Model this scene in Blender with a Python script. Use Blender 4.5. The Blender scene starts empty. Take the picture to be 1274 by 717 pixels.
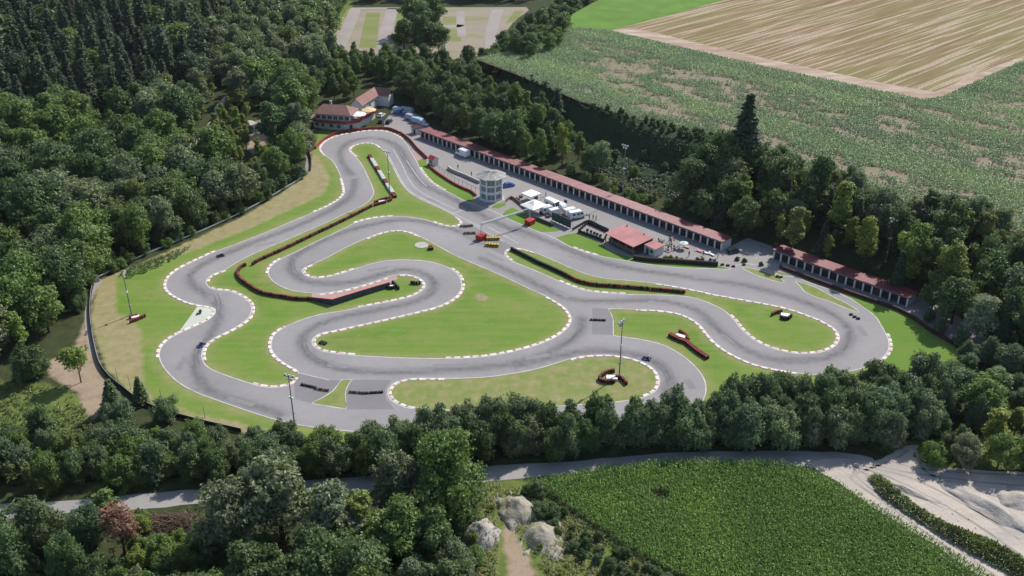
import bpy, math, random
import numpy as np
from mathutils import Vector, Matrix
from mathutils.geometry import delaunay_2d_cdt, tessellate_polygon

R = math.radians
rnd = random.Random(7)
rng = np.random.default_rng(7)
scene = bpy.context.scene
COL = scene.collection

# ------------------------------------------------------------------ camera
F_PX, PITCH, CAM_H = 1220.0, 28.2, 125.0
cP, sP = math.cos(R(PITCH)), math.sin(R(PITCH))


def at(px, py, z=0.0):
    """survey point: where the sight line of a picture point meets height z"""
    d = (px - 637.0) / F_PX
    v = (py - 358.5) / F_PX
    dy = cP - v * sP
    dz = -sP - v * cP
    t = (z - CAM_H) / dz
    return (d * t, dy * t)


cam_d = bpy.data.cameras.new('camera')
cam = bpy.data.objects.new('camera', cam_d)
COL.objects.link(cam)
cam.location = (0, 0, CAM_H)
cam.rotation_euler = (R(90 - PITCH), 0, 0)
cam_d.sensor_width = 36
cam_d.lens = 36 * F_PX / 1274.0
cam_d.clip_start = 1
cam_d.clip_end = 8000
scene.camera = cam

# ------------------------------------------------------------------ light
SUN_AZ, SUN_EL = R(48), R(44)          # azimuth measured from +X towards +Y
world = bpy.data.worlds.new('World')
scene.world = world
world.use_nodes = True
nt = world.node_tree
bg = nt.nodes['Background']
sky = nt.nodes.new('ShaderNodeTexSky')
sky.sky_type = 'NISHITA'
sky.sun_disc = False
sky.sun_elevation = SUN_EL
sky.sun_rotation = R(90) - SUN_AZ
nt.links.new(sky.outputs[0], bg.inputs[0])
bg.inputs[1].default_value = 0.125
sl = bpy.data.lights.new('sun', 'SUN')
sl.energy = 4.5
sl.angle = R(0.5)
sl.color = (1.0, 0.95, 0.87)
so = bpy.data.objects.new('sun', sl)
COL.objects.link(so)
sdir = Vector((math.cos(SUN_EL) * math.cos(SUN_AZ), math.cos(SUN_EL) * math.sin(SUN_AZ), math.sin(SUN_EL)))
so.rotation_euler = sdir.to_track_quat('Z', 'Y').to_euler()
so.location = (200, 300, 300)

vs = scene.view_settings
scene.display_settings.display_device = 'sRGB'
vs.view_transform = 'Standard'
vs.look = 'None'
vs.exposure = 0.24
vs.gamma = 1
scene.cycles.max_bounces = 6
scene.cycles.diffuse_bounces = 3
scene.cycles.glossy_bounces = 2
scene.cycles.transmission_bounces = 3
scene.cycles.transparent_max_bounces = 4
scene.cycles.sample_clamp_indirect = 4


# ------------------------------------------------------------------ tags
def tag(o, label=None, cat=None, group=None, kind=None):
    if label: o['label'] = label
    if cat: o['category'] = cat
    if group: o['group'] = group
    if kind: o['kind'] = kind
    return o


def empty(name, loc=(0, 0, 0), rz=0.0):
    o = bpy.data.objects.new(name, None)
    COL.objects.link(o)
    o.location = loc
    o.rotation_euler = (0, 0, rz)
    o.empty_display_size = 0.3
    return o


# ------------------------------------------------------------------ materials
def mat_base(name, rough=0.8, spec=0.3):
    m = bpy.data.materials.new(name)
    m.use_nodes = True
    b = m.node_tree.nodes['Principled BSDF']
    b.inputs['Roughness'].default_value = rough
    b.inputs['Specular IOR Level'].default_value = spec
    return m, m.node_tree, b


def N(nt, t, **kw):
    n = nt.nodes.new(t)
    for k, v in kw.items():
        if k in n.inputs.keys() if hasattr(n, 'inputs') else False:
            n.inputs[k].default_value = v
        else:
            setattr(n, k, v)
    return n


def noise(nt, scale, detail=4, vec=None, rough=0.55):
    n = nt.nodes.new('ShaderNodeTexNoise')
    n.inputs['Scale'].default_value = scale
    n.inputs['Detail'].default_value = detail
    n.inputs['Roughness'].default_value = rough
    if vec is not None: nt.links.new(vec, n.inputs['Vector'])
    return n


def ramp(nt, fac, stops):
    r = nt.nodes.new('ShaderNodeValToRGB')
    e = r.color_ramp.elements
    while len(e) < len(stops): e.new(0.5)
    for i, (p, c) in enumerate(stops):
        e[i].position = p
        e[i].color = (c[0], c[1], c[2], 1) if not isinstance(c, (int, float)) else (c, c, c, 1)
    nt.links.new(fac, r.inputs[0])
    return r


def mix(nt, fac, a, b, mode='MIX'):
    m = nt.nodes.new('ShaderNodeMix')
    m.data_type = 'RGBA'
    m.blend_type = mode
    for s, v in ((m.inputs[0], fac), (m.inputs[6], a), (m.inputs[7], b)):
        if hasattr(v, 'is_output'): nt.links.new(v, s)
        elif isinstance(v, (int, float)): s.default_value = v
        else: s.default_value = (v[0], v[1], v[2], 1)
    return m.outputs[2]


def mth(nt, op, a, b=None, c=None, clamp=False):
    m = nt.nodes.new('ShaderNodeMath')
    m.operation = op
    m.use_clamp = clamp
    for i, v in enumerate((a, b, c)):
        if v is None: continue
        if hasattr(v, 'is_output'): nt.links.new(v, m.inputs[i])
        else: m.inputs[i].default_value = v
    return m.outputs[0]


def attr(nt, name):
    a = nt.nodes.new('ShaderNodeAttribute')
    a.attribute_name = name
    return a.outputs['Fac']


def objcoord(nt):
    return nt.nodes.new('ShaderNodeTexCoord').outputs['Object']


def bump(nt, b, h, strength=0.4, dist=0.05):
    n = nt.nodes.new('ShaderNodeBump')
    n.inputs['Strength'].default_value = strength
    n.inputs['Distance'].default_value = dist
    nt.links.new(h, n.inputs['Height'])
    nt.links.new(n.outputs[0], b.inputs['Normal'])


def simple(name, col, rough=0.7, spec=0.3, var=0.25, scale=1.5, metal=0.0):
    """plain surface with uneven weathering"""
    m, nt, b = mat_base(name, rough, spec)
    v = objcoord(nt)
    n = noise(nt, scale, 5, v)
    lo = tuple(c * (1 - var) for c in col)
    hi = tuple(min(1, c * (1 + var * 0.6)) for c in col)
    r = ramp(nt, n.outputs[0], [(0.3, lo), (0.7, hi)])
    nt.links.new(r.outputs[0], b.inputs['Base Color'])
    b.inputs['Metallic'].default_value = metal
    return m


M = {}
M['white'] = simple('white_paint', (0.72, 0.71, 0.70), 0.6, 0.3, 0.12)
M['kerb_white'] = simple('kerb_white', (0.66, 0.63, 0.585), 0.75, 0.2, 0.38, 0.45)
M['kerb_red'] = simple('kerb_faded_red', (0.50, 0.235, 0.20), 0.8, 0.2, 0.3, 0.6)
M['line'] = simple('worn_line_paint', (0.52, 0.51, 0.50), 0.8, 0.2, 0.3, 0.4)
M['wall_white'] = simple('wall_white', (0.60, 0.60, 0.60), 0.8, 0.2, 0.15)
M['maroon'] = simple('maroon_door', (0.040, 0.024, 0.032), 0.6, 0.3, 0.25)
M['fascia'] = simple('fascia_brown', (0.065, 0.024, 0.030), 0.7, 0.2, 0.2)
M['red'] = simple('red_barrier', (0.27, 0.035, 0.032), 0.6, 0.3, 0.3, 0.7)
M['red_bright'] = simple('red_paint', (0.42, 0.03, 0.03), 0.5, 0.4, 0.2)
M['pink'] = simple('pink_rail', (0.62, 0.20, 0.20), 0.7, 0.2, 0.2)
M['tyre'] = simple('tyre_black', (0.022, 0.02, 0.02), 0.8, 0.3, 0.3)
M['tyre_red'] = simple('tyre_red', (0.22, 0.055, 0.045), 0.8, 0.2, 0.4, 0.9)
M['tyre_yellow'] = simple('tyre_yellow', (0.50, 0.36, 0.06), 0.8, 0.2, 0.3, 0.9)
M['tyre_white'] = simple('tyre_white', (0.62, 0.60, 0.58), 0.8, 0.2, 0.2, 0.9)
M['mat'] = simple('white_mattress', (0.82, 0.80, 0.78), 0.8, 0.2, 0.08)
M['steel'] = simple('grey_steel', (0.17, 0.185, 0.195), 0.5, 0.5, 0.15)
M['zinc'] = simple('zinc_rail', (0.46, 0.48, 0.50), 0.45, 0.5, 0.2, 1.0, 0.3)
M['lamp'] = simple('lamp_body', (0.45, 0.46, 0.48), 0.4, 0.5, 0.1)
M['glass'] = simple('dark_glass', (0.03, 0.045, 0.06), 0.12, 0.6, 0.2)
M['tower_glass'] = simple('tower_glass', (0.16, 0.21, 0.24), 0.15, 0.6, 0.15)
M['tower_roof'] = simple('tower_roof', (0.34, 0.33, 0.31), 0.6, 0.4, 0.15)
M['dark_wall'] = simple('dark_wall', (0.06, 0.07, 0.085), 0.8, 0.2, 0.25)
M['dark_fence'] = simple('dark_fence', (0.035, 0.032, 0.03), 0.9, 0.2, 0.3)
M['wood'] = simple('weathered_wood', (0.19, 0.15, 0.12), 0.9, 0.2, 0.3)
M['conc'] = simple('concrete', (0.42, 0.40, 0.37), 0.9, 0.2, 0.2, 0.5)
M['dark_tarp'] = simple('green_tarp', (0.035, 0.075, 0.07), 0.6, 0.3, 0.2)
M['canvas'] = simple('white_canvas', (0.80, 0.79, 0.77), 0.8, 0.2, 0.06)
M['beige'] = simple('beige_canvas', (0.68, 0.50, 0.27), 0.8, 0.2, 0.1)
M['mint'] = simple('mint_canvas', (0.55, 0.70, 0.62), 0.8, 0.2, 0.1)
M['car_white'] = simple('car_white', (0.74, 0.74, 0.75), 0.25, 0.5, 0.05)
M['car_blue'] = simple('car_blue', (0.03, 0.12, 0.42), 0.25, 0.5, 0.1)
M['car_dark'] = simple('car_dark', (0.02, 0.022, 0.03), 0.25, 0.5, 0.1)
M['car_silver'] = simple('car_silver', (0.40, 0.45, 0.50), 0.3, 0.5, 0.1)
M['car_pale_blue'] = simple('car_pale_blue', (0.35, 0.48, 0.62), 0.3, 0.5, 0.1)
M['hub'] = simple('hub_grey', (0.4, 0.4, 0.4), 0.4, 0.5, 0.1)
M['kart_black'] = simple('kart_frame', (0.03, 0.03, 0.035), 0.5, 0.4, 0.2)
M['kart_blue'] = simple('kart_blue', (0.04, 0.07, 0.25), 0.4, 0.4, 0.2)
M['suit_dark'] = simple('dark_suit', (0.025, 0.03, 0.055), 0.8, 0.2, 0.2)
M['suit_grey'] = simple('grey_clothes', (0.12, 0.12, 0.13), 0.8, 0.2, 0.3)
M['helmet'] = simple('white_helmet', (0.75, 0.75, 0.76), 0.3, 0.5, 0.05)
M['skin'] = simple('skin', (0.45, 0.28, 0.20), 0.6, 0.3, 0.1)
M['hair'] = simple('hair', (0.04, 0.025, 0.02), 0.8, 0.2, 0.1)
M['bark'] = simple('bark', (0.075, 0.058, 0.045), 0.95, 0.1, 0.35, 2.0)
M['dead_bark'] = simple('dead_bark', (0.11, 0.075, 0.06), 0.95, 0.1, 0.3, 2.0)
M['brush'] = simple('dry_branches', (0.20, 0.135, 0.105), 0.95, 0.1, 0.45, 1.2)


def roof_mat(name, col, rough, rib=3.0, axis=0):
    m, nt, b = mat_base(name, rough, 0.42)
    v = objcoord(nt)
    n1 = noise(nt, 0.22, 6, v, 0.65)
    n2 = noise(nt, 3.0, 4, v)
    c = ramp(nt, n1.outputs[0], [(0.3, tuple(x * 0.75 for x in col)), (0.7, tuple(min(1, x * 1.2) for x in col))])
    c2 = mix(nt, mth(nt, 'MULTIPLY', ramp(nt, n2.outputs[0], [(0.4, 0.0), (0.7, 1.0)]).outputs[0], 0.5), c.outputs[0], tuple(x * 0.55 for x in col))
    nt.links.new(c2, b.inputs['Base Color'])
    w = nt.nodes.new('ShaderNodeTexWave')
    w.bands_direction = 'X' if axis == 0 else 'Y'
    w.inputs['Scale'].default_value = rib
    w.inputs['Distortion'].default_value = 0
    nt.links.new(v, w.inputs['Vector'])
    bump(nt, b, w.outputs['Fac'], 0.5, 0.05)
    return m


M['roof_red'] = roof_mat('garage_sheet_roof', (0.215, 0.046, 0.056), 0.48)
M['roof_pink'] = roof_mat('pavilion_roof', (0.44, 0.165, 0.16), 0.6)
M['roof_tile'] = roof_mat('tile_roof', (0.27, 0.14, 0.115), 0.75, 2.0, 1)


def asphalt_mat(name, col, use_rubber=False):
    m, nt, b = mat_base(name, 0.85, 0.25)
    v = objcoord(nt)
    n1 = noise(nt, 0.05, 4, v)
    n2 = noise(nt, 0.6, 6, v, 0.65)
    n3 = noise(nt, 14.0, 3, v)
    c = ramp(nt, n1.outputs[0], [(0.3, tuple(x * 0.86 for x in col)), (0.7, tuple(x * 1.10 for x in col))]).outputs[0]
    c = mix(nt, mth(nt, 'MULTIPLY', ramp(nt, n2.outputs[0], [(0.42, 0.0), (0.75, 1.0)]).outputs[0], 0.22), c, tuple(x * 0.62 for x in col))
    c = mix(nt, mth(nt, 'MULTIPLY', n3.outputs[0], 0.25), c, tuple(x * 0.7 for x in col))
    if use_rubber:
        r = attr(nt, 'rubber')
        k = mth(nt, 'MULTIPLY', r, mth(nt, 'MULTIPLY_ADD', n2.outputs[0], 1.1, 0.25), clamp=True)
        c = mix(nt, mth(nt, 'MULTIPLY', k, 0.88), c, (0.085, 0.083, 0.088))
    nt.links.new(c, b.inputs['Base Color'])
    bump(nt, b, n3.outputs[0], 0.25, 0.02)
    return m


M['asphalt'] = asphalt_mat('track_asphalt', (0.283, 0.271, 0.274), True)
M['asphalt_dark'] = asphalt_mat('link_asphalt', (0.215, 0.204, 0.213))
M['paddock'] = asphalt_mat('paddock_asphalt', (0.29, 0.27, 0.262))
M['road'] = asphalt_mat('road_asphalt', (0.30, 0.29, 0.28))
M['apron_pink'] = asphalt_mat('faded_red_apron', (0.40, 0.27, 0.245))
M['runoff'] = asphalt_mat('pale_runoff', (0.52, 0.55, 0.47))
M['asphalt_patch'] = asphalt_mat('asphalt_repair', (0.232, 0.222, 0.226))
M['skid'] = simple('rubber_skid', (0.13, 0.126, 0.13), 0.85, 0.2, 0.5, 0.5)
M['path'] = asphalt_mat('grey_path', (0.30, 0.28, 0.255))


def sand_mat(name, a, bcol, c3, bumpd=0.25, s=0.12):
    m, nt, b = mat_base(name, 0.95, 0.1)
    v = objcoord(nt)
    mp = nt.nodes.new('ShaderNodeMapping')
    mp.inputs['Rotation'].default_value = (0, 0, R(-35))
    mp.inputs['Scale'].default_value = (0.35, 1, 1)
    nt.links.new(v, mp.inputs[0])
    n1 = noise(nt, s, 6, mp.outputs[0], 0.6)
    n2 = noise(nt, 1.2, 6, v, 0.6)
    c = ramp(nt, n1.outputs[0], [(0.30, a), (0.5, bcol), (0.68, c3)]).outputs[0]
    c = mix(nt, mth(nt, 'MULTIPLY', n2.outputs[0], 0.35), c, tuple(x * 0.6 for x in bcol))
    nt.links.new(c, b.inputs['Base Color'])
    bump(nt, b, mth(nt, 'ADD', n2.outputs[0], mth(nt, 'MULTIPLY', n1.outputs[0], 2.0)), 0.6, bumpd)
    return m


M['sand'] = sand_mat('pale_gravel_yard', (0.36, 0.335, 0.315), (0.49, 0.43, 0.37), (0.56, 0.485, 0.41))
M['gravel_heap'] = sand_mat('grey_gravel', (0.29, 0.27, 0.245), (0.41, 0.375, 0.335), (0.50, 0.455, 0.405), 0.3, 0.4)
M['lot'] = sand_mat('lot_gravel', (0.28, 0.235, 0.19), (0.31, 0.265, 0.21), (0.22, 0.23, 0.11), 0.1, 0.05)
M['lot_lane'] = asphalt_mat('lot_lane', (0.31, 0.275, 0.26))
M['maize_soil'] = simple('maize_litter', (0.055, 0.065, 0.028), 0.95, 0.1, 0.4, 0.8)
M['rut'] = sand_mat('rut_gravel', (0.25, 0.235, 0.22), (0.34, 0.30, 0.265), (0.42, 0.37, 0.31), 0.2, 0.3)
M['lot_grass'] = sand_mat('thin_grass', (0.16, 0.20, 0.06), (0.20, 0.225, 0.085), (0.27, 0.245, 0.14), 0.1, 0.08)
M['soil'] = sand_mat('dry_soil', (0.215, 0.185, 0.135), (0.25, 0.205, 0.15), (0.17, 0.185, 0.10), 0.1, 0.15)


def ground_mat():
    m, nt, b = mat_base('ground', 0.95, 0.1)
    v = objcoord(nt)
    nA = noise(nt, 0.035, 5, v, 0.6)
    nB = noise(nt, 0.35, 6, v, 0.65)
    nC = noise(nt, 2.6, 5, v, 0.7)

    def soft(name, lo=0.35, hi=0.65, wob=0.55):
        a = attr(nt, name)
        s = mth(nt, 'ADD', a, mth(nt, 'MULTIPLY', mth(nt, 'SUBTRACT', nB.outputs[0], 0.5), wob))
        return ramp(nt, s, [(lo, 0.0), (hi, 1.0)]).outputs[0]
    lawn = ramp(nt, nA.outputs[0], [(0.28, (0.108, 0.200, 0.030)), (0.5, (0.134, 0.226, 0.040)), (0.72, (0.172, 0.236, 0.056))]).outputs[0]
    lawn = mix(nt, mth(nt, 'MULTIPLY', ramp(nt, nC.outputs[0], [(0.4, 0.0), (0.75, 1.0)]).outputs[0], 0.35), lawn, (0.10, 0.155, 0.022))
    mp = nt.nodes.new('ShaderNodeMapping')
    mp.inputs['Rotation'].default_value = (0, 0, R(28))
    mp.inputs['Scale'].default_value = (0.05, 0.55, 1)
    nt.links.new(v, mp.inputs[0])
    nM = noise(nt, 1.0, 3, mp.outputs[0], 0.5)
    nD = noise(nt, 0.11, 5, v, 0.7)
    lawn = mix(nt, mth(nt, 'MULTIPLY', ramp(nt, nM.outputs[0], [(0.44, 0.0), (0.56, 1.0)]).outputs[0], 0.34), lawn, (0.190, 0.245, 0.062))
    lawn = mix(nt, mth(nt, 'MULTIPLY', ramp(nt, nD.outputs[0], [(0.50, 0.0), (0.68, 1.0)]).outputs[0], 0.60), lawn, (0.225, 0.222, 0.082))
    lawn = mix(nt, mth(nt, 'MULTIPLY', ramp(nt, nD.outputs[0], [(0.28, 1.0), (0.44, 0.0)]).outputs[0], 0.55), lawn, (0.088, 0.165, 0.026))
    lawn = mix(nt, mth(nt, 'MULTIPLY', ramp(nt, nB.outputs[0], [(0.5, 0.0), (0.8, 1.0)]).outputs[0], 0.25), lawn, (0.26, 0.24, 0.10))
    wear = mth(nt, 'MULTIPLY', attr(nt, 'wear'), mth(nt, 'MULTIPLY_ADD', nB.outputs[0], 1.6, -0.35), clamp=True)
    lawn = mix(nt, wear, lawn, (0.30, 0.255, 0.135))
    dry = ramp(nt, nB.outputs[0], [(0.25, (0.20, 0.200, 0.082)), (0.5, (0.29, 0.252, 0.135)), (0.75, (0.37, 0.300, 0.190))]).outputs[0]
    dry = mix(nt, mth(nt, 'MULTIPLY', nC.outputs[0], 0.4), dry, (0.20, 0.19, 0.08))
    earth = ramp(nt, nB.outputs[0], [(0.3, (0.25, 0.19, 0.13)), (0.55, (0.36, 0.28, 0.205)), (0.8, (0.23, 0.22, 0.105))]).outputs[0]
    earth = mix(nt, mth(nt, 'MULTIPLY', nC.outputs[0], 0.35), earth, (0.18, 0.13, 0.085))
    rough = ramp(nt, nB.outputs[0], [(0.25, (0.07, 0.11, 0.025)), (0.5, (0.135, 0.175, 0.045)), (0.75, (0.22, 0.225, 0.075))]).outputs[0]
    rough = mix(nt, mth(nt, 'MULTIPLY', nC.outputs[0], 0.45), rough, (0.05, 0.085, 0.02))
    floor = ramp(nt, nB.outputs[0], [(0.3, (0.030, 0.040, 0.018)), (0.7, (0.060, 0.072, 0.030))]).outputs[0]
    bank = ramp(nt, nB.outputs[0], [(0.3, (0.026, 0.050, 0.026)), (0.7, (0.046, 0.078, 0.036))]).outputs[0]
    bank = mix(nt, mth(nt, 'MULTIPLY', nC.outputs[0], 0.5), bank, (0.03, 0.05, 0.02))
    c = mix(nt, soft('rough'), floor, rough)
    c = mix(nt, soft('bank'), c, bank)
    c = mix(nt, soft('lawn'), c, lawn)
    c = mix(nt, soft('dry'), c, dry)
    c = mix(nt, soft('earth'), c, earth)
    nt.links.new(c, b.inputs['Base Color'])
    bump(nt, b, nC.outputs[0], 0.7, 0.15)
    return m


M['ground'] = ground_mat()


def lawn_only():
    m, nt, b = mat_base('verge_grass', 0.95, 0.1)
    v = objcoord(nt)
    nA = noise(nt, 0.06, 5, v, 0.6)
    nC = noise(nt, 2.6, 5, v, 0.7)
    lawn = ramp(nt, nA.outputs[0], [(0.28, (0.108, 0.200, 0.030)), (0.5, (0.130, 0.224, 0.040)), (0.72, (0.168, 0.234, 0.056))]).outputs[0]
    lawn = mix(nt, mth(nt, 'MULTIPLY', ramp(nt, nC.outputs[0], [(0.4, 0.0), (0.75, 1.0)]).outputs[0], 0.35), lawn, (0.10, 0.155, 0.022))
    nt.links.new(lawn, b.inputs['Base Color'])
    bump(nt, b, nC.outputs[0], 0.7, 0.15)
    return m


M['verge'] = lawn_only()
M['meadow'] = simple('meadow_grass', (0.115, 0.215, 0.040), 0.95, 0.1, 0.2, 0.1)


def stubble():
    m, nt, b = mat_base('stubble', 0.95, 0.1)
    v = objcoord(nt)

    def str_noise(sx, sy, det, ro=0.6):
        mp = nt.nodes.new('ShaderNodeMapping')
        mp.inputs['Scale'].default_value = (sx, sy, 1)
        nt.links.new(v, mp.inputs[0])
        return noise(nt, 1.0, det, mp.outputs[0], ro).outputs[0]
    a = str_noise(0.006, 0.21, 3)
    bb = str_noise(0.03, 0.55, 4)
    cc = str_noise(0.012, 0.45, 2)
    big = noise(nt, 0.012, 3, v).outputs[0]
    fine = noise(nt, 1.2, 4, v, 0.7).outputs[0]
    c = ramp(nt, a, [(0.32, (0.150, 0.090, 0.052)), (0.42, (0.245, 0.160, 0.092)), (0.49, (0.150, 0.148, 0.046)), (0.55, (0.315, 0.215, 0.130)), (0.62, (0.140, 0.088, 0.050)), (0.72, (0.245, 0.170, 0.090))]).outputs[0]
    c = mix(nt, mth(nt, 'MULTIPLY', ramp(nt, big, [(0.45, 0.0), (0.65, 1.0)]).outputs[0], 0.5), c, (0.185, 0.20, 0.066))
    c = mix(nt, mth(nt, 'MULTIPLY', ramp(nt, bb, [(0.46, 0.0), (0.60, 1.0)]).outputs[0], 0.6), c, (0.155, 0.100, 0.06))
    c = mix(nt, mth(nt, 'MULTIPLY', mth(nt, 'MULTIPLY', ramp(nt, cc, [(0.515, 0.0), (0.57, 1.0)]).outputs[0], ramp(nt, fine, [(0.36, 0.1), (0.60, 1.0)]).outputs[0]), 0.9), c, (0.52, 0.43, 0.355))
    c = mix(nt, mth(nt, 'MULTIPLY', fine, 0.35), c, (0.22, 0.16, 0.08))
    nt.links.new(c, b.inputs['Base Color'])
    bump(nt, b, bb, 0.6, 0.3)
    return m


M['stubble'] = stubble()
M['straw'] = sand_mat('pale_headland', (0.29, 0.195, 0.145), (0.38, 0.285, 0.22), (0.52, 0.43, 0.36), 0.1, 0.2)


def leaf_mat(name, transl=0.32, spec=0.35, rough=0.5):
    m = bpy.data.materials.new(name)
    m.use_nodes = True
    nt = m.node_tree
    b = nt.nodes['Principled BSDF']
    out = nt.nodes['Material Output']
    oi = nt.nodes.new('ShaderNodeObjectInfo')
    t = attr(nt, 'tint')
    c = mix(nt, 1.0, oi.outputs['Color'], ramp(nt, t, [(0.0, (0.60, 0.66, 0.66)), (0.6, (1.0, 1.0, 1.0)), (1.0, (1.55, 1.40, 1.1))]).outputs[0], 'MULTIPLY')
    nt.links.new(c, b.inputs['Base Color'])
    b.inputs['Roughness'].default_value = rough
    b.inputs['Specular IOR Level'].default_value = spec
    tr = nt.nodes.new('ShaderNodeBsdfTranslucent')
    c2 = mix(nt, 1.0, c, (1.1, 1.25, 0.55), 'MULTIPLY')
    nt.links.new(c2, tr.inputs[0])
    ms = nt.nodes.new('ShaderNodeMixShader')
    ms.inputs[0].default_value = transl
    nt.links.new(b.outputs[0], ms.inputs[1])
    nt.links.new(tr.outputs[0], ms.inputs[2])
    nt.links.new(ms.outputs[0], out.inputs[0])
    return m


M['leaf'] = leaf_mat('leaves')
M['needle'] = leaf_mat('needles', 0.12, 0.2, 0.6)
M['corn'] = leaf_mat('corn_leaves', 0.30, 0.35, 0.45)


# ------------------------------------------------------------------ mesh helpers
def arr_mesh(name, V, F, mats, mi=None, tint=None, smooth=False):
    """mesh from numpy arrays; F is (n,3) or (n,4)"""
    V = np.asarray(V, np.float32)
    F = np.asarray(F, np.int32)
    me = bpy.data.meshes.new(name)
    k = F.shape[1]
    me.vertices.add(len(V))
    me.vertices.foreach_set('co', V.ravel())
    me.loops.add(F.size)
    me.loops.foreach_set('vertex_index', F.ravel())
    me.polygons.add(len(F))
    me.polygons.foreach_set('loop_start', np.arange(0, F.size, k, dtype=np.int32))
    me.polygons.foreach_set('loop_total', np.full(len(F), k, np.int32))
    if mi is not None: me.polygons.foreach_set('material_index', np.asarray(mi, np.int32))
    me.polygons.foreach_set('use_smooth', np.full(len(F), smooth, bool))
    for m in mats: me.materials.append(m)
    me.update(calc_edges=True)
    if tint is not None:
        a = me.attributes.new('tint', 'FLOAT', 'POINT')
        a.data.foreach_set('value', np.asarray(tint, np.float32))
    me.validate()
    return me


def link(name, me, parent=None, loc=(0, 0, 0), rz=0.0):
    o = bpy.data.objects.new(name, me)
    COL.objects.link(o)
    if parent is not None: o.parent = parent
    o.location = loc
    o.rotation_euler = (0, 0, rz)
    return o


class MB:
    def __init__(s):
        s.v = []; s.f = []; s.m = []; s.sm = []

    def add(s, V, F, mi=0, smooth=False):
        b = len(s.v)
        s.v += [tuple(p) for p in V]
        for f in F:
            s.f.append(tuple(b + i for i in f)); s.m.append(mi); s.sm.append(smooth)
        return s

    def box(s, c, d, rz=0.0, mi=0, taper=1.0):
        x, y, z = d[0] / 2, d[1] / 2, d[2] / 2
        ca, sa = math.cos(rz), math.sin(rz)
        V = []
        for sz in (-1, 1):
            t = taper if sz > 0 else 1.0
            for sx, sy in ((-1, -1), (1, -1), (1, 1), (-1, 1)):
                px, py = sx * x * t, sy * y * t
                V.append((c[0] + px * ca - py * sa, c[1] + px * sa + py * ca, c[2] + sz * z))
        return s.add(V, [(3, 2, 1, 0), (4, 5, 6, 7), (0, 1, 5, 4), (1, 2, 6, 5), (2, 3, 7, 6), (3, 0, 4, 7)], mi)

    def prism(s, poly, z0, z1, mi=0):
        n = len(poly)
        A = sum(poly[i][0] * poly[(i + 1) % n][1] - poly[(i + 1) % n][0] * poly[i][1] for i in range(n))
        if A < 0: poly = poly[::-1]
        V = [(p[0], p[1], z0) for p in poly] + [(p[0], p[1], z1) for p in poly]
        F = [tuple(range(n - 1, -1, -1)), tuple(range(n, 2 * n))]
        F += [(i, (i + 1) % n, n + (i + 1) % n, n + i) for i in range(n)]
        return s.add(V, F, mi)

    def ext(s, prof, y0, y1, mi=0, top=1.0):
        """side profile (x,z) extruded across y; vertices above mid height narrow by top"""
        n = len(prof)
        A = sum(prof[i][0] * prof[(i + 1) % n][1] - prof[(i + 1) % n][0] * prof[i][1] for i in range(n))
        if A < 0: prof = prof[::-1]
        zmax = max(p[1] for p in prof); zmin = min(p[1] for p in prof)
        def w(z): return 1.0 if z < (zmin + zmax) / 2 + 0.05 else top
        V = [(p[0], y0 * w(p[1]), p[1]) for p in prof] + [(p[0], y1 * w(p[1]), p[1]) for p in prof]
        F = [tuple(range(n)), tuple(range(2 * n - 1, n - 1, -1))]
        F += [(i, n + i, n + (i + 1) % n, (i + 1) % n) for i in range(n)]
        return s.add(V, F, mi)

    def cyl(s, a, b, r0, r1=None, n=8, mi=0, caps=True, smooth=True):
        r1 = r0 if r1 is None else r1
        a = Vector(a); b = Vector(b)
        d = (b - a).normalized()
        u = d.orthogonal().normalized(); w = d.cross(u)
        V = []
        for c, r in ((a, r0), (b, r1)):
            for i in range(n):
                t = 2 * math.pi * i / n
                V.append(c + u * (r * math.cos(t)) + w * (r * math.sin(t)))
        s.add(V, [(i, (i + 1) % n, n + (i + 1) % n, n + i) for i in range(n)], mi, smooth)
        if caps:
            s.add(V[:n], [tuple(range(n - 1, -1, -1))], mi)
            s.add(V[n:], [tuple(range(n))], mi)
        return s

    def tube(s, pts, r, n=6, mi=0):
        for a, b in zip(pts[:-1], pts[1:]): s.cyl(a, b, r, n=n, mi=mi)
        return s

    def cone(s, c, r0, r1, z0, z1, n=8, mi=0, ph=0.0, sx=1, sy=1):
        V = []
        for r, z in ((r0, z0), (r1, z1)):
            for i in range(n):
                t = 2 * math.pi * i / n + ph
                V.append((c[0] + sx * r * math.cos(t), c[1] + sy * r * math.sin(t), z))
        F = [(i, (i + 1) % n, n + (i + 1) % n, n + i) for i in range(n)]
        if r0 > 1e-3: F.append(tuple(range(n - 1, -1, -1)))
        if r1 > 1e-3: F.append(tuple(range(n, 2 * n)))
        return s.add(V, F, mi)

    def quad(s, a, b, c, d, mi=0):
        return s.add([a, b, c, d], [(0, 1, 2, 3)], mi)

    def ball(s, c, r, n=10, mi=0, sc=(1, 1, 1)):
        V = []; F = []
        m = n // 2 + 1
        for j in range(m + 1):
            p = math.pi * j / m
            for i in range(n):
                t = 2 * math.pi * i / n
                V.append((c[0] + r * sc[0] * math.sin(p) * math.cos(t), c[1] + r * sc[1] * math.sin(p) * math.sin(t), c[2] + r * sc[2] * math.cos(p)))
        for j in range(m):
            for i in range(n):
                F.append((j * n + i, (j + 1) * n + i, (j + 1) * n + (i + 1) % n, j * n + (i + 1) % n))
        return s.add(V, F, mi, True)

    def mesh(s, name, mats):
        me = bpy.data.meshes.new(name)
        me.from_pydata(s.v, [], s.f)
        if not isinstance(mats, (list, tuple)): mats = [mats]
        for m in mats: me.materials.append(m)
        me.polygons.foreach_set('material_index', s.m)
        me.polygons.foreach_set('use_smooth', s.sm)
        me.update()
        return me

    def build(s, name, mats, parent=None, loc=(0, 0, 0), rz=0.0):
        return link(name, s.mesh(name, mats), parent, loc, rz)


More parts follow.
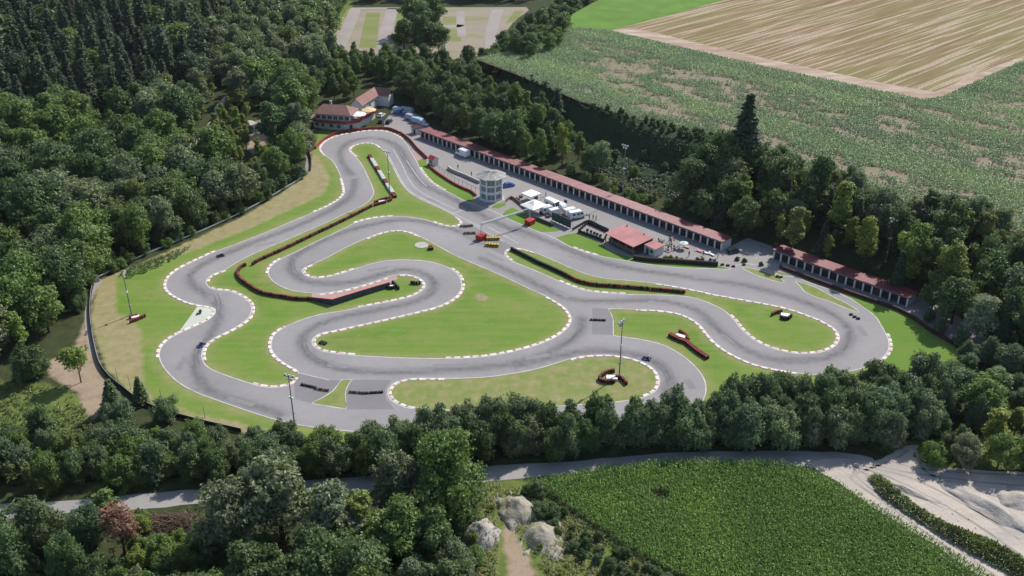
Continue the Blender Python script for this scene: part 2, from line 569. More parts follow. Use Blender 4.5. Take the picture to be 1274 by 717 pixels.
def copy_tree(o, parent=None):
    """a thing with copies of its parts and their sub-parts"""
    c = o.copy()
    COL.objects.link(c)
    if parent is not None: c.parent = parent
    for ch in list(o.children): copy_tree(ch, c)
    return c


# ------------------------------------------------------------------ plan geometry
def Wp(pts, z=0.0):
    return [at(x, y, z) for x, y in pts]


def catmull(P, closed=True, step=1.5):
    P = [np.array(p, float) for p in P]
    n = len(P)
    out = []
    rngi = range(n) if closed else range(n - 1)
    for i in rngi:
        if closed: p0, p1, p2, p3 = P[i - 1], P[i], P[(i + 1) % n], P[(i + 2) % n]
        else: p0, p1, p2, p3 = P[max(i - 1, 0)], P[i], P[i + 1], P[min(i + 2, n - 1)]
        L = np.linalg.norm(p2 - p1)
        if L < 1e-6: continue
        k = max(1, int(round(L / step)))
        # centripetal, so that close points do not loop
        t0 = 0.0
        t1 = t0 + max(np.linalg.norm(p1 - p0), 1e-4) ** 0.5
        t2 = t1 + max(L, 1e-4) ** 0.5
        t3 = t2 + max(np.linalg.norm(p3 - p2), 1e-4) ** 0.5
        for j in range(k):
            t = t1 + (t2 - t1) * j / k
            A1 = (t1 - t) / (t1 - t0) * p0 + (t - t0) / (t1 - t0) * p1
            A2 = (t2 - t) / (t2 - t1) * p1 + (t - t1) / (t2 - t1) * p2
            A3 = (t3 - t) / (t3 - t2) * p2 + (t - t2) / (t3 - t2) * p3
            B1 = (t2 - t) / (t2 - t0) * A1 + (t - t0) / (t2 - t0) * A2
            B2 = (t3 - t) / (t3 - t1) * A2 + (t - t1) / (t3 - t1) * A3
            out.append((t2 - t) / (t2 - t1) * B1 + (t - t1) / (t2 - t1) * B2)
    if not closed: out.append(P[-1])
    return np.array(out)


def seg_dist(P, A, B):
    AB = B - A
    L2 = float(AB @ AB) + 1e-12
    t = np.clip(((P - A) @ AB) / L2, 0, 1)
    return np.linalg.norm(P - A - t[:, None] * AB, axis=1)


def inside(P, poly):
    P = np.asarray(P, float); poly = np.asarray(poly, float)
    x, y = P[:, 0], P[:, 1]
    r = np.zeros(len(P), bool)
    n = len(poly)
    for i in range(n):
        a, b = poly[i], poly[(i + 1) % n]
        if a[1] == b[1]: continue
        c = ((a[1] > y) != (b[1] > y)) & (x < (b[0] - a[0]) * (y - a[1]) / (b[1] - a[1]) + a[0])
        r ^= c
    return r


def line_dist(P, line, closed=False):
    P = np.asarray(P, float); line = np.asarray(line, float)
    d = np.full(len(P), 1e9)
    n = len(line)
    for i in range(n if closed else n - 1):
        d = np.minimum(d, seg_dist(P, line[i], line[(i + 1) % n]))
    return d


def sdist(P, poly):
    """positive inside"""
    d = line_dist(P, poly, True)
    return np.where(inside(P, poly), d, -d)


def sstep(t):
    t = np.clip(t, 0, 1)
    return t * t * (3 - 2 * t)


PLAT_H, BANK_W = 12.0, 25.0

FOOT = Wp([(800, -60), (740, -8), (690, 34), (640, 68), (580, 97), (562, 116), (600, 148), (680, 188), (760, 226), (850, 262), (920, 290),
           (1000, 316), (1100, 350), (1180, 388), (1274, 428), (1450, 500), (1700, 600)])
PLAT = np.array(list(FOOT) + [(900, 200), (3000, 400), (3000, 3500), (400, 3500)])


def height(P):
    P = np.atleast_2d(np.asarray(P, float))
    t = sdist(P, PLAT) / BANK_W
    return PLAT_H * (0.26 * sstep(t / 0.62) + 0.74 * sstep((t - 0.60) / 0.40))


def hz(x, y):
    return float(height([(x, y)])[0])


def ground_at(px, py):
    z = 0.0
    for _ in range(25):
        x, y = at(px, py, z)
        z2 = hz(x, y)
        if abs(z2 - z) < 0.02: break
        z = 0.5 * z + 0.5 * z2
    return x, y, z2


def fill_mesh(name, outer, holes, z, mats, grid=None, attrs=None, zfun=None):
    """flat triangulated area with holes"""
    loops = [np.asarray(outer)] + [np.asarray(h) for h in holes]
    V = []; E = []
    for lp in loops:
        b = len(V)
        V += [Vector((float(p[0]), float(p[1]))) for p in lp]
        E += [(b + i, b + (i + 1) % len(lp)) for i in range(len(lp))]
    if grid:
        o = loops[0]
        gx = np.arange(o[:, 0].min(), o[:, 0].max(), grid)
        gy = np.arange(o[:, 1].min(), o[:, 1].max(), grid)
        G = np.array([(x + (0.5 * grid if j % 2 else 0), y) for j, y in enumerate(gy) for x in gx])
        k = inside(G, o)
        for h in loops[1:]: k &= ~inside(G, h)
        G = G[k]
        d = np.full(len(G), 1e9)
        for lp in loops: d = np.minimum(d, line_dist(G, lp, True))
        G = G[d > 0.45 * grid]
        V += [Vector((float(p[0]), float(p[1]))) for p in G]
    r = delaunay_2d_cdt(V, E, [], 0, 1e-4)
    VV = np.array([(v[0], v[1]) for v in r[0]])
    FF = np.array([tuple(f) for f in r[2]])
    C = VV[FF].mean(axis=1)
    k = inside(C, loops[0])
    for h in loops[1:]: k &= ~inside(C, h)
    FF = FF[k]
    # all faces up
    a, b, c = VV[FF[:, 0]], VV[FF[:, 1]], VV[FF[:, 2]]
    cr = (b[:, 0] - a[:, 0]) * (c[:, 1] - a[:, 1]) - (b[:, 1] - a[:, 1]) * (c[:, 0] - a[:, 0])
    FF[cr < 0] = FF[cr < 0][:, ::-1]
    zz = np.full(len(VV), z) if zfun is None else zfun(VV) + z
    me = arr_mesh(name, np.column_stack([VV, zz]), FF, mats)
    if attrs:
        for nme, fn in attrs.items():
            if len(me.vertices) == len(VV):
                t = me.attributes.new(nme, 'FLOAT', 'POINT')
                t.data.foreach_set('value', fn(VV).astype(np.float32))
    return me


def sheet(name, px, z, m, smooth=True, step=1.5, zsurf=0.0, jit=0.0, closed=True):
    P = Wp(px, zsurf)
    P = catmull(P, True, step) if smooth else np.array(P)
    if jit:
        P = P + rng.normal(0, jit, P.shape)
    o = link(name, fill_mesh(name, P, [], z + zsurf, [m]))
    tag(o, kind='structure')
    return o, P


def ribbon(name, line, width, z, m, kind='structure', zs=0.0):
    L = np.asarray(line)
    T = np.gradient(L, axis=0)
    T /= np.linalg.norm(T, axis=1)[:, None] + 1e-9
    Nn = np.column_stack([-T[:, 1], T[:, 0]])
    A = L + Nn * width / 2; B = L - Nn * width / 2
    n = len(L)
    V = np.vstack([np.column_stack([A, np.full(n, z + zs)]), np.column_stack([B, np.full(n, z + zs)])])
    F = np.array([(n + i, n + i + 1, i + 1, i) for i in range(n - 1)])
    o = link(name, arr_mesh(name, V, F, [m]))
    if kind: tag(o, kind=kind)
    return o

# ================================================================== SETTING
OUTER = [(440.3, 165.4), (457.9, 162.9), (471, 162.7), (479.3, 163.6), (490.6, 167.2), (500.6, 173.2), (508, 181.7), (511.6, 188.8), (517.9, 199), (525.5, 213.9), (536.8, 226.5), (550.6, 235.3), (563.1, 241.5), (574.4, 247.8), (590, 254.5), (611.4, 261.8), (625, 268), (631.5, 271.6), (651.6, 280.4), (672.7, 289.3), (691.5, 297), (712.8, 308.1), (740.5, 317), (780.7, 324.6), (815.8, 330), (841, 332.6), (891.2, 334.2), (906.3, 335.2), (913, 331), (925, 328), (940, 329.5), (956.3, 336), (972, 342.5), (989, 344.5), (1010.3, 352.7), (1036.7, 361.5), (1053, 369), (1064, 375), (1075, 382.7), (1088.9, 393), (1096.5, 404), (1102.7, 415.4), (1106, 423), (1106.5, 435), (1099.5, 445), (1091, 451), (1070, 459.5), (1045, 465), (1020, 467), (1004, 466.5), (991, 464.5), (954, 457.7), (936.4, 453), (916.3, 444.5), (896.2, 432.5), (881.2, 418.4), (871.1, 405.6), (858.5, 396.4), (841, 389.8), (815.8, 386.6), (790.7, 385.6), (763, 384.7), (758.2, 384.9), (757.6, 386.2), (760.5, 390), (763.1, 397.4), (763.6, 414), (763.8, 417), (766.5, 418), (778.2, 419.3), (803.3, 423.3), (825.9, 429.3), (848.5, 441.6), (866.1, 456.7), (876.1, 470.5), (879, 480), (878, 492), (868, 508), (845, 522), (810, 531), (760, 537), (700, 540), (620, 541.5), (540, 541.5), (500, 541), (453, 538.5), (400, 533.5), (357.7, 526.6), (320, 515.9), (296.4, 508), (263.7, 496.4), (241.1, 487.6), (221, 476), (208.5, 464.2), (199.7, 451.7), (197.2, 441.6), (199.7, 432.8), (208.5, 422.8), (221, 415.3), (241.1, 406.5), (258.7, 397.7), (267, 389.6), (267, 385.2), (260, 382.1), (247.4, 380.1), (236.1, 377.6), (221, 371.3), (210.5, 364.5), (206.1, 358.2), (206.1, 352), (209.2, 345.7), (216.8, 338.2), (228, 331.3), (239.4, 325.7), (251.9, 320), (268, 312.8), (288.8, 305.4), (324, 291.9), (351.6, 280.2), (390.3, 264.1), (405.4, 257.6), (420.4, 249), (427.6, 241), (427, 230.6), (424.2, 221.4), (419.2, 210.1), (412.9, 200.4), (404.5, 193.8), (399.3, 187.6), (399.2, 183.2), (404, 177), (413, 171.8), (425, 168)]
I1 = [(434.4, 187.5), (437.5, 190.8), (443.8, 196.3), (451.4, 206.4), (457.6, 218.9), (463.9, 232.8), (465.6, 239), (462.7, 246.6), (455.1, 254.1), (440, 261.8), (425.5, 268.3), (400.6, 280), (380.5, 288.6), (347.9, 302.6), (320.2, 314.2), (295.1, 326.8), (279.4, 336.4), (266.2, 341.3), (259.4, 345.8), (257, 351), (259.6, 356), (266.2, 360), (286.3, 362.4), (301.4, 368.8), (311.5, 377.2), (313.8, 385.1), (310.2, 395), (298.9, 404.4), (281.3, 414), (266.2, 421.5), (255.8, 430), (252, 440.4), (253.7, 450), (261.2, 458), (286.3, 468.4), (314, 477.4), (320, 479.3), (335, 481.8), (350, 481.2), (364.5, 476.8), (371, 470), (370, 462.5), (357.7, 455), (345.1, 446.2), (337.9, 436.6), (336.6, 426.6), (341.4, 415.8), (355.2, 406.5), (375.3, 397.7), (402.9, 390.1), (425.5, 386.8), (445.6, 382.6), (470.7, 378), (505.9, 370.4), (519.5, 365), (526.9, 359), (528.6, 353.9), (524.4, 348.6), (515.6, 344.3), (504.3, 342.2), (494.3, 342.6), (483, 345.2), (455.4, 353.9), (424, 361.9), (396.3, 365.8), (388.1, 365.2), (365.5, 362.4), (350.4, 357.3), (339.1, 350.2), (333.6, 342.8), (334.2, 335.3), (340.3, 327.9), (349.1, 322.1), (368, 313.2), (389.3, 302.6), (430.2, 283.1), (440.6, 277.7), (460.7, 272.3), (485.8, 269.3), (505.9, 269.6), (531, 273.6), (546.1, 279), (561.1, 282), (571, 280.8), (574.2, 277.5), (570.1, 272.4), (558.8, 265.3), (541.1, 256.6), (515.9, 244.4), (503.4, 234), (495.8, 222.7), (485.8, 202.6), (478.3, 190), (473, 183.9), (467, 179.7), (455.4, 178), (443.5, 179.7), (436.6, 183)]
I2 = [(376.6, 336.7), (379.5, 333), (390.6, 328.6), (408.2, 320.4), (425.5, 311), (455.6, 296.9), (475.7, 289.6), (493.3, 287), (508.5, 288.8), (526, 296.6), (541, 304.6), (565, 317.6), (600, 333), (629, 345.7), (658, 359.6), (680.2, 369.7), (697.8, 380.1), (707.8, 390.4), (709.9, 400.2), (703.2, 410.2), (687.7, 420.8), (665, 430.1), (640, 436.9), (608.9, 442.7), (575, 445.6), (540, 445.9), (495.8, 444.9), (455.6, 442.9), (428, 440.7), (402.9, 437), (392, 431.6), (389, 424.4), (395.4, 417), (420.5, 410.8), (470.7, 399.8), (521, 388.1), (546.1, 381.2), (563.7, 372.4), (573.2, 362), (574.9, 352.8), (569.7, 340.8), (556.1, 332), (533.5, 325.4), (505.9, 323.2), (480.8, 324.2), (455.6, 329.8), (430.5, 338.3), (407.9, 344.4), (390, 345.8), (380, 342)]
I3 = [(483.3, 490.6), (485, 483), (493.3, 475.8), (508.4, 472), (533.5, 471.2), (571.2, 471.4), (608.9, 469.4), (640, 465), (665, 460.3), (690.2, 453.1), (715.4, 445.6), (740.5, 442.4), (765.6, 443), (790.7, 447.9), (809.5, 456.9), (818.6, 468), (818.8, 479.6), (813, 488), (800.7, 493.7), (770, 499.5), (720, 503.5), (650, 507), (590, 509), (560, 509.8), (529.7, 509.2), (510.9, 508), (496.8, 503.6), (487, 497.2)]
I4 = [(425.4, 473.3), (431, 472.8), (437.4, 472.9), (434.2, 477), (430.2, 484.5), (429.2, 489), (430, 500), (430.5, 508.4), (420, 507), (405, 504.4), (389, 501.6), (400, 496.2), (412.9, 488.4), (420, 480.5)]
I7 = [(627.8, 314), (631.4, 310.9), (639.4, 309.1), (650.2, 310.2), (662.8, 314), (687.9, 324.2), (713, 335.3), (731.9, 342.3), (756, 347.4), (780.7, 349.4), (815.8, 353.2), (857, 360), (891.2, 367.3), (925, 373.4), (954, 378.6), (979, 384), (1004.2, 392.5), (1026.8, 402), (1039.7, 411.5), (1043.6, 420.6), (1037.8, 430.6), (1021.8, 437.8), (999.2, 440.2), (979, 437.9), (954, 430.8), (936.4, 421.3), (923.8, 410.2), (913.8, 398), (901.2, 386.2), (881.2, 376.3), (861, 370), (830.9, 367.2), (800.7, 366.6), (778.2, 366), (753, 364.5), (730, 361.8), (716, 357.8), (695.5, 349.6), (662.8, 335.2), (637, 324.6), (629.2, 318.6)]
G1 = [(924.2, 333.2), (934, 334.2), (944.3, 336.6), (958.2, 340.3), (968, 345), (975.2, 351.5), (965, 349.8), (945.6, 344)]
G2 = [(989.5, 349.5), (996, 352), (1010.3, 356.5), (1022, 362), (1034.2, 369), (1053, 378), (1068, 388.3), (1052, 383), (1034.2, 375.6), (1016, 369.6), (1003, 364), (996, 356)]
STROKES = [[(640, 287), (600, 268), (560, 246), (525, 228), (508, 205), (492, 180), (465, 172), (440, 175), (425, 185), (424, 198), (437, 218)],
           [(441, 224), (440, 236), (430, 250), (380, 277), (300, 308), (248, 332), (236, 345), (245, 359), (262, 370), (272, 385), (270, 402), (254, 428), (243, 445), (244, 462), (261, 486), (300, 500), (350, 516)],
           [(600, 302), (571, 288), (530, 277), (496, 274), (461, 280), (425, 290), (385, 308), (364, 322), (362, 336), (374, 348), (400, 353), (446, 350), (476, 341), (505, 336), (530, 342), (540, 352), (537, 364), (520, 374), (480, 384), (420, 396), (386, 410), (375, 424), (380, 438), (393, 448), (420, 458), (471, 463), (546, 461), (640, 452), (700, 430), (722, 412), (724, 396)],
           [(640, 456), (690, 445), (728, 437), (765, 438), (801, 444), (824, 456), (834, 471), (829, 487)],
           [(600, 322), (650, 345), (710, 372), (760, 375), (816, 374), (866, 386), (891, 408), (925, 434), (960, 447), (990, 449), (1029, 445), (1052, 432), (1057, 412), (1040, 394), (1000, 376), (930, 356), (850, 344), (760, 330), (690, 304), (640, 283)]]

W_OUTER = catmull(Wp(OUTER), True, 1.4)
ISL = {'I1': I1, 'I2': I2, 'I3': I3, 'I4': I4, 'I7': I7, 'G1': G1, 'G2': G2}
W_ISL = {k: catmull(Wp(v), True, 1.4) for k, v in ISL.items()}
W_STR = [catmull(Wp(s), False, 2.0) for s in STROKES]


def rubber(P):
    r = np.zeros(len(P))
    for s in W_STR:
        d = line_dist(P, s)
        r = np.maximum(r, np.exp(-(d / 1.1) ** 2) * 0.85 + 0.22 * np.exp(-(d / 3.0) ** 2))
    return np.clip(r, 0, 1)


trk = link('race_track', fill_mesh('race_track', W_OUTER, list(W_ISL.values()), 0.03, [M['asphalt']], 1.5, {'rubber': rubber}))
tag(trk, kind='structure')


# -------- ground sheet
def axis_pts(lo, hi, segs):
    out = [lo]
    for lim, st in segs:
        while out[-1] + st < lim: out.append(out[-1] + st)
    out.append(hi)
    return np.array(out)


gx = axis_pts(-3500, 3500, [(-420, 220), (-215, 6), (250, 1.6), (420, 6), (3300, 220)])
gy = axis_pts(-300, 5000, [(80, 20), (330, 1.5), (480, 3), (700, 10), (4700, 220)])
GX, GY = np.meshgrid(gx, gy)
GP = np.column_stack([GX.ravel(), GY.ravel()])
GZ = height(GP)
nx, ny = len(gx), len(gy)
idx = np.arange(nx * ny).reshape(ny, nx)
GF = np.column_stack([idx[:-1, :-1].ravel(), idx[:-1, 1:].ravel(), idx[1:, 1:].ravel(), idx[1:, :-1].ravel()])
gme = arr_mesh('ground', np.column_stack([GP, GZ]), GF, [M['ground']], smooth=True)
ground = link('ground', gme)
tag(ground, kind='structure')


def zone(polys, s):
    """1 inside, 0 outside, soft over s metres"""
    r = np.zeros(len(GP))
    for px, k in polys:
        d = sdist(GP, np.array(Wp(px)))
        r = np.maximum(r, np.clip(0.5 + d / (2 * s), 0, 1) * k)
    return r


Z_LAWN = [([(399, 160), (390, 190), (384, 218), (345, 245), (300, 272), (240, 300), (200, 318), (124, 350), (114, 400), (134, 460), (172, 497), (240, 520), (300, 536), (400, 553), (600, 552), (880, 530), (1000, 490), (1100, 470), (1200, 452), (1186, 428), (1130, 388), (1060, 360), (900, 318), (640, 235), (530, 195), (505, 168), (480, 158), (430, 160)], 1)]
Z_DRY = [([(120, 350), (200, 316), (300, 270), (345, 243), (380, 218), (386, 196), (384, 178), (398, 196), (412, 221), (405, 242), (370, 258), (300, 290), (240, 313), (205, 327), (165, 338), (146, 346), (146, 388), (163, 394), (178, 412), (180, 450), (180, 480), (195, 497), (250, 514), (330, 532), (360, 545), (270, 536), (170, 498), (130, 458), (111, 400)], .82),
         (I3, 0.50), ([(255, 425), (330, 415), (350, 455), (360, 475), (300, 470)], 0.30), ([(280, 338), (300, 328), (300, 360), (270, 358)], 0.28)]
Z_EARTH = [([(60, 450), (92, 432), (104, 402), (108, 372), (122, 346), (128, 350), (116, 372), (112, 400), (118, 430), (126, 455), (136, 478), (134, 504), (118, 524), (103, 512), (98, 490), (60, 468)], .92),
           ([(590, 367), (600, 364), (608, 369), (604, 376), (594, 375)], 0.85), ([(938, 388), (948, 387), (954, 394), (948, 399)], 0.7), ([(598, 480), (625, 476), (628, 490), (606, 492)], 0.55),
           ([(372, 188), (384, 172), (388, 186), (398, 205), (404, 225), (392, 235), (380, 215)], 0.45), ([(318, 150), (338, 146), (332, 180), (318, 196), (305, 185)], 0.8),
           ([(286, 180), (300, 186), (292, 200), (275, 196)], 0.7), ([(624, 640), (640, 652), (646, 672), (660, 692), (682, 760), (682, 820), (640, 820), (632, 720), (626, 680)], .9), ([(505, 150), (515, 158), (520, 170), (505, 168)], .5), ([(895, 318), (950, 318), (960, 330), (905, 328)], 0.9)]
Z_ROUGH = [([(-300, 455), (60, 478), (100, 492), (110, 522), (70, 545), (-300, 555)], 1), ([(560, 602), (640, 596), (720, 597), (760, 640), (860, 700), (900, 800), (560, 800)], 1), ([(1060, 545), (1300, 540), (1500, 590), (1140, 580)], 0.8),
           ([(-300, 598), (250, 588), (600, 568), (860, 552), (1060, 548), (1060, 556), (850, 562), (600, 582), (250, 610), (-300, 632)], 0.6),
           ([(386, 165), (398, 152), (425, 158), (398, 182)], 0.8), ([(400, 0), (440, 0), (425, 55), (398, 64)], 1)]
wear_ = np.zeros(len(GP))
_in = np.where(inside(GP, np.array(Wp([(390, 150), (520, 150), (1120, 370), (1130, 470), (880, 550), (320, 550), (170, 480), (170, 320)]))))[0]
_d = np.full(len(_in), 1e9)
for _L in [W_OUTER] + list(W_ISL.values()):
    _d = np.minimum(_d, line_dist(GP[_in], _L[::2], True))
wear_[_in] = np.clip(1.25 - _d / 2.2, 0, 1)
for nme, zz in (('lawn', zone(Z_LAWN, 1.2)), ('dry', zone(Z_DRY, 1.6)), ('earth', zone(Z_EARTH, 1.5)), ('rough', zone(Z_ROUGH, 3)),
                ('bank', np.clip(GZ / 2.0, 0, 1)), ('wear', wear_)):
    a = gme.attributes.new(nme, 'FLOAT', 'POINT')
    a.data.foreach_set('value', zz.astype(np.float32))


# -------- white edge lines and kerbs
def signed_area(L):
    x, y = L[:, 0], L[:, 1]
    return 0.5 * np.sum(x * np.roll(y, -1) - np.roll(x, -1) * y)


def normals(L):
    """unit normals to the grass side set later; left of travel"""
    T = np.roll(L, -1, 0) - np.roll(L, 1, 0)
    T /= np.linalg.norm(T, axis=1)[:, None] + 1e-9
    return np.column_stack([-T[:, 1], T[:, 0]])


EDGE = {'O': W_OUTER}
EDGE.update(W_ISL)
GRASS = {}
for k, L in EDGE.items():
    Nl = normals(L)
    ccw = signed_area(L) > 0            # left normal points inside when ccw
    grass_in = k != 'O'
    GRASS[k] = Nl * (1 if ccw == grass_in else -1)
for k, L in EDGE.items():
    n = len(L)
    A = L + GRASS[k] * -0.28; B = L + GRASS[k] * -0.02
    V = np.vstack([np.column_stack([A, np.full(n, 0.036)]), np.column_stack([B, np.full(n, 0.036)])])
    F = np.array([(i, (i + 1) % n, n + (i + 1) % n, n + i) for i in range(n)])
    tag(link('edge_line', arr_mesh('edge_line', V, F, [M['line']])), kind='structure')


def eslice(k, a, b):
    L = EDGE[k]
    n = len(L)
    i = int(np.argmin(np.linalg.norm(L - np.array(at(*a)), axis=1)))
    j = int(np.argmin(np.linalg.norm(L - np.array(at(*b)), axis=1)))
    if j <= i: j += n
    ids = [q % n for q in range(i, j + 1)]
    return L[ids], GRASS[k][ids]


def kerb(k, a, b, white=1.6, gap=0.62, w=0.74, hgt=0.10):
    L, G = eslice(k, a, b)
    d = np.concatenate([[0], np.cumsum(np.linalg.norm(np.diff(L, axis=0), axis=1))])
    tot = d[-1]
    mb = MB()
    s = 0.0
    q = 0
    while s < tot - 0.2:
        ln = (white if q % 2 == 0 else gap) * rnd.uniform(0.88, 1.12)
        e = min(s + ln, tot)
        ts = [s + 0.04, (s + e) / 2, e - 0.04] if q % 2 == 0 else [s, (s + e) / 2, e]
        hh = hgt * (rnd.uniform(0.9, 1.15) if q % 2 == 0 else 0.6)
        w2 = w * (rnd.uniform(0.93, 1.05) if q % 2 == 0 else 0.8)
        rows = []
        for t in ts:
            c = np.array([np.interp(t, d, L[:, 0]), np.interp(t, d, L[:, 1])])
            g = np.array([np.interp(t, d, G[:, 0]), np.interp(t, d, G[:, 1])])
            rows.append([(*(c - g * 0.12), 0.025), (*(c + g * 0.12), 0.03 + hh * 0.8), (*(c + g * (w2 - 0.15)), 0.03 + hh), (*(c + g * w2), 0.0)])
        for r0, r1 in zip(rows[:-1], rows[1:]):
            for i in range(3):
                f = [r0[i], r0[i + 1], r1[i + 1], r1[i]]
                A = Vector(f[1]) - Vector(f[0]); B = Vector(f[3]) - Vector(f[0])
                if A.cross(B).z < 0: f = f[::-1]
                mb.quad(*f, mi=0 if q % 2 == 0 else 1)
        mb.quad(*rows[0], mi=0 if q % 2 == 0 else 1)
        mb.quad(*rows[-1], mi=0 if q % 2 == 0 else 1)
        s = e
        q += 1
    o = mb.build('kerb', [M['kerb_white'], M['kerb_red']])
    tag(o, kind='structure')


for args in [('O', (404.5, 193.8), (500.6, 173.2)), ('O', (523, 209), (553, 236.5)), ('O', (712.8, 308.1), (745, 317.5)),
             ('O', (1102.7, 415.4), (1088, 452)), ('O', (991, 464.5), (792, 385.7)), ('O', (198, 445), (221, 415.3)), ('O', (221, 415.3), (267, 385.2)),
             ('O', (267, 385.2), (270, 312.2)), ('O', (390.3, 264.1), (424.2, 221.4)),
             ('I1', (473, 183.9), (444, 196.5)), ('I1', (279.4, 336.4), (257, 351)), ('I1', (262, 358.5), (254, 450)), ('I1', (313, 477), (371, 470)), ('I1', (370, 462.5), (355, 406.5)),
             ('I1', (445.6, 382.6), (494.3, 342.6)), ('I1', (334, 341), (351, 321)), ('I1', (440.6, 277.7), (490, 269.2)), ('I1', (538, 276), (568, 271)),
             ('I2', (441, 334.8), (391, 328.6)), ('I2', (455.6, 296.9), (524, 295.8)), ('I2', (680.2, 369.7), (557, 445.9)), ('I2', (441, 441.7), (575, 352.8)), ('I2', (574.5, 350), (561, 335)),
             ('I3', (709, 447.4), (800.7, 493.7)), ('I3', (529.7, 509.2), (552, 471.3)),
             ('I7', (637, 324.6), (666, 315.4)), ('I7', (815.8, 353.2), (908, 391.5)), ('I7', (778.2, 366), (694, 349))]:
    kerb(*args)
# dashed hot-pepper tiles painted flat along the banked wall
L, G = eslice('I1', (483, 345.2), (396.3, 365.8))
mb = MB()
d = np.concatenate([[0], np.cumsum(np.linalg.norm(np.diff(L, axis=0), axis=1))])
s = 0.4
while s < d[-1] - 1.4:
    q = []
    for t, o_ in ((s, 0.15), (s + 1.35, 0.15), (s + 1.35, 0.85), (s, 0.85)):
        c = np.array([np.interp(t, d, L[:, 0]), np.interp(t, d, L[:, 1])]); g = np.array([np.interp(t, d, G[:, 0]), np.interp(t, d, G[:, 1])])
        q.append((*(c + g * o_), 0.062))
    if (Vector(q[1]) - Vector(q[0])).cross(Vector(q[3]) - Vector(q[0])).z < 0: q = q[::-1]
    mb.quad(*q)
    s += 2.25
tag(mb.build('painted_dashes', M['kerb_white']), kind='structure')

# -------- sheets
sheet('wall_apron', [(387.5, 365.6), (396, 366.2), (424, 362.2), (455, 354.2), (483, 345.6), (494, 343.4), (494.5, 347.5), (485, 353), (450, 364), (414, 375.5), (400, 374.5), (388, 372)], 0.055, M['apron_pink'], False)
sheet('start_apron', [(511, 186), (515.5, 187), (522, 193), (526.5, 197), (519.8, 200.5), (516, 196), (513.5, 192.5)], 0.045, M['apron_pink'], False)
sheet('pale_runoff', [(246.8, 380), (259.6, 382.3), (266.5, 385), (266.8, 388), (258.4, 397.4), (241, 406.2), (221.5, 415)], 0.05, M['runoff'], False)
sheet('link_lane', [(366, 478.5), (372, 464.8), (393, 469.8), (408, 473.2), (424.2, 473.6), (418.5, 480.5), (412, 487.5), (399, 495.6), (386.5, 501.8), (367, 496.5)], 0.037, M['asphalt_dark'], False)
sheet('link_lane', [(437.8, 473.2), (460, 472.6), (487, 473.4), (479, 484), (480, 496), (491, 509.5), (431.5, 509.5), (430.6, 500), (430.2, 487), (434.5, 478)], 0.037, M['asphalt_dark'], False)
sheet('link_lane', [(736.8, 383.5), (756.6, 384.5), (759.5, 389.8), (762.2, 397.5), (762.6, 417), (736.6, 416)], 0.037, M['asphalt_dark'], False)
sheet('link_lane', [(575, 281.5), (577, 277.6), (590, 280), (613, 293.4), (640, 308.2), (631, 309.8), (627, 313.2), (627.6, 318), (598, 304.5), (580, 293.5), (571, 284)], 0.037, M['asphalt_dark'], False)
sheet('paddock', [(478, 152), (488, 138), (504, 133), (526, 146), (535, 158), (560, 175), (640, 206), (740, 244), (830, 278), (910, 306), (930, 296), (965, 308), (1050, 338), (1150, 372), (1190, 392), (1240, 430), (1185, 428), (1135, 392), (1060, 366), (1000, 346), (950, 334), (920, 331), (905, 336), (840, 332), (780, 325), (740, 317), (690, 298), (630, 272), (600, 259), (570, 246), (535, 226), (521, 203), (507, 178), (496, 165), (478, 159)], 0.012, M['paddock'], False)
GRASSY = {'ga': [(517.9, 199), (525.5, 196.3), (530.5, 198.8), (530.5, 204.5), (538, 211.4), (550.6, 220.2), (565.6, 229.6), (580.7, 237), (590, 241.5), (588.9, 249), (583, 252), (574.4, 247.9), (563.1, 241.6), (550.6, 235.4), (536.8, 226.6), (525.5, 214)],
          'gb': [(625, 268), (631.5, 271.8), (651.6, 280.6), (672.7, 289.2), (690, 288.4), (697.8, 286.7), (678, 277.9), (665, 271.5), (650.4, 264.8), (637.8, 258.5), (629, 262.8)],
          'gc': [(691.8, 296), (706.3, 291.5), (718.9, 290.2), (746.5, 302.8), (760.3, 312.8), (785.5, 321), (815.6, 323.5), (857.7, 327.8), (892.8, 330.3), (908, 335.5), (891.2, 334.6), (841, 333), (815.8, 330.4), (780.7, 325), (740.5, 317.4), (712.8, 308.5)],
          'gd': [(613, 256.5), (622, 253), (628, 252.5), (630, 255.5), (620, 259.5), (612, 259)],
          'ge': [(1057.5, 366.5), (1075, 371.4), (1115, 382.7), (1140, 393), (1165, 415), (1186, 428), (1188, 445), (1150, 470), (1085, 478), (1091, 452), (1100, 446), (1106.8, 436), (1106.3, 424), (1103, 415), (1096.8, 404), (1089, 392.8), (1075, 382.4), (1064, 374.5)]}
for k, v in GRASSY.items():
    sheet('grass_verge', v, 0.024, M['verge'], False)
sheet('road', [(-250, 640), (0, 627), (81, 623), (158, 616), (248, 609), (420, 595), (597, 581), (640, 578.2), (680, 576.2), (765.6, 569.5), (841, 563), (960, 561.4), (1054, 564), (1085, 570), (1090, 590), (1060, 592), (1006, 581), (960, 578), (850, 577), (765, 583), (715, 589), (680, 592.5), (640, 596.5), (601, 600), (420, 613), (246, 626), (187, 633), (108, 637), (28, 643), (0, 647), (-250, 668)], 0.016, M['road'], True, 3.0, 0, 0.10)
sheet('gravel_yard', [(1008, 577), (1052, 571), (1078, 575), (1104, 568), (1122, 556), (1144, 554), (1136, 568), (1150, 576), (1172, 580.6), (1218, 585), (1274, 588), (1420, 600), (1500, 640), (1500, 900), (1320, 860), (1274, 765), (1230, 730), (1205, 710), (1167, 681), (1130, 658), (1090, 634), (1062, 614), (1040, 598)], 0.021, M['sand'], True, 2.0, 0, 0.12)
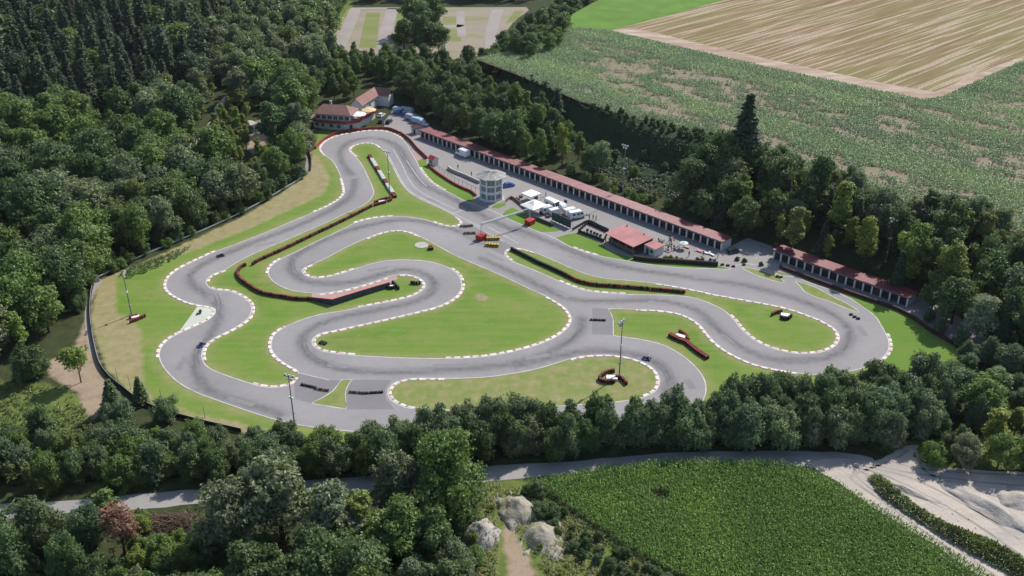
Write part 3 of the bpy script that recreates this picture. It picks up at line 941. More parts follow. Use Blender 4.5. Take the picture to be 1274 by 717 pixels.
sheet('footpath', [(121, 346), (127, 350), (116, 366), (112.5, 384), (111.5, 400), (114, 420), (119, 438), (115, 442), (109, 425), (105.5, 400), (107, 380), (111, 362)], 0.014, M['path'], True)
sheet('footpath', [(383, 172), (388, 176), (384, 190), (386.5, 205), (384, 214), (374, 222), (366, 226), (372, 218), (378, 210), (381, 200), (379.5, 188)], 0.014, M['path'], True)
sheet('footpath', [(376, 168), (388, 161.5), (393, 160.5), (391, 163), (382, 168), (377, 173)], 0.02, M['conc'], True)
sheet('forest_trail', [(282, 118), (286, 120), (281, 129), (274, 136), (273, 146), (264, 158), (252, 172), (238, 184), (236, 181), (248, 168), (259, 154), (267, 144), (267, 134), (274, 126)], 0.02, M['sand'], True)
sheet('forest_trail', [(308, 150), (313, 150), (326, 160), (322, 164), (314, 158)], 0.02, M['sand'], True)
sheet('parking_lot', [(400, 62), (436, 9.5), (505, 9.5), (655, 9), (658, 13), (640, 26), (618, 55), (606, 66), (580, 74), (410, 74)], 0.015, M['lot'], False, 4)
for gs in ([(404, 50), (434, 10), (437, 10), (409, 55)], [(446, 60), (456, 16), (473, 16), (468, 60)], [(488, 62), (494, 14), (503, 14), (500, 62)], [(551, 21), (571, 21), (571, 30), (551, 31)], [(554, 36), (572, 36), (574, 52), (557, 52)], [(628, 30), (640, 14), (652, 14), (640, 28)]):
    sheet('lot_grass', gs, 0.022, M['lot_grass'], False)
for ln in ([(418, 66), (428, 45), (437, 25), (442, 12)], [(478, 60), (480, 40), (485, 22), (489, 10.5)], [(436, 11), (470, 10.4), (495, 10.6)], [(552, 33), (570, 33), (574, 31)], [(575, 46), (573, 30), (573, 14)], [(612, 60), (612, 40), (616, 22), (620, 12)]):
    ribbon('lot_lane', catmull(Wp(ln), False, 4), 6.5 if len(ln) > 3 else 4.5, 0.03, M['lot_lane'])
# repairs and skid marks on the track
for px, py, l_, w_, a_ in ((466, 172, 5, 1.6, 20), (330, 304, 6, 1.4, 24), (262, 372, 4, 1.8, -60), (226, 452, 6, 1.5, -70), (300, 500, 7, 1.4, -18), (420, 455, 5, 1.8, -8), (560, 455, 8, 1.5, 2), (668, 444, 6, 1.4, 12), (616, 320, 7, 1.5, -34), (700, 366, 5, 1.6, -36), (820, 378, 6, 1.5, -14), (905, 422, 5, 1.4, -48), (1072, 412, 5, 1.6, 75), (880, 346, 8, 1.4, -8), (720, 322, 6, 1.5, -24), (540, 250, 6, 1.4, -30), (384, 330, 5, 1.5, 40), (470, 335, 6, 1.3, 16), (858, 478, 4, 1.8, -60)):
    c_ = np.array(at(px, py)); ca, sa = math.cos(R(a_ * 1.3)), math.sin(R(a_ * 1.3))
    q_ = [c_ + np.array([x_ * ca - y_ * sa, x_ * sa + y_ * ca]) for x_, y_ in ((-l_ / 2, -w_ / 2), (l_ / 2, -w_ / 2), (l_ / 2, w_ / 2), (-l_ / 2, w_ / 2))]
    tag(link('asphalt_repair', fill_mesh('asphalt_repair', np.array(q_), [], 0.0345, [M['asphalt_patch']])), kind='structure')
for ln in ([(440, 226), (438.5, 233), (436.5, 240)], [(432, 246), (424, 253), (412, 260)], [(268, 366), (272, 376), (272, 386)], [(246, 432), (243, 444), (246, 456)], [(364, 326), (366, 338), (378, 347)], [(536, 345), (540, 354), (534, 362)],
           [(378, 424), (382, 438), (396, 449)], [(398, 450), (420, 459), (450, 463)], [(722, 404), (715, 418), (700, 430)], [(812, 450), (826, 461), (832, 474)], [(890, 406), (902, 418), (914, 428)], [(1046, 440), (1056, 426), (1056, 412)], [(700, 306), (740, 322), (790, 334)], [(480, 176), (494, 186), (504, 200)], [(600, 272), (628, 283), (656, 296)]):
    L_ = catmull(Wp(ln), False, 1.0)
    for s_ in (-.55, .55):
        ribbon('skid_mark', L_ + np.array([s_ * .7, s_ * .7]), .17, 0.039, M['skid'])
# wheel ruts in the yard
for ln, w_ in (([(1050, 574), (1085, 578), (1120, 586), (1160, 592), (1220, 600), (1300, 606)], .55), ([(1052, 577), (1090, 583), (1140, 598), (1200, 628), (1270, 672)], .5), ([(1060, 580), (1100, 592), (1150, 615), (1210, 650), (1290, 705)], .6),
               ([(1130, 560), (1112, 572), (1080, 584), (1058, 594), (1075, 608), (1120, 640), (1190, 690), (1260, 740)], .6), ([(1064, 592), (1082, 607), (1128, 640), (1198, 688), (1268, 738)], .5), ([(1140, 560), (1150, 585), (1180, 600), (1240, 618), (1300, 640)], .6), ([(1110, 575), (1150, 584), (1200, 588), (1290, 592)], .5)):
    L_ = catmull(Wp(ln), False, 1.5)
    L_ = L_ + rng.normal(0, .05, L_.shape)
    ribbon('wheel_rut', L_, w_, 0.027, M['rut'])
# start-grid lines and lane lines on the home straight
for ln in ([(479.5, 186), (487.5, 201), (497.5, 221), (505, 232.5), (517, 242.5), (542, 255), (575, 271), (600, 284)], [(489, 186), (500, 205), (508, 222), (516, 233), (530, 243), (560, 257.5), (566, 260)], [(497, 187), (510, 206), (521, 222), (531, 232)]):
    ribbon('painted_lane_line', catmull(Wp(ln), False, 2), 0.22, 0.0375, M['line'])
for a, b in (((579, 260.5), (566, 265)), ((608, 283), (645, 303)), ((372.5, 464.5), (409, 473)), ((586, 279.5), (627, 301))):
    ribbon('painted_line', np.array([at(*a), at(*b)]), 0.22, 0.041, M['line'])
# drain cover in the infield grass
cx, cy = at(524.3, 305.4)
mb = MB(); mb.cone((0, 0), 2.1, 2.0, 0.0, 0.14, 24); mb.cone((0, 0), 0.5, 0.45, 0.14, 0.2, 12)
tag(mb.build('manhole_cover', M['conc'], None, (cx, cy, 0.0)), 'round pale concrete shaft cover in the infield grass', 'manhole cover')

# -------- plateau fields
ZP = PLAT_H
CORN_UP = [(592, 74), (630, 67), (660, 60), (690, 46), (703, 35), (730, 37), (760, 40), (950, 84), (1150, 126), (1172, 122), (1274, 76), (1420, 20), (1600, 300), (1274, 292), (1170, 262), (1080, 240), (1000, 215), (930, 192), (870, 165), (790, 148), (720, 126), (640, 92)]
MEADOW = [(703, 34), (712, 18), (735, 5), (765, -10), (820, -30), (960, -40), (918, -3), (840, 17), (760, 38.5), (730, 37)]
STUB = [(761, 38), (840, 17), (918, -4), (1000, -30), (1200, -60), (1700, -60), (1420, 20), (1274, 75), (1172, 121), (1150, 125), (950, 83)]


def fsheet(name, px, z, m):
    P = np.array(Wp(px, ZP))
    return tag(link(name, fill_mesh(name, P, [], ZP + z, [m])), kind='structure')


fsheet('field_soil', CORN_UP, 0.02, M['soil'])
fsheet('meadow', MEADOW, 0.03, M['meadow'])
# stubble: local x runs along the stripes
a0 = np.array(at(1015, 85, ZP)); a1 = np.array(at(1274, -2, ZP))
ang = math.atan2(*(a1 - a0)[::-1])
P = np.array(Wp(STUB, ZP)) - a0
ca, sa = math.cos(-ang), math.sin(-ang)
P = np.column_stack([P[:, 0] * ca - P[:, 1] * sa, P[:, 0] * sa + P[:, 1] * ca])
o = link('stubble_field', fill_mesh('stubble_field', P, [], 0.0, [M['stubble']]), None, (a0[0], a0[1], ZP + 0.035), ang)
tag(o, kind='structure')
hl = [(760, 38.3), (950, 83.3), (1150, 125.2), (1172, 121.2), (1274, 75.5), (1420, 20), (1420, 14), (1274, 69), (1165, 115), (1100, 104), (950, 72.5), (785, 34)]
fsheet('field_headland', hl, 0.05, M['straw'])

# ================================================================== BUILDINGS AND FURNITURE
def V2(p): return np.array(p, float)


def frame2(p0, p1):
    """length and heading of a base line"""
    d = V2(p1) - V2(p0)
    return float(np.hypot(*d)), math.atan2(d[1], d[0])


def to_local(pts, org, rz):
    ca, sa = math.cos(-rz), math.sin(-rz)
    return [((p[0] - org[0]) * ca - (p[1] - org[1]) * sa, (p[0] - org[0]) * sa + (p[1] - org[1]) * ca) for p in pts]


M['maroon_old'] = simple('bleached_door', (0.085, 0.045, 0.05), 0.7, 0.2, 0.3)
# ---------------------------------------------------------------- garages
def garage_row(p0, p1, nb, pre, label, group, vine=False):
    Lr, rz = frame2(p0, p1)
    root = empty('garage_row', (p0[0], p0[1], 0), rz)
    tag(root, label, 'garage row', group)
    D = 4.5
    bay = Lr / nb
    w = MB()
    w.box((Lr / 2, D - 0.1, 1.2), (Lr, 0.2, 2.4))
    w.box((0.1, D / 2 + 0.1, 1.2), (0.2, D - 0.6, 2.4)); w.box((Lr - 0.1, D / 2 + 0.1, 1.2), (0.2, D - 0.6, 2.4))
    # gable fillets under the sloping roof
    w.box((Lr - 0.1, D / 2, 2.47), (0.2, D - 0.3, 0.14)); w.box((0.1, D / 2, 2.47), (0.2, D - 0.3, 0.14))
    w.build('wall', M['wall_white'], root)
    r = MB()
    ns = nb
    prof = [(-0.42, 2.90), (-0.42, 3.01), (D + 0.3, 2.74), (D + 0.3, 2.63)]
    # roof sheets in lengths that sag a little, as old sheet roofs do
    for i in range(ns):
        x0, x1 = i * bay - (0.3 if i == 0 else 0), (i + 1) * bay + (0.3 if i == ns - 1 else -0.015)
        dz = rnd.uniform(-0.025, 0.025)
        V = [(x, y, z + dz) for x in (x0, x1) for y, z in prof]
        r.add(V, [(0, 1, 2, 3), (7, 6, 5, 4), (1, 0, 4, 5), (2, 1, 5, 6), (3, 2, 6, 7), (0, 3, 7, 4)])
    r.build('roof', M['roof_red'], root)
    f = MB()
    f.box((Lr / 2, -0.36, 2.77), (Lr + 0.5, 0.06, 0.25))
    f.build('fascia', M['fascia'], root)
    gt = MB(); gt.cyl((-.2, -.48, 2.88), (Lr + .2, -.48, 2.88), .07, n=6); gt.build('gutter', M['steel'], root)
    li = MB(); li.box((Lr / 2, 0.1, 2.42), (Lr, 0.16, 0.14)); li.build('lintel', M['wall_white'], root)
    pm = MB().box((0, 0, 1.17), (0.42, 0.34, 2.34)).mesh('pillar', M['white'])
    dm = MB()
    for k in range(6): dm.box((0, 0.02 * (k % 2), 0.2 + k * 0.37), (bay - 0.46, 0.06, 0.35))
    dm.box((0, -0.05, 1.0), (0.3, 0.05, 0.06))
    dmesh = dm.mesh('garage_door', M['maroon'])
    dmesh2 = dm.mesh('garage_door', M['maroon_old'])
    for i in range(nb + 1):
        link('pillar', pm, root, (min(max(i * bay, 0.21), Lr - 0.21), 0.02, 0))
    for i in range(nb):
        d_ = link('garage_door', dmesh if rnd.random() < .7 else dmesh2, root, ((i + 0.5) * bay, 0.42, 0))
        if rnd.random() < .12: d_.location.z = 1.22; d_.scale.z = .48      # rolled half up
    return root, rz, bay


a = V2(at(528.6, 172.9)); b = V2(at(888.8, 308.6))
u = (b - a) / 52
garage_row(tuple(a - u), tuple(b + u), 54, 0, 'very long red roofed garage row with white pillars along the paddock', 'garage rows')
a = V2(at(961.5, 322)); b = V2(at(1128.5, 382))
garage_row(tuple(a), tuple(b), 16, 0, 'shorter red roofed garage row half shaded under the trees at right', 'garage rows')


# ---------------------------------------------------------------- gabled and hipped roofs
def slab(mb, pts, th=0.22, mi=0):
    n = len(pts)
    a = [Vector(p) for p in pts]
    nn = (a[1] - a[0]).cross(a[2] - a[0]).normalized()
    if nn.z < 0: a = a[::-1]
    V = [tuple(p) for p in a] + [(p.x, p.y, p.z - th) for p in a]
    F = [tuple(range(n)), tuple(range(2 * n - 1, n - 1, -1))] + [(i, n + i, n + (i + 1) % n, (i + 1) % n) for i in range(n)]
    mb.add(V, F, mi)


# clubhouse
cA = V2(at(389.5, 140.9, 6.2)); cB = V2(at(435.9, 144.0, 6.2))
cl, crz = frame2(cA, cB)
club = tag(empty('clubhouse', (cA[0], cA[1], 0), crz), 'two storey clubhouse with brown tiled roof and red balcony above the top bend', 'clubhouse')
D = 9.0
mb = MB(); mb.box((cl / 2, D / 2, 4.6), (cl - 1.2, D - 1.2, 3.2)); mb.build('upper_wall', M['wall_white'], club)
mb = MB()
e = [(-.2, -.2, 6.15), (cl + .2, -.2, 6.15), (cl + .2, D + .2, 6.15), (-.2, D + .2, 6.15)]
r0, r1 = (2.6, D / 2, 8.7), (cl - 3.2, D / 2, 8.7)
slab(mb, [e[0], e[1], r1, r0]); slab(mb, [e[2], e[3], r0, r1]); slab(mb, [e[1], e[2], r1]); slab(mb, [e[3], e[0], r0])
rf = mb.build('roof', M['roof_tile'], club)
mb = MB(); mb.box((cl * 0.35, D / 2 + 1.2, 8.8), (0.7, 0.7, 1.6)); mb.box((cl * 0.35, D / 2 + 1.2, 9.65), (0.85, 0.85, 0.1)); mb.build('chimney', M['conc'], rf)
deck_px = [(384.6, 151.4), (407, 153.4), (430.3, 154.9), (446.6, 152.3), (457.9, 145.6), (469.3, 139.2), (463, 133), (449, 137), (437, 143.5), (389, 141.5)]
dk = to_local(Wp(deck_px, 3.1), cA, crz)
mb = MB(); mb.prism(dk, 2.9, 3.15); mb.build('balcony', M['wood'], club)
front = dk[:6]
mb = MB()
for p, q in zip(front[:-1], front[1:]):
    L_, r_ = frame2(p, q)
    mb.box(((p[0] + q[0]) / 2, (p[1] + q[1]) / 2, 3.72), (L_, 0.10, 1.0), r_)
    k = max(1, int(L_ / 2))
    for i in range(k): mb.box((p[0] + (q[0] - p[0]) * i / k, p[1] + (q[1] - p[1]) * i / k - 0.07, 3.72), (0.12, 0.12, 1.12))
mb.build('balcony_rail', M['red'], club)
lo = to_local(Wp([(390.5, 158.5), (407, 161), (428, 163), (446, 160.5), (458, 153.5), (467, 147), (462, 141), (437, 150), (392, 149)], 0), cA, crz)
mb = MB(); mb.prism(lo, 0, 2.9); mb.build('ground_floor_wall', M['wall_white'], club)
wm = MB().box((0, 0, 0), (1.5, 0.08, 1.3)).mesh('window', M['glass'])
fm = MB()
for dx in (-.8, 0, .8): fm.box((dx, -0.02, 0), (0.08, 0.1, 1.4))
for dz in (-.7, .7): fm.box((0, -0.02, dz), (1.68, 0.1, 0.08))
fmesh = fm.mesh('window_frame', M['white'])
for i in range(6):
    wo = link('window', wm, club, (1.7 + i * (cl - 3.4) / 5, 0.57, 4.75))
    link('window_frame', fmesh, wo, (0, -0.02, 0))
for i in range(4):
    p, q = (lo[0], lo[1]) if i < 2 else (lo[1], lo[2])
    t = 0.28 if i % 2 == 0 else 0.72
    L_, r_ = frame2(p, q)
    wo = link('window', wm, club, (p[0] + (q[0] - p[0]) * t, p[1] + (q[1] - p[1]) * t - 0.03, 1.6), r_)
    link('window_frame', fmesh, wo, (0, -0.02, 0))
dmb = MB(); dmb.box((0, 0, 1.05), (1.1, 0.1, 2.1)); dmb.cyl((0.4, -0.08, 1.05), (0.4, -0.02, 1.05), 0.05)
p, q = lo[2], lo[3]
L_, r_ = frame2(p, q)
dmb.build('door', M['dark_wall'], club, ((p[0] + q[0]) / 2, (p[1] + q[1]) / 2 - .03, 0), r_)

# annex behind the clubhouse
R0, R1 = V2(at(438.5, 127.2, 7.0)), V2(at(461.7, 109.2, 7.0))
E0, E1 = V2(at(450.4, 131.6, 4.4)), V2(at(469.9, 118.9, 4.4))
al, arz = frame2(E0, E1)
annex = tag(empty('annex_building', (E0[0], E0[1], 0), arz), 'brown tiled annex with two wings behind the clubhouse', 'annex')
rl = to_local([R0, R1], E0, arz)
W_ = max(2.5, 0.5 * (rl[0][1] + rl[1][1]))
al2 = al
mb = MB()
slab(mb, [(-.3, -.3, 4.35), (al2 + .2, -.3, 4.35), (al2 + W_, W_, 7.0), (-.3, W_, 7.0)])
slab(mb, [(-.3, 2 * W_ + .3, 4.35), (-.3, W_, 7.0), (al2 + W_, W_, 7.0), (al2 + 2 * W_, 2 * W_ + .3, 4.35)])
wl = W_ * 1.9
slab(mb, [(al2 + .2, -.3, 4.35), (al2 + .2, -wl, 4.35), (al2 + W_, -wl, 7.0), (al2 + W_, W_, 7.0)])
slab(mb, [(al2 + 2 * W_, 2 * W_ + .3, 4.35), (al2 + W_, W_, 7.0), (al2 + W_, -wl, 7.0), (al2 + 2 * W_, -wl, 4.35)])
mb.build('roof', M['roof_tile'], annex)
mb = MB()
mb.box((al2 / 2, W_, 2.2), (al2, 2 * W_ - 0.4, 4.4)); mb.box((al2 + W_, 0.5 * (2 * W_ - wl), 2.19), (2 * W_ - .4, 2 * W_ + wl - .4, 4.38))
mb.add([(0.15, 0.1, 4.3), (0.15, 2 * W_ - 0.1, 4.3), (0.15, W_, 6.75), (0.4, 0.1, 4.3), (0.4, 2 * W_ - .1, 4.3), (0.4, W_, 6.75)], [(0, 2, 1), (3, 4, 5), (0, 1, 4, 3), (1, 2, 5, 4), (2, 0, 3, 5)])
mb.build('wall', M['wall_white'], annex)
for i in range(3):
    wo = link('window', wm, annex, (2.0 + i * (al2 - 4) / 2, 0.16, 2.6)); link('window_frame', fmesh, wo, (0, -0.02, 0))


# ---------------------------------------------------------------- parasols
def parasol(px, py, z, r, h, mt, label, n=8):
    x, y = at(px, py, z + h)
    root = tag(empty('parasol', (x, y, z)), label, 'parasol', None)
    mb = MB(); mb.cone((0, 0), r, 0.05, h - 0.12 * r - .35, h, n, 0, 0.3); mb.cone((0, 0), r, r, h - 0.12 * r - 0.55, h - 0.12 * r - 0.35, n, 0, 0.3)
    mb.build('canopy', mt, root)
    mb = MB(); mb.cyl((0, 0, 0), (0, 0, h - .1), 0.05); mb.build('pole', M['steel'], root)
    mb = MB(); mb.cone((0, 0), 0.4, 0.35, 0, 0.15, 10); mb.build('base', M['conc'], root)
    return root


parasol(445.6, 139.8, 3.15, 3.1, 3.0, M['canvas'], 'large round white parasol on the clubhouse balcony')
parasol(458.8, 134.6, 3.15, 2.9, 3.0, M['beige'], 'large round sand coloured parasol on the clubhouse balcony')
parasol(851, 300.5, 0, 1.35, 2.4, M['mint'], 'small pale mint parasol beside the pavilion terrace')


# balcony and terrace tables
def table_set(x, y, z, label, group, dark=True):
    root = tag(empty('terrace_table', (x, y, z), rnd.uniform(0, 3)), label, 'table', group)
    mb = MB(); mb.cone((0, 0), 0.5, 0.5, 0.70, 0.75, 12); mb.build('tabletop', M['wood'] if dark else M['white'], root)
    mb = MB(); mb.cyl((0, 0, 0), (0, 0, 0.7), 0.05); mb.cone((0, 0), 0.3, 0.2, 0, 0.06, 10); mb.build('leg', M['steel'], root)
    return root


def chair(x, y, z, rz, mt, label, group):
    root = tag(empty('terrace_chair', (x, y, z), rz), label, 'chair', group)
    MB().box((0, 0, 0.45), (0.46, 0.46, 0.06)).build('seat', mt, root)
    MB().box((0, 0.21, 0.72), (0.46, 0.05, 0.5)).build('backrest', mt, root)
    lm = MB().box((0, 0, 0.21), (0.05, 0.05, 0.42)).mesh('leg', M['steel'])
    for sx in (-.19, .19):
        for sy in (-.19, .19): link('leg', lm, root, (sx, sy, 0))
    return root


for i, (px, py) in enumerate(((396, 148.5), (404, 149.3), (412, 150), (420, 150.6), (428, 151.2), (448, 147.5), (455, 143.2))):
    x, y = at(px, py, 3.5)
    table_set(x, y, 3.16, 'white table on the clubhouse balcony behind the red rail', 'balcony tables', False)
TT = [(822, 300, 'the pavilion end wall'), (833, 303.5, 'the pavilion end wall'), (841, 309, 'the planter'), (829, 310.5, 'the planter'), (836, 296.5, 'the long garage row')]
for i, (px, py, ref) in enumerate(TT):
    x, y = at(px, py, 0.4)
    table_set(x, y, 0, 'round wooden table on the paved terrace beside the pavilion', 'terrace tables')
    for k in range(3):
        t = k * 2.1 + i
        chair(x + 0.85 * math.cos(t), y + 0.85 * math.sin(t), 0, t - math.pi / 2, M['dark_wall'], 'dark chair around a wooden table on the pavilion terrace', 'terrace chairs')


def lounger(px, py, rz, mt, label):
    x, y = at(px, py, 0.3)
    root = tag(empty('deck_lounger', (x, y, 0), rz), label, 'lounger', 'loungers before the garages')
    mb = MB(); mb.box((0, 0, 0.35), (0.7, 1.5, 0.12)); mb.build('mattress', mt, root)
    mb = MB(); mb.add([(-.35, .75, .4), (.35, .75, .4), (.35, 1.25, .85), (-.35, 1.25, .85), (-.35, .82, .32), (.35, .82, .32), (.35, 1.32, .78), (-.35, 1.32, .78)],
                      [(0, 1, 2, 3), (7, 6, 5, 4), (0, 4, 5, 1), (1, 5, 6, 2), (2, 6, 7, 3), (3, 7, 4, 0)]); mb.build('backrest', mt, root)
    lm = MB().box((0, 0, 0.145), (0.06, 0.06, 0.29)).mesh('leg', M['steel'])
    for sx in (-.3, .3):
        for sy in (-.65, .65): link('leg', lm, root, (sx, sy, 0))


M['rose'] = simple('rose_cushion', (0.66, 0.28, 0.30), 0.8, 0.2, 0.1)
lounger(855, 307.5, 0.8, M['rose'], 'rose padded lounger nearest the mint parasol')
lounger(870.5, 312.3, 0.7, M['rose'], 'rose padded lounger between two white ones')
lounger(879.5, 315, 0.9, M['white'], 'white padded lounger beside the rose lounger')
lounger(886, 316.8, 0.6, M['white'], 'white padded lounger near the end of the garage row')

# ---------------------------------------------------------------- timing tower
tx, ty = at(611.2, 246.8)
tower = tag(empty('timing_tower', (tx, ty, 0)), 'white octagonal race control tower with grey roof and three storeys of glass', 'tower')
RT = 3.7
oct_ = [(RT * math.cos(math.pi / 8 + i * math.pi / 4), RT * math.sin(math.pi / 8 + i * math.pi / 4)) for i in range(8)]
mb = MB()
for z0, z1 in ((0, 0.7), (2.45, 3.35), (5.0, 5.55), (7.55, 7.95)):
    mb.prism(oct_, z0, z1)
mb.build('wall', M['white'], tower)
cm = MB().box((0, 0, 4.0), (0.38, 0.55, 7.98)).mesh('corner_post', M['white'])
for i in range(8):
    t = math.pi / 8 + i * math.pi / 4
    link('corner_post', cm, tower, (RT * math.cos(t) * 0.985, RT * math.sin(t) * 0.985, 0), t + math.pi / 2)
sd = 2 * RT * math.sin(math.pi / 8)
for (z0, z1) in ((0.7, 2.45), (3.35, 5.0), (5.55, 7.55)):
    gm = MB().box((0, 0, (z0 + z1) / 2), (sd - .3, 0.1, z1 - z0)).mesh('window', M['tower_glass'])
    bm_ = MB()
    bm_.box((0, -0.03, (z0 + z1) / 2), (0.09, 0.12, z1 - z0))
    barm = bm_.mesh('window_frame', M['white'])
    for i in range(8):
        t = i * math.pi / 4
        q = RT * math.cos(math.pi / 8) - 0.25
        w_ = link('window', gm, tower, (q * math.cos(t), q * math.sin(t), 0), t + math.pi / 2)
        link('window_frame', barm, w_, (0, 0, 0))
MB().prism([(p[0] * .75, p[1] * .75) for p in oct_], 0.1, 7.6).build('core', M['dark_wall'], tower)
mb = MB(); mb.cone((0, 0), 5.1, 0.2, 8.05, 9.35, 8, 0, math.pi / 8); mb.cone((0, 0), 5.12, 5.12, 7.9, 8.04, 8, 0, math.pi / 8)
for i in range(32):
    t = i * math.pi / 16
    k = math.cos(math.pi / 8) / math.cos((t % (math.pi / 4)) - math.pi / 8) if True else 1
    mb.cyl((5.0 * k * math.cos(t), 5.0 * k * math.sin(t), 8.11), (0.25 * math.cos(t), 0.25 * math.sin(t), 9.36), 0.04, n=4)
mb.build('roof', M['tower_roof'], tower)
mb = MB(); mb.cone((0, 0), 4.6, 4.6, 0.0, 0.12, 8, 0, math.pi / 8); mb.build('plinth', M['conc'], tower)

# kiosk at the start of the pit wall
kx, ky = at(539.4, 205.3)
kiosk = tag(empty('kiosk', (kx, ky, 0), R(-50)), 'small white kiosk with red pitched roof beside the pit wall', 'kiosk')
MB().box((0, 0, 1.25), (2.6, 2.4, 2.5)).build('wall', M['wall_white'], kiosk)
mb = MB(); slab(mb, [(-1.6, -1.5, 2.45), (1.6, -1.5, 2.45), (1.6, 0, 3.4), (-1.6, 0, 3.4)], .12); slab(mb, [(-1.6, 1.5, 2.45), (-1.6, 0, 3.4), (1.6, 0, 3.4), (1.6, 1.5, 2.45)], .12)
mb.build('roof', M['red_bright'], kiosk)
mb = MB()
for s in (-1.29, 1.17): mb.add([(s, -1.2, 2.4), (s, 1.2, 2.4), (s, 0, 3.25), (s + .12, -1.2, 2.4), (s + .12, 1.2, 2.4), (s + .12, 0, 3.25)], [(0, 2, 1), (3, 4, 5), (0, 1, 4, 3), (1, 2, 5, 4), (2, 0, 3, 5)])
mb.build('gable', M['white'], kiosk)
MB().box((0, -1.23, 1.5), (1.4, 0.06, 0.9)).build('window', M['glass'], kiosk)

# small white hut at the far end of the garages
hx, hy = at(519, 165.5)
hut = tag(empty('hut', (hx, hy, 0), R(-47)), 'small white flat roofed hut at the far end of the long garage row', 'hut')
MB().box((0, 0, 1.2), (3.2, 3.0, 2.4)).build('wall', M['wall_white'], hut)
MB().box((0, 0, 2.5), (3.8, 3.6, 0.16)).build('roof', M['fascia'], hut)
MB().box((0.4, -1.53, 1.0), (0.9, 0.06, 2.0)).build('door', M['maroon'], hut)

# ---------------------------------------------------------------- pavilion with terrace
pz = 3.3
pc = [at(753.4, 289.9, 3.1), at(788, 306.9, 3.1), at(811.2, 295.3, 3.6), at(776.7, 278.2, 3.6)]
pl, prz = frame2(pc[0], pc[1])
pav = tag(empty('pavilion', (pc[0][0], pc[0][1], 0), prz), 'open sided pavilion with broad pinkish red metal roof on the paddock edge', 'pavilion')
lc = to_local(pc, pc[0], prz)
pd = 0.5 * (lc[2][1] + lc[3][1])
mb = MB(); slab(mb, [(-.2, -.2, 3.05), (pl + .2, -.2, 3.05), (pl + .2, pd, 3.6), (-.2, pd, 3.6)], .14)
rf = mb.build('roof', M['roof_pink'], pav)
mb = MB(); mb.cyl((1.2, pd - .5, 3.4), (1.2, pd - .5, 4.1), .16); mb.cyl((pl - 3.2, pd - .6, 3.4), (pl - 3.2, pd - .6, 4.0), .16); mb.build('vent', M['dark_wall'], rf)
pm = MB().box((0, 0, 1.45), (0.2, 0.2, 2.9)).mesh('post', M['wood'])
for i in range(5): link('post', pm, pav, (0.15 + i * (pl - .3) / 4, 0.1, 0))
mb = MB(); mb.box((pl / 2, pd - .15, 1.7), (pl - .2, 0.2, 3.4)); mb.box((0.1, pd * .62, 1.55), (0.2, pd * .75, 3.1)); mb.build('back_wall', M['dark_wall'], pav)
mb = MB(); mb.box((pl / 2, 1.2, 0.55), (pl - .6, 0.15, 1.1)); mb.box((pl / 2, 1.2, 1.13), (pl - .5, 0.5, 0.06)); mb.build('counter', M['wood'], pav)
mb = MB(); mb.box((pl / 2, pd / 2, 0.06), (pl, pd, 0.12)); mb.build('floor_slab', M['wood'], pav)
mb = MB(); mb.box((pl + 2.3, pd - 2.0, 1.35), (4.2, 3.6, 2.7)); mb.build('side_wall', M['wall_white'], pav)
mb = MB(); slab(mb, [(pl - .1 + .35, pd - 4.0, 2.72), (pl + 4.7, pd - 4.0, 2.72), (pl + 4.7, pd + 0.1, 2.95), (pl + .25, pd + .1, 2.95)], .12); mb.build('side_roof', M['roof_pink'], pav)
mb = MB(); mb.box((pl + 1.6, pd - 3.83, 1.0), (1.0, 0.06, 2.0)); mb.build('door', M['dark_wall'], pav)
mb = MB(); mb.box((pl + 3.2, pd - 3.83, 1.5), (1.1, 0.06, 0.9)); mb.build('window', M['glass'], pav)

# fenced terrace deck left of the pavilion
dp = Wp([(719.5, 289.5), (731.5, 279), (756.5, 290.5), (751, 301.5)], 0)
dl, drz = frame2(dp[0], dp[3])
deck = tag(empty('fenced_enclosure', (dp[0][0], dp[0][1], 0), drz), 'low dark boarded enclosure holding white tubs beside the pavilion', 'enclosure')
ld = to_local(dp, dp[0], drz)
MB().prism(ld, 0.0, 0.10).build('floor', M['path'], deck)
for p, q in zip(ld, ld[1:] + ld[:1]):
    L_, r_ = frame2(p, q)
    mb = MB(); mb.box((0, 0, 0.55), (L_, 0.12, 0.9))
    for k in range(int(L_ / 1.5) + 1): mb.box((-L_ / 2 + k * 1.5, 0, 0.65), (0.16, 0.16, 1.3))
    mb.build('fence_panel', M['dark_fence'], deck, ((p[0] + q[0]) / 2, (p[1] + q[1]) / 2, 0), r_)
for i, (px, py) in enumerate(((731, 287.8), (735.4, 289.6), (739.5, 291.4), (743, 292.9), (747, 294.6))):
    x, y = at(px, py, 0.5)
    tb = tag(empty('plant_tub', (x, y, 0.1), 0.3 * i), 'white tub with a dark clipped plant inside the fenced enclosure', 'tub', 'white tubs in the enclosure')
    mb = MB(); mb.cone((0, 0), 0.45, 0.55, 0, 0.6, 10); mb.build('tub', M['white'], tb)
    mb = MB(); mb.ball((0, 0, 0.85), 0.5, 8, 0, (1, 1, .7)); mb.build('plant', M['dark_fence'], tb)


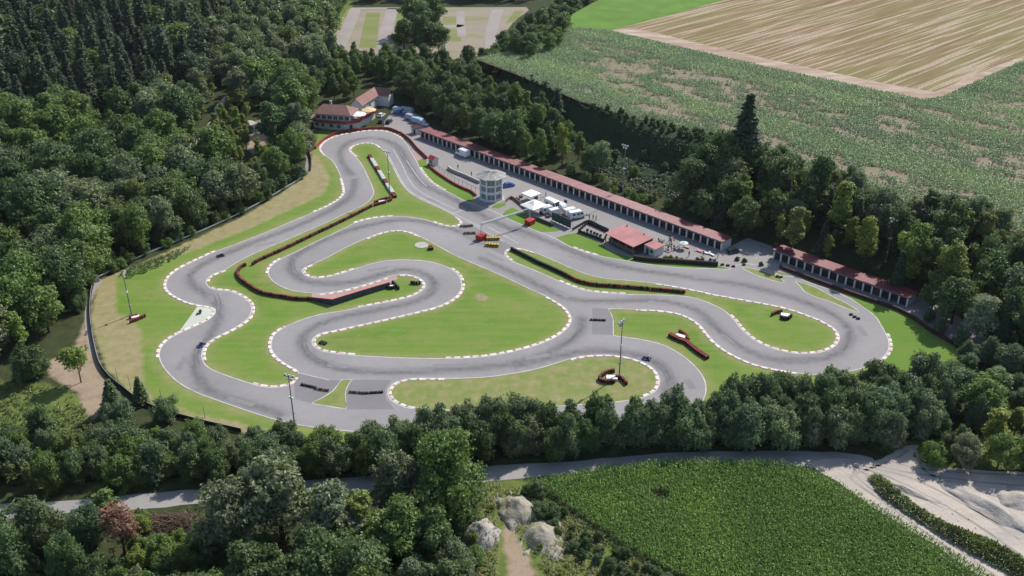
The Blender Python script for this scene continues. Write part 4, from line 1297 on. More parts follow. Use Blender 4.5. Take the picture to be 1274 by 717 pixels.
# ---------------------------------------------------------------- tents
def tent(px, py, w, d, rz, h, label, peak=1.3):
    x, y = at(px, py, h)
    root = tag(empty('pavilion_tent', (x, y, 0), rz), label, 'tent', 'white tents in the paddock')
    mb = MB()
    c = [(-w / 2, -d / 2), (w / 2, -d / 2), (w / 2, d / 2), (-w / 2, d / 2)]
    V = [(p[0], p[1], h) for p in c] + [(p[0] * .45, p[1] * .45, h + peak * .42) for p in c] + [(0, 0, h + peak)]
    F = [(i, (i + 1) % 4, 4 + (i + 1) % 4, 4 + i) for i in range(4)] + [(4 + i, 4 + (i + 1) % 4, 8) for i in range(4)]
    V += [(p[0], p[1], h - .35) for p in c]
    F += [(9 + i, 9 + (i + 1) % 4, (i + 1) % 4, i) for i in range(4)]
    mb.add(V, F)
    mb.build('canopy', M['canvas'], root)
    lm = MB().cyl((0, 0, 0), (0, 0, h), 0.05).mesh('leg', M['steel'])
    for p in c: link('leg', lm, root, (p[0] * .98, p[1] * .98, 0))


tent(660.8, 240.5, 4.6, 4.6, R(-48), 2.5, 'square white tent nearest the blue car', .5)
tent(664.3, 255.0, 6.2, 6.2, R(-48), 2.6, 'pyramid white tent next to the start gantry', 1.5)


# ---------------------------------------------------------------- vehicles
def wheels(root, xs, w, r=0.32, wd=0.2):
    wm_ = MB(); wm_.cyl((0, -wd / 2, 0), (0, wd / 2, 0), r, n=14)
    tm = wm_.mesh('tyre', M['tyre'])
    hm = MB(); hm.cyl((0, -wd / 2 - .01, 0), (0, wd / 2 + .01, 0), r * .58, n=10)
    hmesh = hm.mesh('rim', M['hub'])
    for x in xs:
        for s in (-1, 1):
            t = link('wheel', tm, root, (x, s * (w / 2 - wd / 2 + .02), r))
            link('rim', hmesh, t)


def car(px, py, rz, mt, label, L=4.2, W=1.75, H=1.45, group=None):
    x, y = at(px, py, 0.5)
    root = tag(empty('parked_car', (x, y, 0), rz), label, 'car', group)
    b = MB()
    b.ext([(-L / 2, .35), (-L / 2 + .05, .75), (-L / 2 + .2, .92), (-L * .28, .95), (L * .2, .93), (L / 2 - .15, .78), (L / 2, .55), (L / 2 - .03, .3), (L * .4, .24), (-L * .42, .24)], -W / 2, W / 2, 0, .94)
    b.build('body', mt, root)
    c = MB(); c.ext([(-L * .40, .93), (-L * .33, H - .04), (-L * .25, H), (L * .05, H), (L * .12, H - .06), (L * .27, .92)], -W / 2 * .92, W / 2 * .92, 0, .82)
    c.build('roof', mt, root)
    g = MB()
    for s in (-1, 1):
        g.add([(-L * .31, s * W / 2 * .885, 1.0), (L * .18, s * W / 2 * .885, 1.0), (L * .07, s * W / 2 * .79, H - .1), (-L * .27, s * W / 2 * .79, H - .1)], [(0, 1, 2, 3) if s < 0 else (3, 2, 1, 0)])
    g.add([(L * .262, -W * .40, .97), (L * .262, W * .40, .97), (L * .135, W * .35, H - .07), (L * .135, -W * .35, H - .07)], [(0, 1, 2, 3)])
    g.add([(-L * .395, -W * .40, .98), (-L * .395, W * .40, .98), (-L * .34, W * .35, H - .1), (-L * .34, -W * .35, H - .1)], [(3, 2, 1, 0)])
    for v in range(len(g.v)):
        p = g.v[v]; g.v[v] = (p[0] * 1.012, p[1] * 1.03, p[2])
    g.build('window', M['glass'], root)
    lm = MB(); lm.box((0, 0, 0), (.08, .35, .14)); hm = lm.mesh('headlight', M['lamp'])
    for s in (-.55, .55): link('headlight', hm, root, (L / 2 - .06, s, .66))
    wheels(root, (-L * .31, L * .32), W)
    return root


def van(px, py, rz, mt, label, L=5.6, W=2.05, H=2.5, nose=1.0, group=None, cat='van', name='van', wins=False, zr=1.2):
    x, y = at(px, py, zr)
    root = tag(empty(name, (x, y, 0), rz), label, cat, group)
    b = MB()
    n_ = nose
    b.ext([(-L / 2, .4), (-L / 2, H - .12), (-L / 2 + .15, H), (L / 2 - n_ - .7, H), (L / 2 - n_ - .35, H - .15), (L / 2 - n_ + .25, 1.35), (L / 2 - .15, 1.1), (L / 2, .85), (L / 2, .4)], -W / 2, W / 2, 0, .95)
    b.build('body', mt, root)
    g = MB()
    if n_ > .3:
        a0, a1 = L / 2 - n_ - .28, L / 2 - n_ + .22
        g.add([(a1 + .03, -W * .43, 1.42), (a1 + .03, W * .43, 1.42), (a0 + .03, W * .41, H - .22), (a0 + .03, -W * .41, H - .22)], [(0, 1, 2, 3)])
        for s in (-1, 1):
            q = s * (W / 2 + .012)
            g.add([(L / 2 - n_ - 1.15, q, 1.4), (L / 2 - n_ + .0, q, 1.4), (L / 2 - n_ - .35, q * .95, H - .35), (L / 2 - n_ - 1.15, q * .95, H - .35)], [(0, 1, 2, 3) if s < 0 else (3, 2, 1, 0)])
        g.build('windscreen', M['glass'], root)
    if wins:
        wb = MB().box((0, 0, 0), (0.9, .04, .6)).mesh('side_window', M['glass'])
        for k in (-1.4, 0.1):
            for s in (-1, 1): link('side_window', wb, root, (k, s * W / 2 * .985, 1.65))
    bm2 = MB(); bm2.box((-L / 2 - .03, 0, .5), (.08, W * .9, .2)); bm2.build('bumper', M['dark_wall'], root)
    wheels(root, (-L * .28, L * .33) if n_ > .3 else (-.35, .35), W, .34)
    return root


van(575.5, 190.3, R(132), M['car_white'], 'white box van parked in front of the long garage row', 5.8, 2.1, 2.7, 1.1)
car(633, 230.5, R(25), M['car_blue'], 'bright blue small car behind the control tower', 4.0)
van(688, 249.5, R(-50), M['car_white'], 'long white camper nearest the garages behind the tents', 6.2, 2.2, 2.8, .9, 'white vans behind the tents', 'camper', 'camper', True, 2.6)
van(698, 253, R(-50), M['car_white'], 'small white trailer behind the long camper', 3.2, 1.9, 2.1, 0.0, 'white vans behind the tents', 'trailer', 'trailer', False, 2.0)
van(680.5, 256.6, R(32), M['car_white'], 'white caravan touching the pyramid tent', 4.0, 2.0, 2.4, 0.0, 'white vans behind the tents', 'caravan', 'caravan', True, 2.3)
van(689.8, 260, R(30), M['car_white'], 'low white trailer between the caravan and the green hoarding', 3.6, 1.9, 2.0, 0.0, 'white vans behind the tents', 'trailer', 'trailer', False, 1.9)
van(711, 259.2, R(28), M['car_white'], 'white panel van beyond the green hoarding', 5.2, 2.0, 2.3, .9, 'white vans behind the tents', 'van', 'van', False, 2.2)
van(717.5, 264.0, R(24), M['car_white'], 'white minibus with side windows at the end of the green hoarding', 5.4, 2.1, 2.5, .8, 'white vans behind the tents', 'minibus', 'minibus', True, 2.0)
car(474.5, 150.8, R(80), M['car_dark'], 'dark car parked under the clubhouse terrace', 4.3)
car(483.8, 151.6, R(75), M['car_dark'], 'dark car with a pale boot behind the red barrier', 4.2)
car(474.6, 143.5, R(70), M['car_white'], 'white car beside the annex wall', 4.0)
van(497, 137.5, R(-25), M['car_pale_blue'], 'pale blue delivery van in the row by the trees', 5.4, 2.0, 2.4, 1.0, 'vehicles parked below the trees', zr=1.2)
car(497.5, 141, R(-30), M['car_blue'], 'mid blue car in the row by the trees', 4.3, group='vehicles parked below the trees')
van(506, 137.5, R(-25), M['car_silver'], 'silver box trailer in the row by the trees', 5.5, 2.1, 2.4, 0.0, 'vehicles parked below the trees', 'trailer', 'trailer', zr=1.2)
van(511.5, 145.5, R(-40), M['car_silver'], 'grey van parked behind the silver trailer', 5.0, 2.0, 2.2, .9, 'vehicles parked below the trees', zr=1.2)
van(519.5, 149.8, R(-40), M['car_pale_blue'], 'grey blue covered trailer nearest the white hut', 5.6, 2.2, 2.3, 0.0, 'vehicles parked below the trees', 'trailer', 'trailer', zr=1.2)
car(527.5, 154.5, R(-45), M['car_white'], 'white car beside the roof of the white hut', 3.9)
car(912.5, 312.5, R(20), M['car_dark'], 'dark covered car at the end of the long garage row', 3.6)
car(553.8, 48.4, R(10), M['car_white'], 'white car under the trees of the far gravel lot', 4.2)

# green hoarding beyond the tents
hp0, hp1 = at(686.5, 274.5), at(709.5, 284.8)
hl_, hrz = frame2(hp0, hp1)
hd = tag(empty('hoarding', (hp0[0], hp0[1], 0), hrz), 'dark green hoarding wall facing the home straight beside the white vans', 'hoarding')
MB().box((hl_ / 2, 0, 1.55), (hl_, 0.12, 2.5)).build('panel', M['dark_tarp'], hd)
mb = MB()
for i in range(6): mb.box((i * hl_ / 5, 0.15, 1.5), (0.12, 0.12, 3.0)); mb.cyl((i * hl_ / 5, 0.2, 2.4), (i * hl_ / 5, 1.6, 0.05), 0.05)
mb.box((hl_ / 2, 0.15, 2.95), (hl_, 0.1, 0.1))
mb.build('frame', M['steel'], hd)
# boarded platform
pf = tag(empty('platform', (*at(700, 266.5), 0), hrz), 'grey boarded platform between the green hoarding and the vans', 'platform')
mb = MB()
for i in range(7): mb.box((0, -1.3 + i * .44, 0.5), (5.4, .38, .06))
mb.build('deck', M['wood'], pf)
lm = MB().box((0, 0, .235), (.12, .12, .47)).mesh('leg', M['wood'])
for sx in (-2.5, 2.5):
    for sy in (-1.2, 1.2): link('leg', lm, pf, (sx, sy, 0))

# ---------------------------------------------------------------- start gantry
ga, gb = at(598.7, 298), at(659.2, 279)
gl, grz = frame2(ga, gb)
gan = tag(empty('start_gantry', (ga[0], ga[1], 0), grz), 'grey lattice start gantry on two red ballast boxes across the home straight', 'gantry')
for x in (0, gl):
    MB().box((x, 0, .8), (2.5, 2.1, 1.6), 0.25, 0, 1.08).build('ballast_box', M['red_bright'], gan)
mb = MB()
for s in (-.28, .28):
    mb.cyl((0, s, 1.6), (0.2, s, 5.2), .07); mb.cyl((gl, s, 1.6), (gl - .2, s, 5.2), .07)
    mb.cyl((0.2, s, 5.2), (gl - .2, s, 5.2), .075); mb.cyl((0.2, s, 4.75), (gl - .2, s, 4.75), .06)
k = int(gl / .8)
for i in range(k):
    x0, x1 = .2 + (gl - .4) * i / k, .2 + (gl - .4) * (i + 1) / k
    for s in (-.28, .28): mb.cyl((x0, s, 5.2 if i % 2 else 4.75), (x1, s, 4.75 if i % 2 else 5.2), .035, n=4)
    mb.cyl((x0, -.28, 5.2), (x1, .28, 5.2), .035, n=4); mb.cyl((x0, -.28, 4.75), (x0, .28, 4.75), .035, n=4)
mb.build('truss', M['zinc'], gan)
mb = MB(); mb.box((gl - 1.6, 0, 4.98), (1.6, .75, .75)); mb.build('signal_box', M['steel'], gan)


# ---------------------------------------------------------------- light masts
def mast(px, py, h, label, face=-2.2, nh=4, mid=True):
    x, y, z = ground_at(px, py)
    root = tag(empty('floodlight_mast', (x, y, z - 0.05), face), label, 'light mast', 'floodlight masts round the circuit')
    mb = MB(); mb.cyl((0, 0, 0), (0, 0, h), .17, .09, 10); mb.cone((0, 0), .45, .42, 0, .35, 10); mb.build('pole', M['steel'], root)
    mb = MB(); mb.box((0, 0, h), (.12, 2.2, .12)); mb.box((0, 0, h - .7), (.1, 1.5, .1)); mb.build('crossbar', M['steel'], root)
    lm = MB(); lm.box((.22, 0, 0), (.35, .55, .42), 0, 0, .85); lmesh = lm.mesh('floodlight', M['lamp'])
    for i in range(nh):
        q = -0.95 + 1.9 * (i % 3) / 2 if i < 3 else -.5 + (i - 3) * 1.0
        link('floodlight', lmesh, root, (.05, q, h + .12 if i < 3 else h - .72))
    if mid:
        mm = MB(); mm.box((0, .28, 0), (.3, .35, .4)); mm.box((0, -.28, -.1), (.3, .35, .4)); mm.build('speaker', M['white'], root, (0, 0, h * .57))
        mm = MB(); mm.box((.12, 0, 0), (.3, .4, .5)); mm.build('switch_box', M['zinc'], root, (.05, 0, h * .24))


mast(770.4, 467.5, 14.3, 'floodlight mast standing in the tyre ring on the near grass oval', 2.5, 5)
mast(163.8, 391.8, 12.0, 'floodlight mast on the left verge beside a pale tyre pile', 0.2, 4)
mast(366.5, 528.0, 12.2, 'floodlight mast at the hedge beside the left track link', 1.2, 4)
mast(485.4, 247.0, 16.0, 'floodlight mast on the top grass island beside the tyre walls', -2.0, 3, True)
mast(774.6, 246.5, 18.0, 'tall floodlight mast behind the long garage row', -2.3, 5)
mast(1102.0, 326, 13.0, 'floodlight mast among the trees behind the shorter garage row', -2.3, 4)


# ---------------------------------------------------------------- tyre walls
def stack_mesh(mats, nt_=4, r=.34, th=.2):
    mb = MB()
    for k in range(nt_):
        z = k * th
        mi = k % len(mats)
        for ra, rb, za, zb in ((r * .86, r, 0, .05), (r, r, .05, th - .05), (r, r * .86, th - .05, th)):
            mb.cone((0, 0), ra, rb, z + za, z + zb - (.004 if zb == th else 0), 9, mi)
    return mb.mesh('tyre_stack', [M[m] for m in mats])


STK = {'black': stack_mesh(['tyre']), 'red': stack_mesh(['tyre', 'tyre_red', 'tyre', 'tyre_red']), 'white': stack_mesh(['tyre_white']),
       'yellow': stack_mesh(['tyre_yellow', 'tyre_yellow', 'tyre']), 'allred': stack_mesh(['tyre_red']), 'ylow': stack_mesh(['tyre_yellow', 'tyre'], 2), 'blow': stack_mesh(['tyre'], 2)}


def tyre_wall(px, pat, label, space=.66, rows=1, zz=0.0, name='tyre_wall', sc=1.0, conv=True):
    P = catmull([at(*p) for p in px], False, .25) if conv else np.asarray(px)
    d = np.concatenate([[0], np.cumsum(np.linalg.norm(np.diff(P, axis=0), axis=1))])
    n = max(2, int(d[-1] / space) + 1)
    if n * rows > 98:
        n = 98 // rows
    root = tag(empty(name, (P[0][0], P[0][1], zz)), label, 'tyre wall', 'tyre walls')
    T = np.gradient(P, axis=0)
    for i in range(n):
        t = d[-1] * i / (n - 1)
        c = np.array([np.interp(t, d, P[:, 0]), np.interp(t, d, P[:, 1])])
        g = np.array([np.interp(t, d, -T[:, 1]), np.interp(t, d, T[:, 0])]); g /= np.hypot(*g) + 1e-9
        for r in range(rows):
            q = c + g * (r * .6 - (rows - 1) * .3) + rng.normal(0, .03, 2)
            k = pat(i) if callable(pat) else pat
            s = link('tyre_stack', STK[k], root, (q[0] - P[0][0], q[1] - P[0][1], 0), rnd.uniform(0, 3))
            s.scale = (sc * max(1, d[-1] / (n - 1) / .72), sc * max(1, d[-1] / (n - 1) / .72), sc * 1.1)
    return root


def mattress(px, w, l, rz, label, h=.62, name='crash_mat'):
    x, y = at(*px)
    root = tag(empty(name, (x, y, 0), rz), label, 'crash mat', 'white crash mats')
    mb = MB(); mb.box((0, 0, h / 2), (l, w, h), 0, 0, .94); mb.build('mat', M['mat'], root)
    mb = MB()
    for s in (-.3, .3): mb.box((l * s, 0, h + .012), (.06, w * .9, .02))
    mb.build('strap', M['steel'], root)


mixr = lambda i: ('red', 'allred', 'black', 'red')[(i * 7 // 3) % 4]
tyre_wall([(459.8, 195), (467, 207), (475, 220), (483, 233), (491.5, 246)], lambda i: 'white' if (i // 5) % 3 else 'red', 'white and dark banded tyre wall down the top grass island', .62, 2)
tyre_wall([(466, 256.5), (474, 254.2), (481, 252.2), (487, 249.6)], 'red', 'short red tyre wall beside the mast on the top island', .62, 1)
tyre_wall([(466.5, 253), (474, 250), (481, 248.2), (486.5, 247.6)], 'allred', 'faded red tyre row behind the white crash mat on the top island', .62, 1)
mattress((476.3, 252.2), 1.2, 2.8, R(10), 'white crash mat between the red tyre rows of the top island')
tyre_wall([(462, 257.8), (440, 269.2), (395.4, 290.8), (352.7, 311.4), (320, 326.4), (314.8, 329.8)], mixr, 'long brown tyre wall between the left straight and the inner bend', .74, 1, sc=1.1)
tyre_wall([(305.2, 331), (299.5, 334), (296.5, 338), (295.8, 342), (300, 349.4), (311.5, 357.6), (322.8, 364.6), (335.3, 368), (351.6, 370.6), (368, 373.2), (387, 373.6)], mixr, 'curved brown tyre wall around the inner hairpin', .62, 1, sc=1.1)
tyre_wall([(489, 353), (492, 356.2), (496, 360.2)], 'black', 'short black tyre row at the end of the red topped wall', .6)
tyre_wall([(482.5, 358.8), (486, 360), (490, 359.4)], 'black', 'tiny black tyre row before the small white crash mat', .6)
mattress((486.8, 357.8), 1.1, 1.8, R(8), 'small white crash mat at the end of the red topped wall', .5)
tyre_wall([(512, 353.2), (517, 353.8), (522, 353.8)], 'black', 'low dark tyre row inside the tight inner bend', .62, 1)
tyre_wall([(399, 426.6), (402, 427.6), (405, 428.2)], lambda i: 'ylow' if i % 2 else 'blow', 'small yellow and black tyre pile at the grass point of the lower hairpin', .6, 2)
tyre_wall([(762.7, 463.4), (757, 464.4), (752.7, 466), (748.5, 469), (745.6, 473.5), (750, 476), (756.5, 476.8), (763.5, 476.6)], mixr, 'horseshoe tyre wall on the near grass oval', .62, 1, sc=1.1)
tyre_wall([(768, 471), (772, 472.2), (776, 475), (779, 478.6)], mixr, 'short tyre wall right of the mast on the near grass oval', .62, 1, sc=1.1)
mattress((761.2, 471.8), 1.7, 2.7, R(-6), 'white crash mat inside the horseshoe tyre wall')
tyre_wall([(833.7, 418.2), (840, 421.8), (846, 424.4), (853, 427), (864.4, 436), (872, 441.6), (879.5, 446.4)], 'red', 'long dark and red tyre wall on the grass inside the right bends', .6, 2)
tyre_wall([(845.4, 413.6), (849.5, 416.2), (853.2, 418.8), (856.2, 424.2)], 'allred', 'short red tyre arm beside the white mat near the right bends', .6, 1)
mattress((846.6, 420.2), 1.3, 2.5, R(-30), 'white crash mat on the long dark tyre wall')
tyre_wall([(960.3, 392.6), (964.5, 390.6), (968, 389.4), (971.8, 388.8)], 'allred', 'red tyre row on the right hand grass oval', .6)
tyre_wall([(972, 396.6), (976, 398.2), (980.5, 397.6), (984, 395)], 'black', 'black tyre row around the white mat of the right hand oval', .6)
mattress((977, 394), 1.6, 2.4, R(-15), 'white crash mat on the right hand grass oval')
tyre_wall([(163, 401.8), (168, 400), (174.5, 397.4), (180.4, 394.6)], 'allred', 'red tyre row at the foot of the left verge mast', .62, 1)
tyre_wall([(162.5, 396.4), (166, 395.2), (170.5, 394.2)], 'red', 'pale red tyre pile behind the left verge mast', .62, 1)
mattress((168.5, 396.2), 1.3, 1.9, R(16), 'faded pinkish crash mat at the foot of the left verge mast', .6)
tyre_wall([(636.4, 311.6), (650.2, 318.2), (670.3, 328.4), (687.9, 336.2), (705.5, 344.6)], 'black', 'long black tyre wall along the strip inside the home straight', .6, 1, sc=1.12)
tyre_wall([(706.5, 345), (720.6, 351.6), (738.2, 355.4), (760.6, 357.2), (803, 360.6), (830, 363), (851, 365)], mixr, 'brown tyre wall continuing the long black one', .7, 1, sc=1.1)
tyre_wall([(376, 479.2), (384, 481.2), (391.5, 483)], 'blow', 'black tyre row across the left track link', .62, 1)
tyre_wall([(393.6, 484.6), (401, 486), (408, 486.8)], 'ylow', 'yellow topped tyre row across the left track link', .62, 1)
tyre_wall([(435.7, 488.8), (445, 489.6), (453.7, 490.2)], 'ylow', 'yellow topped tyre row across the right track link', .62, 1)
tyre_wall([(457, 489.8), (466, 489.2), (475.6, 488.8)], 'blow', 'black tyre row across the right track link', .62, 1)
tyre_wall([(735.6, 398.6), (744, 399), (752.3, 399.4)], 'blow', 'black tyre row across the track junction in the middle', .62, 1)
tyre_wall([(573.9, 282.4), (580, 282.4), (587, 281.6)], 'ylow', 'dull yellow tyre row touching the kerb end near the gantry', .7, 2)
tyre_wall([(578.3, 291), (584, 291), (590.5, 291)], 'ylow', 'dull yellow tyre row left of the red gantry box', .7, 2)
tyre_wall([(606.2, 298.6), (613, 298.4), (620.2, 298.2)], 'yellow', 'bright yellow tyre row right of the red gantry box', .7, 2)
tyre_wall([(605.6, 305.8), (612, 306.4), (619.4, 307)], 'yellow', 'bright yellow tyre row nearest the home straight island', .7, 2)
tyre_wall([(380.6, 177.2), (384, 178.8), (388, 180.2)], 'allred', 'short dark red tyre row on the bare ground below the clubhouse', .62, 1)
tyre_wall([(246, 391.6), (248.5, 391.2), (249.8, 389.2), (249.4, 387.6)], 'ylow', 'small orange tyre hook on the pale run-off', .6, 1)
tyre_wall([(535.4, 308.8), (536.6, 311)], 'red', 'small brown tyre pile beside the round shaft cover', .6, 2)
for i, (px, py, what) in enumerate(((898.5, 330, 'first black tyre block by the planter end'), (905.4, 331, 'second black tyre block from the planter end'), (912.3, 332.2, 'third black tyre block from the planter end'), (925.5, 330, 'black tyre block at the pit lane mouth'),
                                    (1058.8, 392.2, 'upper one of three black tyre blocks on the right hairpin'), (1063.2, 395, 'middle one of three black tyre blocks on the right hairpin'), (1067.6, 397.2, 'lower one of three black tyre blocks on the right hairpin'),
                                    (967, 344.8, 'left black tyre block in the pit lane'), (971.4, 345.6, 'right black tyre block in the pit lane'))):
    tyre_wall([(px - .8, py), (px + .8, py)], 'blow', what, .62, 1)

# red topped retaining wall by the inner bend
wp = [(387.8, 374.2), (414.2, 380.2), (450, 368.6), (485.2, 357.6)]
ww = [V2(at(*p)) for p in wp]
wall = tag(empty('crash_wall', (ww[1][0], ww[1][1], 0)), 'dark grey crash wall with red top rail at the inner bend', 'crash wall')
mb = MB(); tr = MB()
for p, q, h0, h1 in ((ww[0], ww[1], .95, 1.75), (ww[1], ww[2], 1.75, 1.65), (ww[2], ww[3], 1.65, 1.5)):
    p, q = p - ww[1], q - ww[1]
    dd = (q - p) / np.linalg.norm(q - p); nn = np.array([-dd[1], dd[0]])
    for m_, o0, o1, za, zb in ((mb, 0, .25, 0, 0), (tr, -.06, .31, 1, .16)):
        V = []
        for c, h in ((p, h0), (q, h1)):
            z0, z1 = (0, h) if za == 0 else (h, h + zb)
            V += [(*(c + nn * o0), z0), (*(c + nn * o1), z0), (*(c + nn * o1), z1), (*(c + nn * o0), z1)]
        m_.add(V, [(0, 1, 2, 3), (7, 6, 5, 4), (0, 4, 5, 1), (1, 5, 6, 2), (2, 6, 7, 3), (3, 7, 4, 0)])
mb.build('panel', M['dark_wall'], wall); tr.build('top_rail', M['pink'], wall)


# ---------------------------------------------------------------- barriers, rails and fences
def run_wall(px, h, th, mt, label, cat, name, rail=None, posts=0, pmat=None, z0=0.0, step=2.0, panel='panel'):
    P = catmull([at(*p) for p in px], False, step)
    o = P[0]
    zs = height(P)
    root = tag(empty(name, (o[0], o[1], 0)), label, cat, None)
    mb = MB()
    for p, q, zp, zq in zip(P[:-1], P[1:], zs[:-1], zs[1:]):
        p, q = p - o, q - o
        dd = (q - p) / (np.linalg.norm(q - p) + 1e-9); nn = np.array([-dd[1], dd[0]]) * th / 2
        V = []
        for c, z in ((p, zp), (q, zq)): V += [(*(c - nn), z + z0), (*(c + nn), z + z0), (*(c + nn), z + h), (*(c - nn), z + h)]
        mb.add(V, [(0, 1, 2, 3), (7, 6, 5, 4), (0, 4, 5, 1), (1, 5, 6, 2), (2, 6, 7, 3), (3, 7, 4, 0)])
    mb.build(panel, mt, root)
    if rail:
        rb = MB()
        for p, q, zp, zq in zip(P[:-1], P[1:], zs[:-1], zs[1:]):
            rb.cyl((*(p - o), zp + h + rail[0]), (*(q - o), zq + h + rail[0]), rail[1], n=6)
        rb.build('rail', rail[2], root)
    if posts:
        d = np.concatenate([[0], np.cumsum(np.linalg.norm(np.diff(P, axis=0), axis=1))])
        n = min(98, max(2, int(d[-1] / posts) + 1))
        ph = h + (rail[0] if rail else .1)
        pm_ = MB().cyl((0, 0, 0), (0, 0, ph), .06, n=6).mesh('post', pmat)
        for i in range(n):
            t = d[-1] * i / (n - 1)
            x, y = np.interp(t, d, P[:, 0]), np.interp(t, d, P[:, 1])
            link('post', pm_, root, (x - o[0], y - o[1], float(np.interp(t, d, zs))))
    return root


run_wall([(392.8, 185.2), (401.4, 176.2), (412.7, 169.6), (425.3, 165.2), (445.4, 162.8), (460.4, 161.3), (479.3, 160.9), (488, 162.6), (496.8, 166.6)], .95, .35, M['red'], 'dark red barrier wall curving round the top hairpin', 'barrier', 'barrier_wall', None, 3.0, M['red'])
run_wall([(498, 167), (505, 171.8), (512, 178.2), (519, 186.6), (525, 192.2), (531, 198)], 1.05, .45, M['red'], 'red barrier wall beside the home straight above the kiosk', 'barrier', 'barrier_wall', (.1, .09, M['pink']), 3.0, M['red'])
run_wall([(532.5, 206.3), (540, 213), (547.7, 218.8), (565.3, 230), (578, 236.2), (586, 239.4), (592, 244.5)], .8, .45, M['red'], 'red barrier wall along the grass strip from kiosk to tower', 'barrier', 'barrier_wall', None, 2.5, M['red'])
run_wall([(541, 207.5), (552, 217.5), (570, 229), (585, 236), (597, 242)], 1.7, .02, M['zinc'], 'grey wire fence behind the red barrier by the pit wall', 'fence', 'wire_fence', (.02, .03, M['steel']), 2.2, M['steel'], 1.62, panel='wire')
run_wall([(557.7, 210), (562, 213.5), (578, 220), (590, 225.5), (597, 228.5)], 1.1, .6, M['conc'], 'low pale concrete wall in the paddock left of the tower', 'wall', 'concrete_wall', None, 0, None, 0, 3)
run_wall([(665, 272.5), (675, 276.6), (688, 282)], 1.0, .4, M['dark_wall'], 'low dark wall between the pyramid tent and the gantry grass', 'wall', 'low_wall')
run_wall([(788, 322.6), (800, 324.6), (820, 326.4), (840, 327.4), (857.7, 328.6), (875, 329.8), (893, 331)], 1.25, .8, M['dark_fence'], 'dark planter wall along the pavilion terrace', 'planter', 'planter_wall')
run_wall([(712, 287.5), (722, 281.5), (732, 276.8), (745, 282.5), (757, 288)], .9, .2, M['dark_wall'], 'low dark kerb wall bordering the enclosure path', 'wall', 'low_wall')
run_wall([(630, 251), (636, 247), (643, 251.5), (650, 257.5), (655, 262)], .9, .25, M['wood'], 'low brown board wall by the tower approach', 'wall', 'low_wall')
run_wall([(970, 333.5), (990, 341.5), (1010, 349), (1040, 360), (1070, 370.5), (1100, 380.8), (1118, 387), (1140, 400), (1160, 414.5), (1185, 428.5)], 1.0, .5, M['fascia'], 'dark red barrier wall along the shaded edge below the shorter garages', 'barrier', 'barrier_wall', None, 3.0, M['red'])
run_wall([(118.5, 349), (114.6, 362), (113, 376), (112.6, 392), (114.4, 412), (118.5, 434), (125, 456), (137, 472), (152, 484), (170, 498), (196, 511), (240, 524), (300, 538)], 1.0, .10, M['dark_fence'], 'dark boarded fence curving round the dry left verge', 'fence', 'boarded_fence', (.05, .05, M['zinc']), 3.0, M['wood'])
run_wall([(120, 348), (140, 338.5), (170, 323.5), (200, 310.5), (230, 298), (262, 284.5), (290, 271.5), (318, 257), (340, 244.5), (360, 232.5), (374, 224), (383, 214.5)], .8, .12, M['zinc'], 'grey guard rail along the forest edge behind the left straight', 'guard rail', 'guard_rail', None, 3.0, M['steel'], .42)
run_wall([(386.4, 213), (387.4, 205), (386, 196), (383.6, 190), (381.5, 183)], 1.2, .10, M['dark_fence'], 'short dark boarded fence on the bend below the clubhouse', 'fence', 'boarded_fence', None, 2.5, M['wood'])
for i, (px, py, h) in enumerate(((147, 474, 3.4), (162.5, 484, 3.6), (201, 497, 2.8), (255, 520, 3.0))):
    x, y = at(px, py)
    mb = MB(); mb.cyl((0, 0, 0), (0, 0, h), .06, .05, 6); mb.cone((0, 0), .15, .12, 0, .12, 8)
    tag(mb.build('marker_stake', M['steel'], None, (x, y, 0)), ('thin grey stake in the dry verge nearest the lone conifers', 'thin grey stake in the dry verge right of its neighbour', 'thin grey stake at the end of the dry verge', 'thin grey stake by the hedge below the left bend')[i], 'stake')


# ---------------------------------------------------------------- people and karts
def skin_mesh(name, verts, edges, radii, sub=1):
    me = bpy.data.meshes.new(name)
    me.from_pydata(verts, edges, [])
    o = bpy.data.objects.new(name, me)
    COL.objects.link(o)
    md = o.modifiers.new('skin', 'SKIN')
    for i, r in enumerate(radii):
        sv = me.skin_vertices[0].data[i]
        sv.radius = (r, r) if not isinstance(r, tuple) else r
    me.skin_vertices[0].data[0].use_root = True
    if sub:
        sd_ = o.modifiers.new('sub', 'SUBSURF'); sd_.levels = sub; sd_.render_levels = sub
    dg = bpy.context.evaluated_depsgraph_get()
    dg.update()
    out = bpy.data.meshes.new_from_object(o.evaluated_get(dg))
    bpy.data.objects.remove(o)
    bpy.data.meshes.remove(me)
    out.name = name
    for p in out.polygons: p.use_smooth = True
    return out


